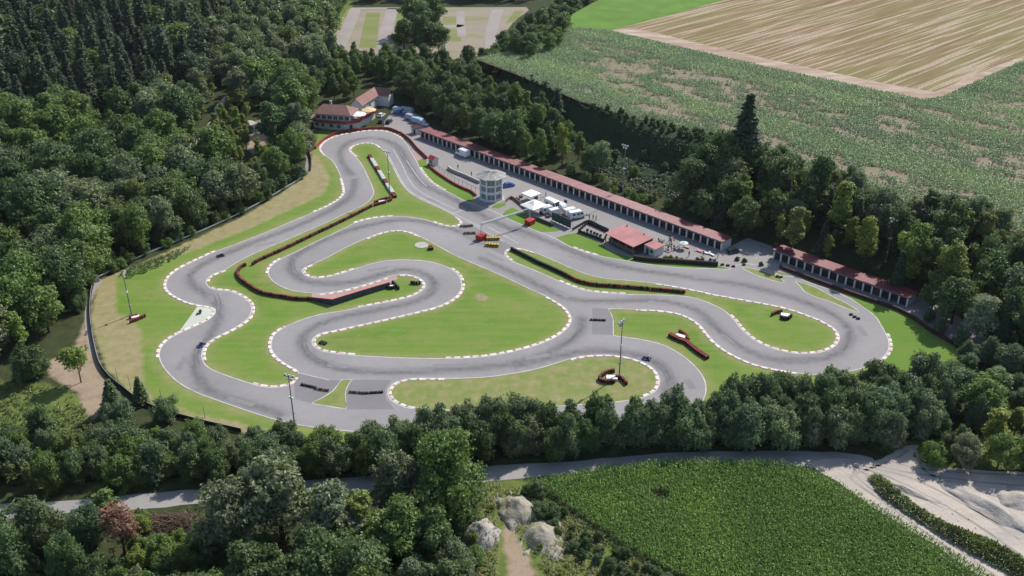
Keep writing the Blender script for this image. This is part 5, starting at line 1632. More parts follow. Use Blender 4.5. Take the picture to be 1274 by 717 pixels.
def human(pose):
    """joints of a 1.76 m figure; pose is stand, walk or drive"""
    J = {}
    if pose == 'drive':
        J.update(pelvis=(0, 0, .22), chest=(-.14, 0, .55), neck=(-.2, 0, .72), head0=(-.18, 0, .79), head1=(-.17, 0, .92))
        legs = {s: [(.02, s * .1, .22), (.38, s * .15, .42), (.78, s * .12, .2), (.9, s * .12, .26)] for s in (-1, 1)}
        arms = {s: [(-.17, s * .19, .66), (.0, s * .27, .46), (.24, s * .14, .50), (.31, s * .11, .53)] for s in (-1, 1)}
    else:
        w = .16 if pose == 'walk' else .03
        J.update(pelvis=(0, 0, .95), chest=(0, 0, 1.3), neck=(0, 0, 1.48), head0=(.02, 0, 1.57), head1=(.02, 0, 1.70))
        legs = {s: [(0, s * .1, .92), (w * s * .7 + .02, s * .11, .5), (w * s, s * .11, .09), (w * s + .15, s * .12, .04)] for s in (-1, 1)}
        arms = {s: [(0, s * .19, 1.42), (-.02 - w * s * .4, s * .25, 1.14), (.05 - w * s * .8, s * .26, .88), (.07 - w * s * .8, s * .26, .79)] for s in (-1, 1)}
    V = [J['pelvis'], J['chest'], J['neck'], J['head0'], J['head1']]
    Rr = [.14, (.16, .13), .06, .09, .085]
    E = [(0, 1), (1, 2), (2, 3), (3, 4)]
    for s in (-1, 1):
        b = len(V); V += legs[s]; Rr += [.095, .065, .045, .045]; E += [(0, b), (b, b + 1), (b + 1, b + 2), (b + 2, b + 3)]
        b = len(V); V += arms[s]; Rr += [.06, .045, .032, .04]; E += [(1, b), (b, b + 1), (b + 1, b + 2), (b + 2, b + 3)]
        h = Vector(V[-1]); d_ = (Vector(V[-1]) - Vector(V[-2])).normalized()
        side = d_.cross(Vector((0, 1, 0))).normalized()
        for k, ln in enumerate((.075, .085, .08, .065)):
            b2 = len(V); q = h + side * (k - 1.5) * .02
            V += [tuple(q + d_ * .035), tuple(q + d_ * (.035 + ln) + Vector((0, -s * .02, 0)))]; Rr += [.011, .009]; E += [(b + 3, b2), (b2, b2 + 1)]
        b2 = len(V); V += [tuple(h + side * .045 + d_ * .02)]; Rr += [.011]; E += [(b + 3, b2)]
    return V, E, Rr, J


def person_mesh(pose, top, legs):
    V, E, Rr, J = human(pose)
    me = skin_mesh('person', V, E, Rr, 1)
    for m in (top, legs, M['skin']): me.materials.append(m)
    nz = J['neck'][2]
    for p in me.polygons:
        c = p.center
        if pose == 'drive': k = 0 if c.z < nz + .02 else 2
        else: k = 2 if (c.z > nz - .0 or (abs(c.y) > .2 and c.z < .95)) else (1 if c.z < .98 else 0)
        p.material_index = k
    return me, J


PM = {}
for nm, pose, t_, l_ in (('a', 'stand', M['suit_dark'], M['suit_dark']), ('b', 'walk', M['suit_grey'], M['suit_dark']), ('c', 'stand', M['white'], M['suit_grey']), ('d', 'drive', M['suit_dark'], M['suit_dark'])):
    PM[nm] = person_mesh(pose, t_, l_)
hair = MB(); hair.ball((0, 0, 0), .105, 8, 0, (1, .95, .9)); HAIR = hair.mesh('hair', M['hair'])
fc = MB()
for s in (-.035, .035): fc.ball((.09, s, .0), .013, 6)
fc.ball((.1, 0, -.03), .016, 6); fc.box((.088, 0, -.065), (.02, .045, .01))
FACE = fc.mesh('face_features', M['hair'])


def person(px, py, kind, rz, label):
    x, y = at(px, py)
    o = tag(link('person', PM[kind][0], None, (x, y, 0), rz), label, 'person')
    h = PM[kind][1]['head1']
    link('hair', HAIR, o, (h[0] - .03, 0, h[2] + .04))
    link('face_features', FACE, o, (h[0], 0, h[2] - .05))


person(569.8, 210.2, 'a', R(-60), 'person in dark clothes standing at the end of the concrete wall')
person(586.5, 219.5, 'a', R(100), 'person in dark clothes standing behind the concrete wall')
person(733.2, 273.8, 'b', R(10), 'person in grey walking on the paddock left of the pavilion')
person(737.8, 273.2, 'a', R(-150), 'person in dark clothes between two others left of the pavilion')
person(741.4, 274.4, 'b', R(170), 'person in grey nearest the pavilion roof')
person(857, 319.2, 'a', R(-80), 'person in dark clothes standing before the rose loungers')
person(805.5, 316, 'c', R(-40), 'person in a white top at the near pavilion corner')
person(812, 314.5, 'c', R(120), 'person in a white top on the terrace by the pavilion')
person(846, 305.6, 'b', R(40), 'person in grey beside the mint parasol')
person(875, 318, 'b', R(-100), 'person in grey walking past the white loungers')
person(676, 262, 'a', R(-100), 'person in dark clothes under the edge of the pyramid tent')
person(679, 244.5, 'b', R(-10), 'person in grey between square tent and long camper')
person(487, 149.5, 'c', R(0), 'person in a white top beside the dark cars')


def kart(px, py, rz, col, label, dlabel):
    x, y = at(px, py)
    root = tag(empty('racing_kart', (x, y, .035), rz), label, 'kart', 'racing karts')
    mb = MB()
    mb.box((.1, 0, .08), (1.35, .62, .03))
    for s in (-1, 1):
        mb.tube([(-.75, s * .28, .1), (.3, s * .34, .1), (.95, s * .2, .1)], .025); mb.tube([(-.7, s * .28, .1), (-.75, s * .55, .14)], .025); mb.tube([(.62, s * .2, .1), (.65, s * .5, .14)], .02)
    mb.tube([(.62, 0, .1), (.32, 0, .46)], .015); mb.box((-.55, .32, .22), (.35, .25, .28)); mb.tube([(-.85, -.55, .2), (-.85, .55, .2)], .03)
    mb.build('chassis', M['kart_black'], root)
    mb = MB(); mb.ext([(.7, .08), (.75, .3), (.95, .26), (1.02, .1)], -.42, .42, 0, .8); mb.build('nose', col, root)
    for s in (-1, 1):
        mb = MB(); mb.ext([(-.4, .08), (-.38, .26), (.38, .24), (.44, .08)], s * .36, s * .62); mb.build('side_pod', col, root)
    mb = MB(); mb.ext([(-.4, .1), (-.52, .62), (-.44, .64), (-.26, .2), (.1, .16), (.1, .1)], -.2, .2); mb.build('seat', M['suit_grey'], root)
    mb = MB()
    for i in range(12):
        t0, t1 = i * math.pi / 6, (i + 1) * math.pi / 6
        mb.cyl((.30 - .07 * math.sin(t0), .15 * math.cos(t0), .50 + .13 * math.sin(t0)), (.30 - .07 * math.sin(t1), .15 * math.cos(t1), .50 + .13 * math.sin(t1)), .016, n=5)
    mb.build('steering_wheel', M['kart_black'], root)
    for xx, w_ in ((.65, .14), (-.72, .22)):
        tm = MB().cyl((0, -w_ / 2, 0), (0, w_ / 2, 0), .14, n=12).mesh('tyre', M['tyre'])
        hm = MB().cyl((0, -w_ / 2 - .01, 0), (0, w_ / 2 + .01, 0), .07, n=8).mesh('rim', M['hub'])
        for s in (-1, 1):
            t = link('wheel', tm, root, (xx, s * .6, .14)); link('rim', hm, t)
    ca, sa = math.cos(rz), math.sin(rz)
    ox, oy = -.2, 0
    d = tag(link('person', PM['d'][0], None, (x + ox * ca, y + ox * sa, .0), rz), dlabel, 'person')
    h = PM['d'][1]['head1']
    mb = MB(); mb.ball((0, 0, 0), .145, 12, 0, (1.05, .92, 1)); hb = mb.build('helmet', M['helmet'], d, (h[0], h[1], h[2] - .04))
    mb = MB(); mb.ball((.05, 0, .0), .115, 10, 0, (1, .95, .45)); mb.build('visor', M['glass'], hb)
    root.scale = (1.15,) * 3; d.scale = (1.15,) * 3


kart(250.3, 430.5, R(-105), M['kart_blue'], 'dark racing kart on the lower left bend', 'driver in dark overalls and white helmet on the lower left bend')
kart(274.5, 319, R(-150), M['kart_black'], 'black racing kart coming down the left straight', 'driver in dark overalls and white helmet on the left straight')
kart(804.5, 447.2, R(160), M['kart_blue'], 'dark blue and white racing kart on the near right hairpin', 'driver in dark overalls and white helmet on the near right hairpin')

# ================================================================== VEGETATION
def quads(C, Nrm, size, aspect, g, droop=None):
    """leaf faces: centres, normals, half sizes -> vertices and faces"""
    n = len(C)
    Nrm = Nrm / (np.linalg.norm(Nrm, axis=1)[:, None] + 1e-9)
    a = g.normal(size=(n, 3))
    if droop is not None: a = a * 0.35 + droop
    U = a - (a * Nrm).sum(1)[:, None] * Nrm
    U /= np.linalg.norm(U, axis=1)[:, None] + 1e-9
    Vv = np.cross(Nrm, U)
    s = np.asarray(size).reshape(-1, 1) * np.ones((n, 1))
    P = np.stack([C - U * s, C + Vv * s * aspect, C + U * s, C - Vv * s * aspect], axis=1)
    return P.reshape(-1, 3), np.arange(4 * n).reshape(n, 4)


def on_sphere(n, g):
    v = g.normal(size=(n, 3))
    return v / np.linalg.norm(v, axis=1)[:, None]


def broad_crown(seed, n=4200, W=1.0, top=1.0, base=0.22, nb=34, leaf=.30, round_=1.0, flat=0.5, gap=0.0):
    """unit tree: height 10 m; W = crown radius in m"""
    g = np.random.default_rng(seed)
    H = 10.0
    zc = H * (base + top) / 2; hz_ = H * (top - base) / 2
    blobs = []
    for i in range(nb):
        d = on_sphere(1, g)[0]
        if d[2] < -0.8: d[2] *= -0.6
        d /= np.linalg.norm(d)
        k = g.uniform(.46, .94)
        prof = 1.0 - 0.35 * round_ * max(0, d[2]) ** 3
        c = np.array([d[0] * W * k * prof, d[1] * W * k * prof, zc + d[2] * hz_ * k])
        blobs.append((c, W * g.uniform(.20, .40)))
    blobs.append((np.array([0, 0, zc]), W * .6))
    tot = sum(b[1] ** 2 for b in blobs)
    Cs = []; Ns = []; Ts = []
    for c, r in blobs:
        m = max(14, int(n * r * r / tot))
        ns_ = max(3, m // 7)
        # leaf sprays: short twigs standing out of the bough, each with its own leaves
        d = on_sphere(ns_, g)
        d[:, 2] = np.where(d[:, 2] < -.3, d[:, 2] * g.choice([-1, 1], ns_), d[:, 2])
        root = c + d * (r * g.uniform(.45, .92, ns_))[:, None] * np.array([1, 1, .85])
        ax = d + g.normal(0, .45, (ns_, 3)) + np.array([0, 0, .15])
        ax /= np.linalg.norm(ax, axis=1)[:, None]
        ln = r * g.uniform(.25, .62, ns_)
        k7 = np.repeat(np.arange(ns_), 7)
        u = g.uniform(0, 1, len(k7))
        p = root[k7] + ax[k7] * (ln[k7] * u)[:, None] + g.normal(0, 1, (len(k7), 3)) * (r * .10 * (1.15 - .6 * u))[:, None]
        nn = d[k7] + g.normal(0, .6, (len(k7), 3)) + np.array([0, 0, .35])
        tb = g.uniform(-.12, .12) + g.normal(0, .12, ns_)[k7]
        Cs.append(p); Ns.append(nn); Ts.append(np.clip(g.normal(.5, .13, len(k7)) + tb, 0, 1))
    mi_ = n // 6                        # inner leaves close the view through the crown
    d = on_sphere(mi_, g)
    p = np.array([0, 0, zc]) + d * (g.uniform(.25, .72, mi_))[:, None] * np.array([W, W, hz_])
    Cs.append(p); Ns.append(d + g.normal(0, .5, (mi_, 3))); Ts.append(np.clip(g.normal(.5, .15, mi_), 0, 1))
    C = np.vstack(Cs); Nn = np.vstack(Ns); T = np.concatenate(Ts)
    sz = leaf * g.uniform(.55, 1.25, len(C))
    V, F = quads(C, Nn, sz, flat, g)
    return V, F, np.repeat(T, 4)


def spruce_crown(seed, n=3200, Rb=2.0, leaf=.42, base=.08, spread=1.0):
    g = np.random.default_rng(seed)
    H = 10.0
    Cs = []; Ns = []; Ts = []; Ds = []
    z = H * base
    tiers = 17
    for t in range(tiers):
        f = t / tiers
        zt = H * (base + (1 - base) * f ** .92)
        r = Rb * (1 - f) ** .85 * g.uniform(.86, 1.12) + .12
        nbh = max(5, int(13 * (1 - f) + 4))
        for k in range(nbh):
            az = 2 * math.pi * (k + g.uniform(-.35, .35)) / nbh + t * .7
            rl_ = r * g.uniform(.72, 1.15)
            m = max(4, int(n / (tiers * nbh) * (.5 + 1.1 * (1 - f))))
            u = g.uniform(.12, 1, m) ** .75
            wob = g.normal(0, .10 + .12 * u, m) * rl_ * .7
            x = np.cos(az) * u * rl_ - np.sin(az) * wob; y = np.sin(az) * u * rl_ + np.cos(az) * wob
            zz = zt + .18 - u * rl_ * .38 + u ** 3 * .2 + g.normal(0, .06, m)
            Cs.append(np.column_stack([x, y, zz]))
            Ns.append(np.column_stack([np.cos(az) * .5 + g.normal(0, .4, m), np.sin(az) * .5 + g.normal(0, .4, m), np.ones(m) * .9]))
            Ds.append(np.column_stack([np.full(m, np.cos(az)), np.full(m, np.sin(az)), np.full(m, -.3)]))
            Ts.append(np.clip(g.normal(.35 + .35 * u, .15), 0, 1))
    C = np.vstack(Cs); Nn = np.vstack(Ns); T = np.concatenate(Ts); Dd = np.vstack(Ds)
    V, F = quads(C, Nn, leaf * g.uniform(.55, 1.2, len(C)), .42, g, Dd)
    return V, F, np.repeat(T, 4)


def trunk_mb(h0, r, lean, seed, limbs=5, spread=1.6, H=10.0):
    g = random.Random(seed)
    mb = MB()
    pts = [(0, 0, -.25), (lean * .1, 0, h0 * .5), (lean * .25, lean * .1, h0), (lean * .4, lean * .1, H * .72)]
    rs = [r * 1.25, r, r * .8, r * .22]
    for i in range(3): mb.cyl(pts[i], pts[i + 1], rs[i], rs[i + 1], 7)
    for k in range(limbs):
        t = g.uniform(.75, 1.5); z = h0 * t if h0 * t < H * .65 else H * .6
        a = k * 2 * math.pi / limbs + g.uniform(-.4, .4)
        mb.cyl((lean * .2, 0, z), (math.cos(a) * spread, math.sin(a) * spread, z + H * .2), r * .42, r * .1, 5)
    return mb


PROTO = {}


def proto(kind, V, F, T, mat, trunk, tm='bark'):
    PROTO.setdefault(kind, []).append((arr_mesh('crown', V, F, [M[mat]], tint=T), trunk.mesh('trunk', M[tm]) if trunk else None, (V, F, T)))


# round broadleaf crowns
for s, (W, b_, nb) in enumerate(((3.6, .05, 40), (3.2, .07, 34), (4.1, .04, 46), (3.4, .03, 38), (3.9, .08, 36))):
    proto('broad', *broad_crown(10 + s, 13000, W, 1.0, b_, nb, .215), 'leaf', trunk_mb(2.2, .22, .4, s, 6))
# tall oval crowns (poplar, willow, ash)
for s, (W, b_, nb) in enumerate(((2.4, .04, 34), (2.7, .05, 38), (2.1, .04, 30))):
    proto('tall', *broad_crown(30 + s, 11000, W, 1.0, b_, nb, .18, 1.4), 'leaf', trunk_mb(2.0, .18, .3, s, 5, 1.1))
# slim light crowns (birch)
for s, (W, b_, nb) in enumerate(((1.7, .06, 28), (1.5, .05, 26), (1.9, .07, 30))):
    proto('slim', *broad_crown(50 + s, 8000, W, 1.0, b_, nb, .165, 1.8), 'leaf', trunk_mb(2.2, .12, .25, s, 4, .8))
for s, Rb in enumerate((1.75, 2.0, 1.55, 2.2)):
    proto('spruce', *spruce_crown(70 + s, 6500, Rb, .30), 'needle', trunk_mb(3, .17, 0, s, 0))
# ragged pine
for s in range(2):
    proto('pine', *broad_crown(90 + s, 8000, 2.5, 1.0, .14, 26, .19, 1.2, .28), 'needle', trunk_mb(3.0, .18, .5, s, 7, 1.4))
# hedge shrubs, foliage to the ground
for s, (W, nb) in enumerate(((4.4, 34), (5.0, 40), (4.0, 30), (4.7, 38))):
    proto('shrub', *broad_crown(110 + s, 15000, W, 1.0, -.14, nb, .25, .6, .5), 'leaf', trunk_mb(1.0, .25, .2, s, 6, 2.2))
# dead brown tree: fine dry twigs
proto('dead', *broad_crown(130, 2600, 2.4, 1.0, .12, 26, .22, 1.2, .3), 'needle', trunk_mb(2.2, .16, .4, 5, 9, 1.7), 'dead_bark')
# young tree with airy crown
proto('young', *broad_crown(140, 3600, 3.3, 1.0, .22, 22, .28, .9, .5), 'leaf', trunk_mb(2.6, .14, .3, 3, 5, 1.3))

TREES = []          # every tree with its place, for spacing


def tree(kind, x, y, h, wf, colr, label, cat, group=None, name=None, v=None, z=None):
    P_ = PROTO[kind]
    me, tm, _ = P_[rnd.randrange(len(P_)) if v is None else v % len(P_)]
    z = hz(x, y) if z is None else z
    root = empty(name or 'tree', (x, y, z - .1), rnd.uniform(0, 6.28))
    tag(root, label, cat, group)
    s = h / 10.0
    root.scale = (s * wf, s * wf, s)
    c = link('crown', me, root)
    j = rnd.uniform(.88, 1.14)
    c.color = (colr[0] * j * rnd.uniform(.93, 1.07), colr[1] * j, colr[2] * j * rnd.uniform(.9, 1.1), 1)
    if tm is not None: link('trunk', tm, root)
    TREES.append((x, y, h))
    return root


C_DK = (.106, .166, .062); C_MID = (.160, .240, .066); C_LT = (.228, .305, .070); C_YL = (.270, .318, .068)
C_GY = (.200, .246, .140); C_SV = (.30, .345, .23); C_SPR = (.052, .088, .050); C_PINE = (.104, .154, .072)
C_HDG = (.150, .208, .112); C_RED = (.215, .112, .078); C_OL = (.200, .236, .078)

# ---------------------------------------------------------------- single trees one can point to
SINGLE = [
    # kind, px, py(base), height, width factor, colour, name, category, label
    ('young', 101, 476, 10.4, .98, C_LT, 'young_tree', 'tree', 'lone bright green young tree with bare stem on the brown earth'),
    ('shrub', 41, 473, 9.6, .92, C_DK, 'round_tree', 'tree', 'dark round tree just left of the lone young tree'),
    ('spruce', 142, 511, 8.2, 1.5, C_PINE, 'conifer_tree', 'conifer', 'bushy dark conifer astride the boarded fence'),
    ('spruce', 177, 502, 7.2, 1.35, C_PINE, 'conifer_tree', 'conifer', 'smaller bushy conifer on the dry verge inside the fence'),
    ('shrub', 55, 540, 7.0, 1.05, C_DK, 'round_shrub', 'shrub', 'dark round shrub on the rough grass above the hedge'),
    ('shrub', 18, 556, 6.0, 1.0, C_DK, 'round_shrub', 'shrub', 'dark small shrub at the left end of the hedge'),
    ('shrub', 150, 527, 6.5, .9, C_HDG, 'round_shrub', 'shrub', 'grey green shrub below the bushy conifers'),
    ('shrub', 208, 522, 6.5, .9, C_HDG, 'round_shrub', 'shrub', 'grey green shrub at the fence end beside the left bend'),
    ('spruce', 923, 214, 26.0, 1.2, C_SPR, 'spruce_tree', 'spruce', 'tall dark lone spruce standing up against the pale field'),
    ('slim', 699, 208, 17.0, 1.0, C_YL, 'birch_tree', 'tree', 'bright yellow green slim tree behind the long garage row'),
    ('broad', 747, 216, 11.0, .9, C_GY, 'ash_tree', 'tree', 'grey green tree left of the tall floodlight mast'),
    ('shrub', 789.5, 217, 3.6, .7, C_LT, 'small_shrub', 'shrub', 'tiny bright shrub on the dark bank right of the tall mast'),
    ('spruce', 693, 152, 13.5, 1.25, C_SPR, 'spruce_tree', 'spruce', 'dark conifer at the edge of the field left of the bright slim tree'),
    ('tall', 672, 150, 11.5, .9, C_DK, 'tall_tree', 'tree', 'dark slender tree next to the field edge conifer'),
    ('slim', 1040, 302, 21.0, 1.1, C_LT, 'birch_tree', 'tree', 'light green tall tree behind the gap between the garages'),
    ('slim', 1073, 335, 19.0, 1.2, C_YL, 'birch_tree', 'tree', 'bright yellow green slim tree behind the shorter garages'),
    ('broad', 1131, 352, 18.0, .88, C_LT, 'lime_tree', 'tree', 'bright green bushy tree right of the mast among the trees'),
    ('slim', 1176, 375, 18.5, 1.3, C_LT, 'birch_tree', 'tree', 'light green tree near the right end of the shorter garages'),
    ('slim', 1222, 312, 12.0, 1.15, C_OL, 'birch_tree', 'tree', 'olive slim tree at the field edge on the far right'),
    ('broad', 1216, 418, 11.0, .95, C_SV, 'willow_tree', 'tree', 'pale silvery willow beyond the end of the shorter garages'),
    ('slim', 985, 318, 16.5, 1.1, C_OL, 'birch_tree', 'tree', 'olive green slim tree above the gap between the garages'),
    ('broad', 1258, 352, 12, .9, C_DK, 'round_tree', 'tree', 'dark round tree at the field edge on the far right'),
    ('broad', 525, 68, 20, 1.0, C_DK, 'park_tree', 'tree', 'tallest dark tree in the clump on the far gravel lot'),
    ('broad', 503, 62, 16, 1.05, C_DK, 'park_tree', 'tree', 'left dark tree of the clump on the far gravel lot'),
    ('broad', 546, 66, 14, 1.1, C_DK, 'park_tree', 'tree', 'right dark tree of the clump on the far gravel lot'),
    ('tall', 513, 46, 22, 1.2, C_MID, 'park_tree', 'tree', 'high green tree at the back of the gravel lot clump'),
    ('tall', 538, 46, 21, 1.2, C_MID, 'park_tree', 'tree', 'second high green tree at the back of the gravel lot clump'),
    ('broad', 525, 52, 18, 1.0, C_DK, 'park_tree', 'tree', 'dark green tree in the heart of the gravel lot clump'),
    ('broad', 520, 40, 18, 1.1, C_MID, 'park_tree', 'tree', 'rearmost broad tree of the gravel lot clump'),
    ('broad', 583, 84, 11, .95, C_DK, 'park_tree', 'tree', 'dark round tree at the near right corner of the gravel lot'),
    ('broad', 600, 82, 9, .95, C_DK, 'park_tree', 'tree', 'smaller dark round tree at the corner of the gravel lot'),
    ('shrub', 495, 566, 9.8, .72, C_SV, 'willow_tree', 'tree', 'pale silvery willow standing up from the hedge beside the bottom straight'),
    ('broad', 557, 642, 18.5, .92, C_MID, 'large_tree', 'tree', 'large bright green tree at the roadside in the middle foreground'),
    ('broad', 493, 640, 15.5, .90, C_GY, 'large_tree', 'tree', 'greyish tree left of the large bright green roadside tree'),
    ('broad', 352, 674, 19.5, 1.05, C_GY, 'large_tree', 'tree', 'biggest grey green tree in the left foreground'),
    ('broad', 292, 690, 15.5, .95, C_GY, 'large_tree', 'tree', 'grey green tree left of the biggest foreground tree'),
    ('tall', 420, 684, 16.5, 1.25, C_GY, 'large_tree', 'tree', 'grey green tall tree right of the biggest foreground tree'),
    ('slim', 453, 684, 13.5, 1.3, C_LT, 'birch_tree', 'tree', 'bright slim tree between the grey foreground trees'),
    ('tall', 497, 702, 14.0, 1.3, C_MID, 'large_tree', 'tree', 'dark green tree in front of the greyish roadside tree'),
    ('broad', 542, 702, 12.5, .95, C_DK, 'large_tree', 'tree', 'dark tree below the large bright green roadside tree'),
    ('broad', 566, 722, 8.5, .95, C_GY, 'round_shrub', 'shrub', 'grey green bush in front of the gravel heap'),
    ('shrub', 515, 745, 9.0, .9, C_GY, 'round_shrub', 'shrub', 'grey green bush at the bottom edge left of the gravel heap'),
    ('shrub', 600, 742, 4.5, .9, C_LT, 'small_shrub', 'shrub', 'bright green bush at the foot of the gravel heap'),
    ('broad', 395, 750, 14, 1.0, C_DK, 'large_tree', 'tree', 'dark tree at the bottom edge under the biggest tree'),
    ('broad', 455, 752, 13, 1.0, C_DK, 'large_tree', 'tree', 'dark tree at the bottom edge left of the grey bush'),
    ('pine', 62, 702, 17.0, 1.05, C_PINE, 'pine_tree', 'pine', 'ragged green pine at the roadside on the far left'),
    ('pine', 116, 700, 14.5, 1.1, C_PINE, 'pine_tree', 'pine', 'ragged pine left of the dead brown tree'),
    ('pine', 22, 735, 16.0, 1.0, C_DK, 'pine_tree', 'pine', 'dark pine in the bottom left corner'),
    ('slim', 136, 652, 9.5, 1.6, C_MID, 'roadside_tree', 'tree', 'light green tree poking over the road behind the dead one'),
    ('pine', 88, 735, 14.0, 1.0, C_DK, 'pine_tree', 'pine', 'dark pine at the bottom edge below the ragged pines'),
    ('dead', 156, 692, 13.5, 1.3, C_RED, 'dead_tree', 'dead tree', 'dead reddish brown tree beside the road'),
    ('shrub', 178, 660, 4.5, .8, C_LT, 'small_shrub', 'shrub', 'bright green bush between the dead tree and the brush pile'),
    ('shrub', 215, 706, 6.0, 1.05, C_MID, 'round_shrub', 'shrub', 'mid green thicket below the brush pile'),
    ('shrub', 245, 690, 5.0, 1.0, C_MID, 'round_shrub', 'shrub', 'mid green thicket right below the brush pile'),
    ('shrub', 178, 745, 6.5, 1.0, C_GY, 'round_shrub', 'shrub', 'pale grey green thicket at the bottom edge below the dead tree'),
    ('slim', 238, 740, 6.0, 1.4, C_YL, 'birch_tree', 'tree', 'yellow green sapling at the bottom edge'),
    ('shrub', 270, 755, 7.5, .95, C_MID, 'round_shrub', 'shrub', 'green thicket at the bottom edge below the grey trees'),
    ('broad', 318, 752, 14.0, 1.0, C_DK, 'large_tree', 'tree', 'dark green tree at the bottom edge left of the darkest one'),
    ('shrub', 1160, 578, 6.0, .85, C_MID, 'round_shrub', 'shrub', 'green thicket at the entrance of the gravel yard'),
    ('broad', 1196, 581, 7.5, 1.05, C_GY, 'yard_tree', 'tree', 'grey green tree at the edge of the gravel yard'),
    ('broad', 1240, 584, 8.0, 1.05, C_MID, 'yard_tree', 'tree', 'green tree right at the edge of the gravel yard'),
    ('broad', 1275, 586, 8.0, 1.05, C_MID, 'yard_tree', 'tree', 'green tree at the right edge above the gravel yard'),
    ('slim', 1232, 560, 11.0, 1.5, C_YL, 'birch_tree', 'tree', 'bright yellow green tree behind the yard trees'),
    ('shrub', 340, 205, 8.0, .8, C_LT, 'round_tree', 'tree', 'bright green tree by the bend of the path below the clubhouse'),
    ('broad', 368, 207, 13.0, .9, C_MID, 'round_tree', 'tree', 'big round green tree beside the path below the clubhouse'),
    ('broad', 348, 228, 12.0, .9, C_MID, 'round_tree', 'tree', 'green tree at the guard rail end below the clubhouse'),
    ('broad', 322, 244, 12.5, .9, C_DK, 'round_tree', 'tree', 'dark tree at the guard rail left of its green neighbour'),
    ('broad', 243, 282, 14.5, .92, C_DK, 'round_tree', 'tree', 'dark round tree at the middle of the guard rail'),
    ('broad', 207, 299, 14.5, .92, C_GY, 'round_tree', 'tree', 'grey green round tree behind the guard rail'),
    ('broad', 176, 312, 14.0, .9, C_MID, 'round_tree', 'tree', 'mid green round tree behind the left end of the guard rail'),
    ('slim', 246, 206, 9.0, 1.3, C_LT, 'birch_tree', 'tree', 'light green sapling below the forest trail'),
    ('slim', 272, 172, 8.0, 1.25, C_YL, 'birch_tree', 'tree', 'yellow green sapling right of the forest trail'),
    ('slim', 284, 186, 8.0, 1.25, C_LT, 'birch_tree', 'tree', 'light green sapling between trail and sandy clearing'),
    ('slim', 298, 166, 7.0, 1.2, C_YL, 'birch_tree', 'tree', 'yellow green sapling at the top of the sandy clearing'),
    ('slim', 300, 204, 8.0, 1.3, C_YL, 'birch_tree', 'tree', 'yellow green sapling at the foot of the sandy clearing'),
    ('slim', 322, 196, 8.0, 1.2, C_LT, 'birch_tree', 'tree', 'light green sapling right of the sandy clearing'),
    ('slim', 216, 176, 10.0, 1.2, C_RED, 'copper_tree', 'tree', 'dull reddish tree in the forest left of the trail'),
    ('spruce', 98, 44, 19.0, .9, C_RED, 'dead_spruce', 'spruce', 'dead brownish spruce high in the dark forest'),
]
for kd, px, py, h, wf, c, nm, cat, lb in SINGLE:
    x, y, z = ground_at(px, py)
    tree(kd, x, y, h, wf, c, lb, cat, None, nm, 3 if px == 923 else None)


# ---------------------------------------------------------------- woods
def scatter(px, space, zref=0.0, jit=.42, excl=(), mind=.72):
    P = np.array([ground_at(*p)[:2] for p in px])
    x0, x1, y0, y1 = P[:, 0].min(), P[:, 0].max(), P[:, 1].min(), P[:, 1].max()
    cand = rng.uniform((x0, y0), (x1, y1), (int((x1 - x0) * (y1 - y0) / space ** 2 * 9) + 40, 2))
    cand = cand[inside(cand, P)]
    grid = {}
    pts = []
    for p in cand:                      # dart throwing: no rows, no two too close
        md = space * rng.uniform(.62, 1.12)
        ci, cj = int(p[0] // space), int(p[1] // space)
        if all((p[0] - q[0]) ** 2 + (p[1] - q[1]) ** 2 > md * md for di in (-1, 0, 1, -2, 2) for dj in (-1, 0, 1, -2, 2) for q in grid.get((ci + di, cj + dj), ())):
            grid.setdefault((ci, cj), []).append(p)
            pts.append(p)
    pts = np.array(pts).reshape(-1, 2)
    pts = pts[inside(pts, P)]
    for e_ in excl:
        E_ = np.array([ground_at(*p)[:2] for p in e_])
        pts = pts[~inside(pts, E_)]
    if TREES:
        T = np.array([(t[0], t[1]) for t in TREES])
        keep = []
        for p in pts: keep.append(np.min(np.hypot(*(T - p).T)) > space * mind)
        pts = pts[np.array(keep, bool)] if len(pts) else pts
    return pts


def project(x, y, z):
    dz = z - CAM_H
    f = y * cP - dz * sP
    u = y * sP + dz * cP
    return 637 + F_PX * x / f, 358.5 - F_PX * u / f


BULK = []           # (kind, x, y, h, wf, colour, label, category, group, name)


def wood(px, space, kinds, group, where, excl=(), mind=.72):
    """kinds: list of (weight, kind, hmin, hmax, wf, colour, adjective, name, category)"""
    qx = (max(0, min(p[0] for p in px)), min(1274, max(p[0] for p in px)))
    qy = (max(0, min(p[1] for p in px)), min(717, max(p[1] for p in px)))
    for x, y in scatter(px, space, excl=excl, mind=mind):
        t = rng.uniform(0, sum(k[0] for k in kinds))
        for k in kinds:
            t -= k[0]
            if t <= 0: break
        h = rng.uniform(k[2], k[3]) * rng.choice((.82, 1.0, 1.0, 1.1))
        px_, py_ = project(x, y, hz(x, y))
        fx_, fy_ = (px_ - qx[0]) / (qx[1] - qx[0] + 1e-6), (py_ - qy[0]) / (qy[1] - qy[0] + 1e-6)
        spot = ('back', 'middle', 'front')[min(2, max(0, int(fy_ * 3)))] + ' ' + ('left', 'centre', 'right')[min(2, max(0, int(fx_ * 3)))]
        size = 'taller' if h > .5 * (k[2] + k[3]) else 'lower'
        lab_ = f'{size} {k[6]} {where}, {spot}'
        if len(lab_.split()) > 16: lab_ = f'{k[6]} {where}, {spot}'
        BULK.append((k[1], x, y, h, k[4] * rng.uniform(.88, 1.12), k[5], lab_, k[8], group, k[7]))
        TREES.append((x, y, h))


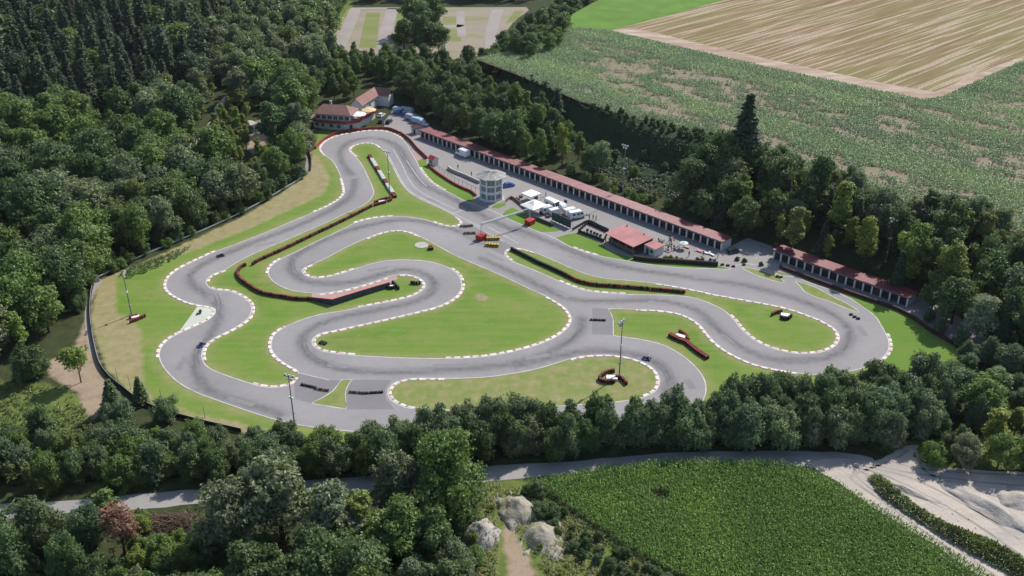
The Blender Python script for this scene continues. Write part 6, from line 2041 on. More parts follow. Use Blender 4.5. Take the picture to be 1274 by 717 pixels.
trail = [(228, 205), (240, 150), (262, 122), (276, 108), (300, 112), (300, 130), (330, 140), (345, 150), (340, 185), (325, 205), (290, 215), (240, 215)]
BR = lambda w, c, adj, h0=11, h1=16, wf=1.08: (w, 'broad', h0, h1, wf, c, adj + ' broadleaf tree', 'broadleaf_tree', 'tree')
TL = lambda w, c, adj, h0=12, h1=17, wf=1.0: (w, 'tall', h0, h1, wf, c, adj + ' oval tree', 'oval_tree', 'tree')
SL = lambda w, c, adj, h0=10, h1=15, wf=1.1: (w, 'slim', h0, h1, wf, c, adj + ' slender tree', 'slender_tree', 'tree')
SP = lambda w, c, adj, h0=18, h1=27, wf=1.05: (w, 'spruce', h0, h1, wf, c, adj + ' spruce', 'spruce_tree', 'spruce')
SH = lambda w, c, adj, h0=3, h1=6, wf=.95: (w, 'shrub', h0, h1, wf, c, adj + ' shrub', 'wild_shrub', 'shrub')
wood([(-140, 452), (30, 452), (76, 430), (100, 396), (106, 362), (128, 339), (180, 316), (240, 289), (300, 261), (352, 232), (374, 215), (379, 190), (370, 172), (330, 215), (180, 285), (70, 330), (-140, 380)], 8.6,
     [BR(3, C_DK, 'dark'), BR(3, C_MID, 'mid green'), BR(2, C_GY, 'greyish'), SL(1, C_LT, 'bright')], 'trees along the fenced forest edge', 'at the forest edge behind the guard rail', (trail,))
wood([(-140, 378), (70, 328), (180, 283), (330, 213), (372, 168), (384, 140), (380, 120), (330, 118), (230, 140), (110, 165), (-140, 200)], 9.6,
     [BR(3, C_DK, 'dark', 14, 19), BR(3, C_MID, 'mid green', 14, 19), BR(1.5, C_GY, 'greyish', 14, 19), SL(1, C_LT, 'bright'), TL(1, C_OL, 'olive')], 'trees of the mixed wood above the left straight', 'in the mixed wood above the left straight', (trail,))
wood([(-160, 198), (110, 163), (200, 148), (250, 120), (262, 60), (300, 5), (330, -40), (-200, -60)], 8.6,
     [SP(5, C_SPR, 'dark'), SP(2, (.048, .084, .046), 'green'), BR(2.4, (.055, .095, .05), 'dark', 16, 22), BR(.8, C_MID, 'mid green', 14, 20)], 'trees of the dark conifer forest', 'in the dark conifer forest of the upper left', (trail,))
wood([(200, 146), (250, 118), (264, 60), (302, 5), (340, -50), (440, -20), (432, 6), (408, 42), (400, 66), (420, 78), (400, 118), (330, 116), (300, 122), (262, 130)], 9.0,
     [TL(4, C_GY, 'greyish', 14, 19), BR(3, C_GY, 'greyish', 12, 16), BR(2, C_MID, 'mid green', 12, 16)], 'trees of the grey green wood', 'in the grey green wood beside the gravel lot', (trail,))
wood([(388, 116), (392, 122), (430, 108), (470, 102), (520, 112), (548, 118), (575, 100), (545, 86), (480, 84), (420, 82), (395, 96)], 6.6,
     [TL(3, C_MID, 'mid green', 9, 13), TL(2, C_DK, 'dark', 9, 13), BR(2, C_DK, 'dark', 8, 11), SL(1, C_OL, 'olive', 8, 12)], 'trees behind the clubhouse', 'in the belt between clubhouse and gravel lot')
wood([(384, 140), (388, 124), (432, 110), (446, 118), (434, 126), (396, 128), (390, 142)], 6.5,
     [TL(2, C_MID, 'mid green', 9, 12), TL(2, C_DK, 'dark', 9, 12)], 'trees behind the clubhouse', 'close behind the clubhouse roof')
wood([(500, 112), (545, 112), (590, 112), (640, 140), (690, 170), (720, 186), (735, 215), (716, 222), (640, 196), (560, 164), (530, 142), (505, 126)], 6.0,
     [BR(3, C_DK, 'dark', 10, 15, .95), TL(2, C_DK, 'dark', 12, 17), TL(1.5, C_MID, 'mid green', 11, 16), SL(1, C_OL, 'olive', 10, 14), SH(.8, C_GY, 'greyish', 4, 7)], 'trees on the bank behind the long garages', 'on the bank behind the long garages')
wood([(585, 108), (620, 88), (660, 74), (690, 62), (712, 40), (735, 10), (765, -14), (740, -20), (690, 20), (655, 40), (618, 70), (590, 90)], 7.5,
     [BR(3, C_DK, 'dark', 7, 11), BR(2, C_MID, 'mid green', 7, 10)], 'trees between gravel lot and field', 'in the strip between gravel lot and field')
wood([(400, 6), (440, 2), (560, 2), (660, 2), (730, -12), (830, -60), (300, -60)], 9.5,
     [BR(3, C_DK, 'dark', 11, 16), TL(2, C_DK, 'dark', 13, 18), SP(1, C_SPR, 'dark', 14, 18)], 'trees beyond the far gravel lot', 'in the dark wood beyond the far gravel lot')
wood([(714, 222), (735, 218), (790, 240), (850, 262), (846, 268), (780, 248), (740, 232)], 4.2,
     [SH(3, C_GY, 'greyish', 2.5, 4.5), SH(2, C_LT, 'bright', 2.5, 4), SL(.6, C_OL, 'olive', 6, 8, 1.3)], 'shrubs on the bank foot', 'at the bank foot behind the long garages')
wood([(848, 262), (868, 236), (884, 216), (905, 208), (960, 236), (1000, 245), (1060, 262), (1180, 292), (1290, 325), (1420, 360), (1420, 500), (1290, 440), (1200, 415), (1160, 395), (1090, 350), (1000, 318), (930, 298), (880, 280)], 6.0,
     [BR(3, C_DK, 'dark', 12, 17, .95), TL(2.5, C_DK, 'dark', 14, 19), BR(1.6, C_GY, 'greyish', 10, 15, .95), SL(1.3, C_LT, 'bright', 10, 14), SL(1, C_OL, 'olive', 10, 14), SP(.7, C_SPR, 'dark', 12, 15, 1.0)],
     'trees on the bank behind the shorter garages', 'on the wooded bank behind the shorter garages')
wood([(1130, 388), (1150, 384), (1200, 414), (1290, 438), (1420, 498), (1420, 560), (1300, 540), (1230, 500), (1205, 470), (1190, 440), (1165, 415)], 6.2,
     [BR(2, C_GY, 'greyish', 6, 9), BR(2, C_HDG, 'dull green', 6, 9), SH(2, C_HDG, 'dull green', 4, 7)], 'trees at the end of the shorter garages', 'beyond the right end of the shorter garages')
# hedge belt between the circuit and the road
wood([(-120, 575), (0, 572), (130, 565), (215, 562), (300, 560), (375, 560), (450, 568), (470, 566), (470, 588), (300, 600), (0, 613), (-120, 618)], 3.9,
     [SH(3, C_HDG, 'dull green', 6.5, 8.5, .85), SH(2, C_MID, 'mid green', 6.5, 8.5, .85), SH(1, C_DK, 'dark', 6.5, 8.5, .85), SL(.6, C_OL, 'olive', 6, 8.5, 1.3)], 'hedge shrubs along the road', 'in the hedge left of the silvery willow', mind=.6)
wood([(-120, 560), (10, 562), (100, 552), (190, 540), (260, 548), (360, 560), (215, 563), (0, 573), (-120, 575)], 4.6,
     [SH(3, C_OL, 'olive', 2.5, 4.5, .9), SH(2, C_LT, 'bright', 2.5, 4, .9), SH(1, C_MID, 'mid green', 3, 5, .8)], 'low shrubs above the hedge', 'in the light scrub above the left hedge', mind=.6)
wood([(470, 566), (515, 558), (545, 547), (620, 540), (700, 537), (790, 540), (852, 536), (880, 527), (950, 512), (1020, 500), (1090, 490), (1150, 488), (1190, 482), (1160, 540), (1120, 552), (1050, 558), (850, 559), (700, 570), (600, 578), (470, 588)], 4.0,
     [SH(4, C_HDG, 'dull green', 8.5, 11.5, .76), SH(2, C_GY, 'greyish', 8.5, 11.5, .76), SH(1.5, C_DK, 'dark', 8.5, 11, .76)], 'hedge shrubs along the road', 'in the thick roadside hedge by the bottom straight', mind=.6)
wood([(1160, 530), (1190, 482), (1215, 470), (1290, 480), (1420, 540), (1420, 590), (1290, 585), (1180, 572), (1150, 560)], 5.4,
     [SH(3, C_HDG, 'dull green', 5, 8, .8), BR(2, C_MID, 'mid green', 8, 11), SL(1, C_YL, 'yellow green', 7, 10, 1.3)], 'trees north of the gravel yard', 'in the thicket north of the gravel yard', mind=.6)
# foreground thicket
wood([(-120, 690), (20, 700), (70, 690), (130, 730), (200, 760), (260, 745), (300, 735), (380, 735), (480, 735), (560, 745), (600, 790), (-120, 860)], 5.2,
     [SH(3, C_DK, 'dark', 5, 9, .85), SH(2, C_MID, 'mid green', 5, 8, .85), BR(2, C_DK, 'dark', 9, 13), TL(1, C_MID, 'mid green', 9, 13)], 'foreground thicket', 'in the foreground thicket at the bottom edge', mind=.6)

wood([(100, 398), (106, 366), (126, 345), (180, 321), (240, 294), (300, 266), (352, 238), (376, 220), (368, 214), (300, 256), (240, 284), (180, 311), (124, 334), (98, 366), (92, 396)], 3.8,
     [SH(3, C_DK, 'dark', 3.5, 6, .9), SH(2, C_MID, 'mid green', 3.5, 6, .9)], 'undergrowth along the guard rail', 'as undergrowth right behind the guard rail', mind=.45)
wood([(662, 606), (700, 638), (755, 678), (800, 706), (862, 736), (856, 764), (780, 732), (722, 698), (684, 660), (650, 616)], 2.7,
     [SH(3, C_DK, 'dark', 1.8, 3.4, .95), SH(2, C_HDG, 'dull green', 1.8, 3.4, .95), SH(1, C_OL, 'olive', 1.6, 3, .95)], 'scrub along the maize edge', 'in the scrub between gravel heaps and maize', mind=.45)
wood([(594, 76), (640, 93), (720, 127), (790, 149), (870, 166), (912, 186), (908, 196), (866, 177), (788, 159), (718, 138), (640, 104), (594, 88)], 2.8,
     [SH(3, C_SPR, 'very dark', 1.6, 3, .95), SH(2, C_DK, 'dark', 1.5, 2.8, .95)], 'dark scrub along the field edge', 'in the dark scrub right along the field edge', mind=.4)
wood([(150, 712), (166, 676), (200, 676), (258, 672), (300, 668), (330, 700), (300, 745), (150, 745)], 3.9,
     [SH(3, C_MID, 'mid green', 3.5, 6, .95), SH(2, C_DK, 'dark', 4, 7, .95), SH(1, C_LT, 'bright', 3, 5, .95)], 'thicket below the brush pile', 'in the thicket below the brush pile', mind=.5)
wood([(-40, 668), (40, 660), (100, 662), (150, 668), (150, 745), (-40, 760)], 4.2,
     [SH(3, C_DK, 'dark', 3.5, 6, .95), SH(2, C_PINE, 'dull green', 4, 7, .95)], 'thicket under the pines', 'in the thicket under the roadside pines', mind=.5)
wood([(380, 690), (470, 660), (520, 650), (590, 645), (596, 700), (560, 760), (420, 770)], 4.6,
     [SH(2, C_DK, 'dark', 4, 7, .95), SH(2, C_MID, 'mid green', 4, 7, .95), BR(1, C_DK, 'dark', 8, 11)], 'thicket beside the gravel heap', 'in the thicket left of the rounded gravel heap', mind=.5)
wood([(250, 205), (262, 170), (280, 140), (292, 116), (304, 122), (318, 146), (304, 152), (318, 196), (300, 212), (262, 212)], 5.0,
     [SL(3, C_LT, 'bright', 5, 8, 1.5), SL(2, C_YL, 'yellow green', 5, 8, 1.5), SL(1, C_OL, 'olive', 6, 9, 1.4)], 'saplings round the forest trail', 'in the clearing by the forest trail', mind=.6)
wood([(228, 200), (240, 176), (262, 130), (272, 112), (264, 112), (240, 140), (226, 165)], 5.5,
     [SL(3, C_LT, 'bright', 5, 8, 1.5), SL(1, C_MID, 'mid green', 6, 9, 1.4)], 'saplings round the forest trail', 'on the left side of the forest trail', mind=.6)
wood([(712, 172), (740, 182), (790, 196), (850, 210), (884, 226), (880, 238), (846, 224), (786, 208), (736, 196), (710, 186)], 9.0,
     [SH(3, C_DK, 'dark', 2.2, 4, .9), SH(1, C_SPR, 'very dark', 2, 3.5, .9)], 'dark scrub on the upper bank', 'on the dark bank just under the field edge', mind=.5)
wood([(906, 188), (930, 197), (1000, 220), (1080, 246), (1170, 268), (1300, 302), (1300, 345), (1170, 306), (1080, 282), (1000, 256), (930, 232), (900, 215)], 4.6,
     [BR(2, C_DK, 'dark', 7, 11, 1.0), BR(2, C_GY, 'greyish', 7, 11, 1.0), SH(1, C_OL, 'olive', 4, 7, .9), SL(.6, C_OL, 'olive', 8, 11)], 'trees on the upper bank', 'at the field edge above the shorter garages', mind=.5)
# keep what the frame (and its surroundings) can show
def near_frame(b):
    x, y, h = b[1], b[2], b[3]
    z = hz(x, y)
    bx_, by2 = project(x, y, z)
    tx_, ty2 = project(x, y, z + h)
    return -32 < bx_ < 1325 and by2 > -6 and ty2 < 722


BULK = [b for b in BULK if near_frame(b)]
by = {}
for b in BULK: by.setdefault(b[9], []).append(b)
REST = {}
for nm, L_ in by.items():
    L_.sort(key=lambda b: b[1] ** 2 + b[2] ** 2)
    for kd, x, y, h, wf, c, lb, cat, grp, name in L_[:295]:
        tree(kd, x, y, h, wf, c, lb, cat, grp, name)
    if len(L_) > 295: REST[nm] = L_[295:]
print('TREES', {k: len(v) for k, v in by.items()}, 'rest', {k: len(v) for k, v in REST.items()})
for nm, rest in REST.items():
    Vs, Fs, Ts, off = [], [], [], 0
    mean = np.mean([b[5] for b in rest], axis=0)
    for kd, x, y, h, wf, c, *_ in rest:
        V, F, T = PROTO[kd][int(rng.integers(len(PROTO[kd])))][2]
        k = max(1, len(F) // 2600)
        Vq = V.reshape(-1, 4, 3)[::k]
        cen = Vq.mean(1, keepdims=True)
        Vq = cen + (Vq - cen) * (k ** .5)
        Vq = Vq.reshape(-1, 3)
        s = h / 10
        a_ = rng.uniform(0, 6.28)
        ca, sa = math.cos(a_), math.sin(a_)
        X = (Vq[:, 0] * ca - Vq[:, 1] * sa) * s * wf + x; Y = (Vq[:, 0] * sa + Vq[:, 1] * ca) * s * wf + y; Z = Vq[:, 2] * s + hz(x, y)
        n = len(Vq)
        Vs.append(np.column_stack([X, Y, Z])); Fs.append(np.arange(n).reshape(-1, 4) + off); off += n
        tn = float(np.mean(c) / np.mean(mean))
        Ts.append(np.clip(np.repeat(T.reshape(-1, 4)[::k, 0], 4) + (tn - 1) * .5, 0, 1))
    wn = 'distant_' + nm.replace('_tree', '') + '_wood'
    o = link(wn, arr_mesh(wn, np.vstack(Vs), np.vstack(Fs), [M['needle' if 'spruce' in nm else 'leaf']], tint=np.concatenate(Ts)))
    o.color = (*mean, 1)
    tag(o, 'far part of the dark conifer forest reading as one mass' if 'spruce' in nm else 'far part of the broadleaf wood reading as one mass', 'forest', None, 'stuff')

# ================================================================== CROPS, GRASS, HEAPS
def blades(P, g, n_b, ln, wd, up, arch=1.0):
    """arching leaf blades of two faces each round every plant point"""
    n = len(P)
    B = np.repeat(P, n_b, axis=0)
    m = len(B)
    az = g.uniform(0, 2 * math.pi, m)
    L_ = ln * g.uniform(.7, 1.2, m)
    u = up * g.uniform(.7, 1.2, m)
    d = np.column_stack([np.cos(az), np.sin(az), np.zeros(m)])
    s = np.column_stack([-np.sin(az), np.cos(az), np.zeros(m)]) * (wd * g.uniform(.7, 1.2, m))[:, None]
    z0 = g.uniform(.45, .92, m)[:, None] * np.array([0, 0, 1.0]) * u[:, None]
    A = B + z0
    Bm = A + d * (L_ * .5)[:, None] + np.array([0, 0, 1]) * (u * .38 * arch)[:, None]
    Ct = A + d * L_[:, None] + np.array([0, 0, 1]) * (u * g.uniform(-.05, .35, m) * arch)[:, None]
    V = np.stack([A - s * .6, A + s * .6, Bm + s, Bm - s, Ct + s * .25, Ct - s * .25], axis=1).reshape(-1, 3)
    i = np.arange(m)[:, None] * 6
    F = np.vstack([i + np.array([0, 1, 2, 3]), i + np.array([3, 2, 4, 5])])
    t = np.repeat(np.clip(g.normal(.5, .22, m), 0, 1), 6)
    return V, F, t


def rows_in(poly, ang, row, step, g, jit=.3):
    poly = np.asarray(poly)
    ca, sa = math.cos(-ang), math.sin(-ang)
    Q = np.column_stack([poly[:, 0] * ca - poly[:, 1] * sa, poly[:, 0] * sa + poly[:, 1] * ca])
    X, Y = np.meshgrid(np.arange(Q[:, 0].min(), Q[:, 0].max(), step), np.arange(Q[:, 1].min(), Q[:, 1].max(), row))
    P = np.column_stack([X.ravel(), Y.ravel()])
    P += g.normal(0, 1, P.shape) * np.array([step * jit, row * jit * .35])
    P = P[inside(P, Q)]
    ca, sa = math.cos(ang), math.sin(ang)
    return np.column_stack([P[:, 0] * ca - P[:, 1] * sa, P[:, 0] * sa + P[:, 1] * ca])


def smooth_noise(P, s, seed):
    """value noise on the plan"""
    g = np.random.default_rng(seed)
    T = g.uniform(0, 1, (64, 64))
    q = P / s
    i = np.floor(q).astype(int); f = q - i
    f = f * f * (3 - 2 * f)
    a = T[i[:, 0] % 64, i[:, 1] % 64]; b = T[(i[:, 0] + 1) % 64, i[:, 1] % 64]
    c = T[i[:, 0] % 64, (i[:, 1] + 1) % 64]; d = T[(i[:, 0] + 1) % 64, (i[:, 1] + 1) % 64]
    return (a * (1 - f[:, 0]) + b * f[:, 0]) * (1 - f[:, 1]) + (c * (1 - f[:, 0]) + d * f[:, 0]) * f[:, 1]


g5 = np.random.default_rng(55)
# near maize field
CORN = [(652, 606), (690, 600), (720, 594), (765, 585), (850, 578), (955, 580), (1008, 591), (1060, 619), (1130, 661), (1205, 708), (1300, 768), (1330, 830), (980, 830), (900, 762), (860, 727), (797, 698), (755, 669), (716, 643), (690, 624)]
CP = np.array(Wp(CORN))
c0, c1 = np.array(at(700, 640)), np.array(at(870, 735))
ang_c = math.atan2(*(c1 - c0)[::-1])
P = rows_in(CP, ang_c, .72, .42, g5)
ns = smooth_noise(P, 9, 3)
hole = np.hypot(*(P - np.array(at(821, 621))).T) < 1.6
P = P[~hole]; ns = ns[~hole]
P3 = np.column_stack([P, np.zeros(len(P))])
V, F, t = blades(P3, g5, 9, .52, .07, 2.1, .42)
t = np.clip(t + np.repeat((ns - .5) * .45, 54), 0, 1)
o = link('maize_crop', arr_mesh('maize_crop', V, F, [M['corn']], tint=t))
o.color = (.190, .315, .066, 1)
tag(o, 'dense green maize crop filling the lower right field', 'maize', None, 'stuff')
so_, _ = sheet('maize_soil', CORN, 0.03, M['maize_soil'], False)

# sparse crop on the plateau
UP = np.array(Wp(CORN_UP, ZP))
u0, u1 = np.array(at(760, 42, ZP)), np.array(at(1150, 128, ZP))
ang_u = math.atan2(*(u1 - u0)[::-1])
P = rows_in(UP, ang_u, .80, .66, g5, .38)
P = P[np.hypot(P[:, 0], P[:, 1]) < 640]
# the crop stands in long dense strips; between them it failed and only clumps grew
ca, sa = math.cos(-ang_u), math.sin(-ang_u)
Q = np.column_stack([P[:, 0] * ca - P[:, 1] * sa, P[:, 0] * sa + P[:, 1] * ca])
band = smooth_noise(Q * np.array([.05, 1]) + np.array([0, 3.0]), 8.5, 8)
clump = .6 * smooth_noise(Q * np.array([.45, 1]), 3.2, 9) + .4 * smooth_noise(Q, 1.5, 10)
dedge = sdist(P, UP)
xl = np.array(at(742, 90, ZP))[0]
left = np.clip((xl - P[:, 0]) / 16, 0, 1)
sparse = np.clip((band - .44) / .10, 0, 1) * (1 - left) * np.clip((dedge - 6) / 5, 0, 1)
for poly, k in (([(728, 92), (790, 92), (835, 118), (860, 138), (838, 138), (760, 112)], 1.25), ([(1195, 140), (1274, 105), (1274, 160), (1220, 165)], .8), ([(790, 70), (860, 84), (905, 96), (990, 120), (960, 120), (830, 86)], .7)):
    sparse = np.maximum(sparse, k * np.clip(.5 + sdist(P, np.array(Wp(poly, ZP))) / 8, 0, 1))
dens = np.where(clump > .5, 1.0, 1.0) - sparse * np.clip(1.12 - 1.6 * np.clip(clump - .38, 0, 1) * 4, 0, 1)
keep = g5.uniform(0, 1, len(P)) < np.clip(dens, .03, 1)
P, band = P[keep], band[keep]
P3 = np.column_stack([P, np.full(len(P), ZP)])
V, F, t = blades(P3, g5, 5, .60, .15, .85)
t = np.clip(t * .8 + .1 + np.repeat((smooth_noise(P, 14, 21) - .5) * .35 + (.5 - band) * .5, 30), 0, 1)
o = link('field_crop', arr_mesh('field_crop', V, F, [M['corn']], tint=t))
o.color = (.275, .385, .205, 1)
tag(o, 'patchy grey green crop with bare earth bands on the upper field', 'crop', None, 'stuff')
print('CROP', len(P))


# tufts: rough grass at the foreground scrub, bank and verges
def tufts(name, px, space, n_b, ln, wd, up, colr, label, zf=True, prob=1.0, seed=1):
    g = np.random.default_rng(seed)
    PP = np.array([ground_at(*p)[:2] for p in px])
    P = rows_in(PP, .3, space, space, g, 1.0)
    n1 = smooth_noise(P, 6, seed + 5)
    P = P[g.uniform(0, 1, len(P)) < prob * np.clip(n1 * 2.2 - .2, 0, 1)]
    z = height(P)
    V, F, t = blades(np.column_stack([P, z]), g, n_b, ln, wd, up)
    o = link(name, arr_mesh(name, V, F, [M['corn']], tint=t))
    o.color = (*colr, 1)
    tag(o, label, 'grass', None, 'stuff')


tufts('rough_grass', [(596, 604), (650, 606), (690, 626), (716, 646), (755, 672), (797, 702), (860, 730), (900, 790), (705, 790), (690, 730), (668, 690), (648, 668), (630, 640), (618, 660), (622, 760), (560, 720), (560, 640)], .6, 6, .7, .08, .7, (.215, .230, .095), 'tall rough grass around the gravel heaps', seed=3)
tufts('rough_grass', [(-60, 470), (60, 482), (98, 496), (118, 535), (60, 552), (-60, 560)], .8, 5, .6, .11, .5, (.115, .160, .042), 'tall rough grass left of the boarded fence', seed=4)
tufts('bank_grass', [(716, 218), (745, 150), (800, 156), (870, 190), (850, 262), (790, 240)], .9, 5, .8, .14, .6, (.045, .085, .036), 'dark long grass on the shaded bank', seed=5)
tufts('roadside_grass', [(-40, 655), (110, 642), (240, 631), (420, 618), (598, 604), (598, 622), (420, 640), (240, 655), (-40, 690)], .7, 5, .7, .11, .6, (.085, .125, .034), 'long grass along the near roadside', seed=6)
tufts('weed_strip', [(148, 342), (170, 331), (205, 318), (240, 305), (222, 320), (190, 336), (160, 347)], .7, 5, .7, .12, .5, (.075, .150, .030), 'bright weeds on the left verge below the guard rail', seed=8)

# planter bushes on the terrace wall and hedge strip beside the dirt track
for i, (px, py, h, c) in enumerate(((829, 326, 1.9, C_YL), (835, 326.6, 2.0, C_LT), (842, 327.2, 1.9, C_YL), (848, 327.6, 1.6, C_LT), (868, 328.6, 1.8, C_DK), (874, 329, 1.9, C_DK), (884, 329.8, 1.8, C_DK), (889, 330.2, 1.6, C_DK))):
    x, y, z = ground_at(px, py)
    tree('shrub', x, y + .9, h, .9, c, ('bright' if i < 4 else 'dark') + ' clipped bush behind the planter wall of the terrace', 'bush', 'planter bushes on the terrace', 'planter_bush')
x, y, z = ground_at(965, 313)
tree('shrub', x, y, 3.0, .75, C_RED, 'dark red leaved bush between the two garage rows', 'bush', None, 'red_bush')
for i, (px, py) in enumerate(((917, 324), (926, 326), (947, 330.5))):
    x, y, z = ground_at(px, py)
    tree('shrub', x, y, 1.3, 1.3, C_DK, 'small dark bush in the paving ' + ('nearest the garage end wall', 'in the middle of the paved gap', 'nearest the shorter garages')[i], 'bush', None, 'small_bush')

WS = np.array(Wp([(1080, 595), (1092, 592), (1110, 605), (1135, 628), (1180, 656), (1230, 673), (1275, 699), (1340, 735), (1350, 780), (1300, 745), (1262, 718), (1205, 687), (1155, 657), (1095, 617)]))
P = rows_in(WS, .2, .42, .42, g5, .9)
de = sdist(P, WS)
zt = np.clip(de / 1.6, 0, 1)
hgt = .35 + .85 * zt * (0.6 + .7 * smooth_noise(P, 3, 31))
V, F, t = blades(np.column_stack([P, np.zeros(len(P))]), g5, 8, .6, .11, 1.0)
V[:, 2] *= np.repeat(hgt, 48) * 1.25
t = np.clip(t + np.repeat((smooth_noise(P, 4, 33) - .5) * .7, 48), 0, 1)
o = link('weed_bank', arr_mesh('weed_bank', V, F, [M['corn']], tint=t)); o.color = (.170, .205, .065, 1)
tag(o, 'overgrown weed strip between dirt track and gravel yard', 'weeds', None, 'stuff')


# ---------------------------------------------------------------- heaps
def heap(px, py, rx, ry, h, rz, mt, label, seed, name='gravel_heap', sharp=1.3, rough_=.12):
    g = np.random.default_rng(seed)
    n = 44
    u = np.linspace(-1, 1, n)
    X, Y = np.meshgrid(u, u)
    r = np.sqrt(X ** 2 + Y ** 2)
    Pn = np.column_stack([X.ravel() * 3, Y.ravel() * 3]) + 50
    nz = smooth_noise(Pn, 1.1, seed) * .95 + smooth_noise(Pn, .6, seed + 1) * .22 + smooth_noise(Pn, .3, seed + 2) * .06
    ring = np.clip(1 - r.ravel() * (1 + .8 * (nz - .5)), 0, 1)
    Z = h * (ring ** sharp) * (1 + .5 * (nz - .5)) + rough_ * (smooth_noise(Pn, .12, seed + 3) - .5) * (ring > 0.02) - .06
    V = np.column_stack([X.ravel() * rx, Y.ravel() * ry, Z])
    ii = np.arange(n * n).reshape(n, n)
    F = np.column_stack([ii[:-1, :-1].ravel(), ii[:-1, 1:].ravel(), ii[1:, 1:].ravel(), ii[1:, :-1].ravel()])
    x, y, z = ground_at(px, py)
    return tag(link(name, arr_mesh(name, V, F, [mt], smooth=True), None, (x, y, z), rz), label, 'heap')


M['grown_heap'] = sand_mat('overgrown_earth', (0.30, 0.275, 0.235), (0.36, 0.325, 0.265), (0.15, 0.18, 0.065), 0.3, 0.5)
heap(597, 671, 4.3, 4.0, 3.8, .3, M['gravel_heap'], 'rounded pale gravel heap in the middle foreground', 41, sharp=.7)
heap(675, 670, 4.4, 5.2, 2.5, -.2, M['grown_heap'], 'overgrown grey gravel heap beside the maize', 45, sharp=.9, rough_=.15)
heap(646, 636, 4.0, 5.4, 2.8, .5, M['grown_heap'], 'grey earth heap with steep face near the road', 49, sharp=.8, rough_=.2)
heap(1235, 634, 3.0, 12.0, 1.5, R(38), M['gravel_heap'], 'long grey spoil ridge in the gravel yard', 53, name='spoil_ridge', sharp=.9)
heap(1268, 622, 5.0, 4.0, 1.4, R(10), M['gravel_heap'], 'low grey spoil heap at the right edge of the yard', 57, name='spoil_heap', sharp=.9)
heap(1122, 608, 1.6, 9.5, .7, R(52), M['gravel_heap'], 'low gravel ridge along the weed strip', 59, name='gravel_ridge', sharp=.9)

# brush pile by the road
bx, by_, _ = ground_at(226, 655)
bp = tag(empty('brush_pile', (bx, by_, 0), -.05), 'pile of dry brown branches beside the road', 'brush pile')
mb = MB()
g6 = random.Random(5)
for i in range(520):
    t = g6.uniform(-6.2, 6.2); w = g6.uniform(-2.6, 2.6)
    zmax = 2.5 * max(0, 1 - (t / 6.6) ** 2) * max(.1, 1 - (w / 3.0) ** 2)
    z = g6.uniform(0.05, 1) * zmax
    a_ = g6.gauss(0, .55); L_ = g6.uniform(1.0, 3.0); dz = g6.gauss(0, .22)
    dx, dy = math.cos(a_) * L_ / 2, math.sin(a_) * L_ / 2
    mb.cyl((t - dx, w - dy, max(.05, z - dz)), (t + dx, w + dy, max(.05, z + dz)), g6.uniform(.03, .09), .02, 4)
mb.build('branches', M['brush'], bp)
# bushes on the shoulders of the heaps
for i, (px, py, h, c, lb) in enumerate(((640, 622, 1.8, C_MID, 'small green bush on top of the grey earth heap'), (690, 656, 2.2, C_HDG, 'dull green bush on the shoulder of the overgrown heap'), (672, 684, 1.5, C_LT, 'bright green bush at the foot of the overgrown heap'),
                                        (612, 634, 1.6, C_YL, 'yellow green bush between the rounded heap and the road'), (700, 716, 1.6, C_YL, 'yellow green bush on the bank below the overgrown heap'))):
    x, y, z = ground_at(px, py)
    tree('shrub', x, y, h, 1.0, c, lb, 'bush', None, 'scrub_bush')


# ---------------------------------------------------------------- loose stones
def stones(name, pts, zs, smin, smax, mt, label, seed):
    g = np.random.default_rng(seed)
    n = len(pts)
    O = np.array([(1, 0, 0), (-1, 0, 0), (0, 1, 0), (0, -1, 0), (0, 0, 1), (0, 0, -.6)], float)
    Fo = np.array([(0, 2, 4), (2, 1, 4), (1, 3, 4), (3, 0, 4), (2, 0, 5), (1, 2, 5), (3, 1, 5), (0, 3, 5)])
    s = g.uniform(smin, smax, n) * g.choice((.6, 1, 1, 1.6), n)
    V = O[None] * (s[:, None, None] * g.uniform(.6, 1.2, (n, 6, 3)))
    a = g.uniform(0, 6.28, n)
    X = V[:, :, 0] * np.cos(a)[:, None] - V[:, :, 1] * np.sin(a)[:, None] + pts[:, 0][:, None]
    Y = V[:, :, 0] * np.sin(a)[:, None] + V[:, :, 1] * np.cos(a)[:, None] + pts[:, 1][:, None]
    Z = V[:, :, 2] * .8 + zs[:, None]
    VV = np.stack([X, Y, Z], -1).reshape(-1, 3)
    FF = (Fo[None] + (np.arange(n) * 6)[:, None, None]).reshape(-1, 3)
    tag(link(name, arr_mesh(name, VV, FF, [mt])), label, 'stones', None, 'stuff')


M['stone'] = simple('loose_stone', (0.36, 0.335, 0.31), 0.95, 0.1, 0.35, 0.7)
YP = np.array(Wp([(1085, 580), (1150, 578), (1274, 590), (1330, 600), (1330, 740), (1280, 712), (1200, 665), (1110, 603)]))
P = rows_in(YP, .1, .9, .9, g5, 1.2)
nz_ = smooth_noise(P, 7, 71)
P = P[g5.uniform(0, 1, len(P)) < np.clip((nz_ - .35) * 1.2, 0, .5)]
stones('loose_stones', P, np.full(len(P), .03), .05, .15, M['stone'], 'loose stones strewn over the gravel yard', 72)
for o_ in [o for o in list(COL.objects) if o.get('label', '').startswith('rounded pale gravel')]:
    mw = o_.matrix_basis
    vs_ = [mw @ v.co for v in o_.data.vertices if v.co.z > .08]
    k = [vs_[int(g5.integers(len(vs_)))] for _ in range(420)]
    pts_ = np.array([(p.x, p.y) for p in k]) + g5.normal(0, .12, (len(k), 2))
    stones('heap_stones', pts_, np.array([p.z for p in k]), .05, .19, M['stone'], 'loose stones on the ' + o_['label'], int(g5.integers(999)))

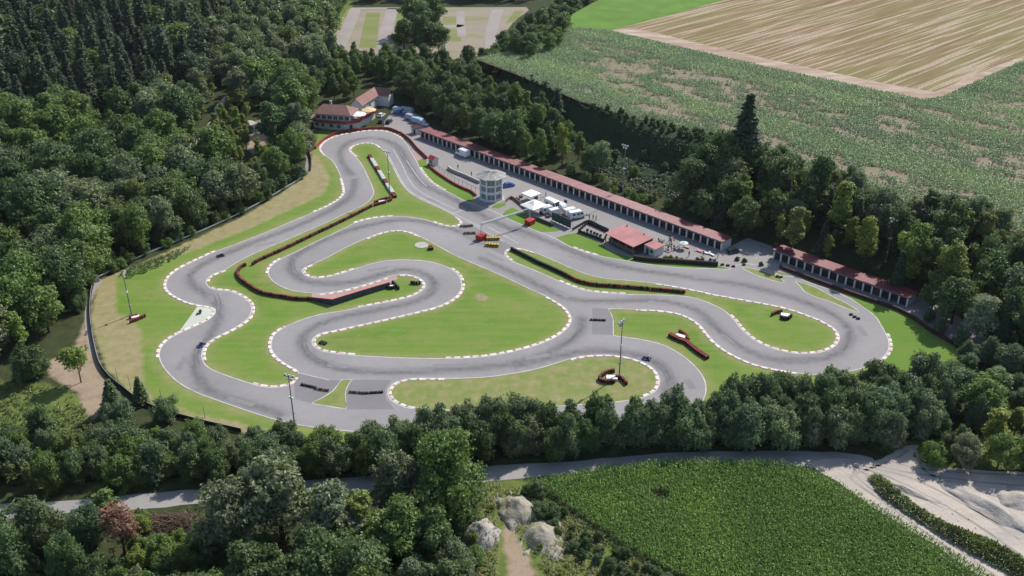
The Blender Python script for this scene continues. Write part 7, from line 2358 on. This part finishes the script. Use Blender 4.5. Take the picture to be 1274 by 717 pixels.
# ---------------------------------------------------------------- paddock odds and ends
M['drum_blue'] = simple('blue_drum', (0.03, 0.07, 0.25), 0.5, 0.4, 0.2)


def drum(px, py, mt, label):
    x, y = at(px, py)
    r = tag(empty('fuel_drum', (x, y, .012), rnd.uniform(0, 3)), label, 'drum', 'drums in the paddock')
    mb = MB(); mb.cone((0, 0), .29, .29, 0, .85, 14)
    for z in (.28, .56): mb.cone((0, 0), .31, .31, z, z + .04, 14)
    mb.build('barrel', mt, r)
    mb = MB(); mb.cone((0, 0), .25, .25, .85, .87, 14); mb.cone((.12, 0), .04, .04, .87, .91, 8); mb.build('lid', M['steel'], r)


def crate(px, py, label, rz):
    x, y = at(px, py)
    r = tag(empty('wooden_crate', (x, y, .012), rz), label, 'crate', 'crates in the paddock')
    mb = MB()
    for k in range(3):
        for s in (-1, 1):
            mb.box((0, s * .42, .14 + k * .24), (1.1, .04, .2)); mb.box((s * .53, 0, .14 + k * .24), (.04, .78, .2))
    mb.build('side_boards', M['wood'], r)
    mb = MB()
    for k in range(4): mb.box((-.4 + k * .27, 0, .74), (.24, .92, .03))
    mb.build('lid', M['wood'], r)


for px, py, mt, lb in ((703, 251.5, 'drum_blue', 'blue drum between the long camper and the panel van'), (704.6, 252.3, 'drum_blue', 'second blue drum beside the panel van'), (672, 266, 'tyre', 'black drum under the pyramid tent'), (674.4, 267, 'tyre', 'black drum next to the low dark wall'),
                       (643, 248.6, 'tyre', 'black drum by the brown board wall'), (645.5, 249.8, 'red_bright', 'red drum by the brown board wall')):
    drum(px, py, M[mt], lb)
for i, (px, py, lb) in enumerate(((682, 270.5, 'wooden crate behind the low dark wall'), (667, 247, 'wooden crate between the two white tents'), (648, 246, 'wooden crate left of the square white tent'), (697, 271, 'wooden crate behind the green hoarding'))):
    crate(px, py, lb, .4 * i)
for px, py, kd, rz, lb in ((668, 249.5, 'b', 20, 'person in grey between the two white tents'), (694, 256, 'a', 200, 'person in dark clothes behind the white caravan'), (823, 306, 'b', 90, 'person in grey at a wooden table near the pavilion end wall'), (835, 313, 'a', 10, 'person in dark clothes behind the planter wall'),
                           (893, 321, 'c', 200, 'person in a white top near the end of the planter wall'), (601, 232, 'b', 100, 'person in grey right behind the control tower')):
    person(px, py, kd, R(rz), lb)


# ================================================================== AIR
hm_ = bpy.data.materials.new('haze')
hm_.use_nodes = True
hn = hm_.node_tree
hn.nodes.remove(hn.nodes['Principled BSDF'])
pv = hn.nodes.new('ShaderNodeVolumePrincipled')
pv.inputs['Color'].default_value = (0.86, 0.92, 1.0, 1)
pv.inputs['Density'].default_value = 0.000028
pv.inputs['Anisotropy'].default_value = 0.2
hn.links.new(pv.outputs[0], hn.nodes['Material Output'].inputs['Volume'])
mb = MB()
mb.box((0, 2330, 64), (7300, 5700, 132))
tag(mb.build('haze', hm_), 'thin summer haze over the whole circuit', 'haze', None, 'stuff')
scene.cycles.volume_bounces = 0
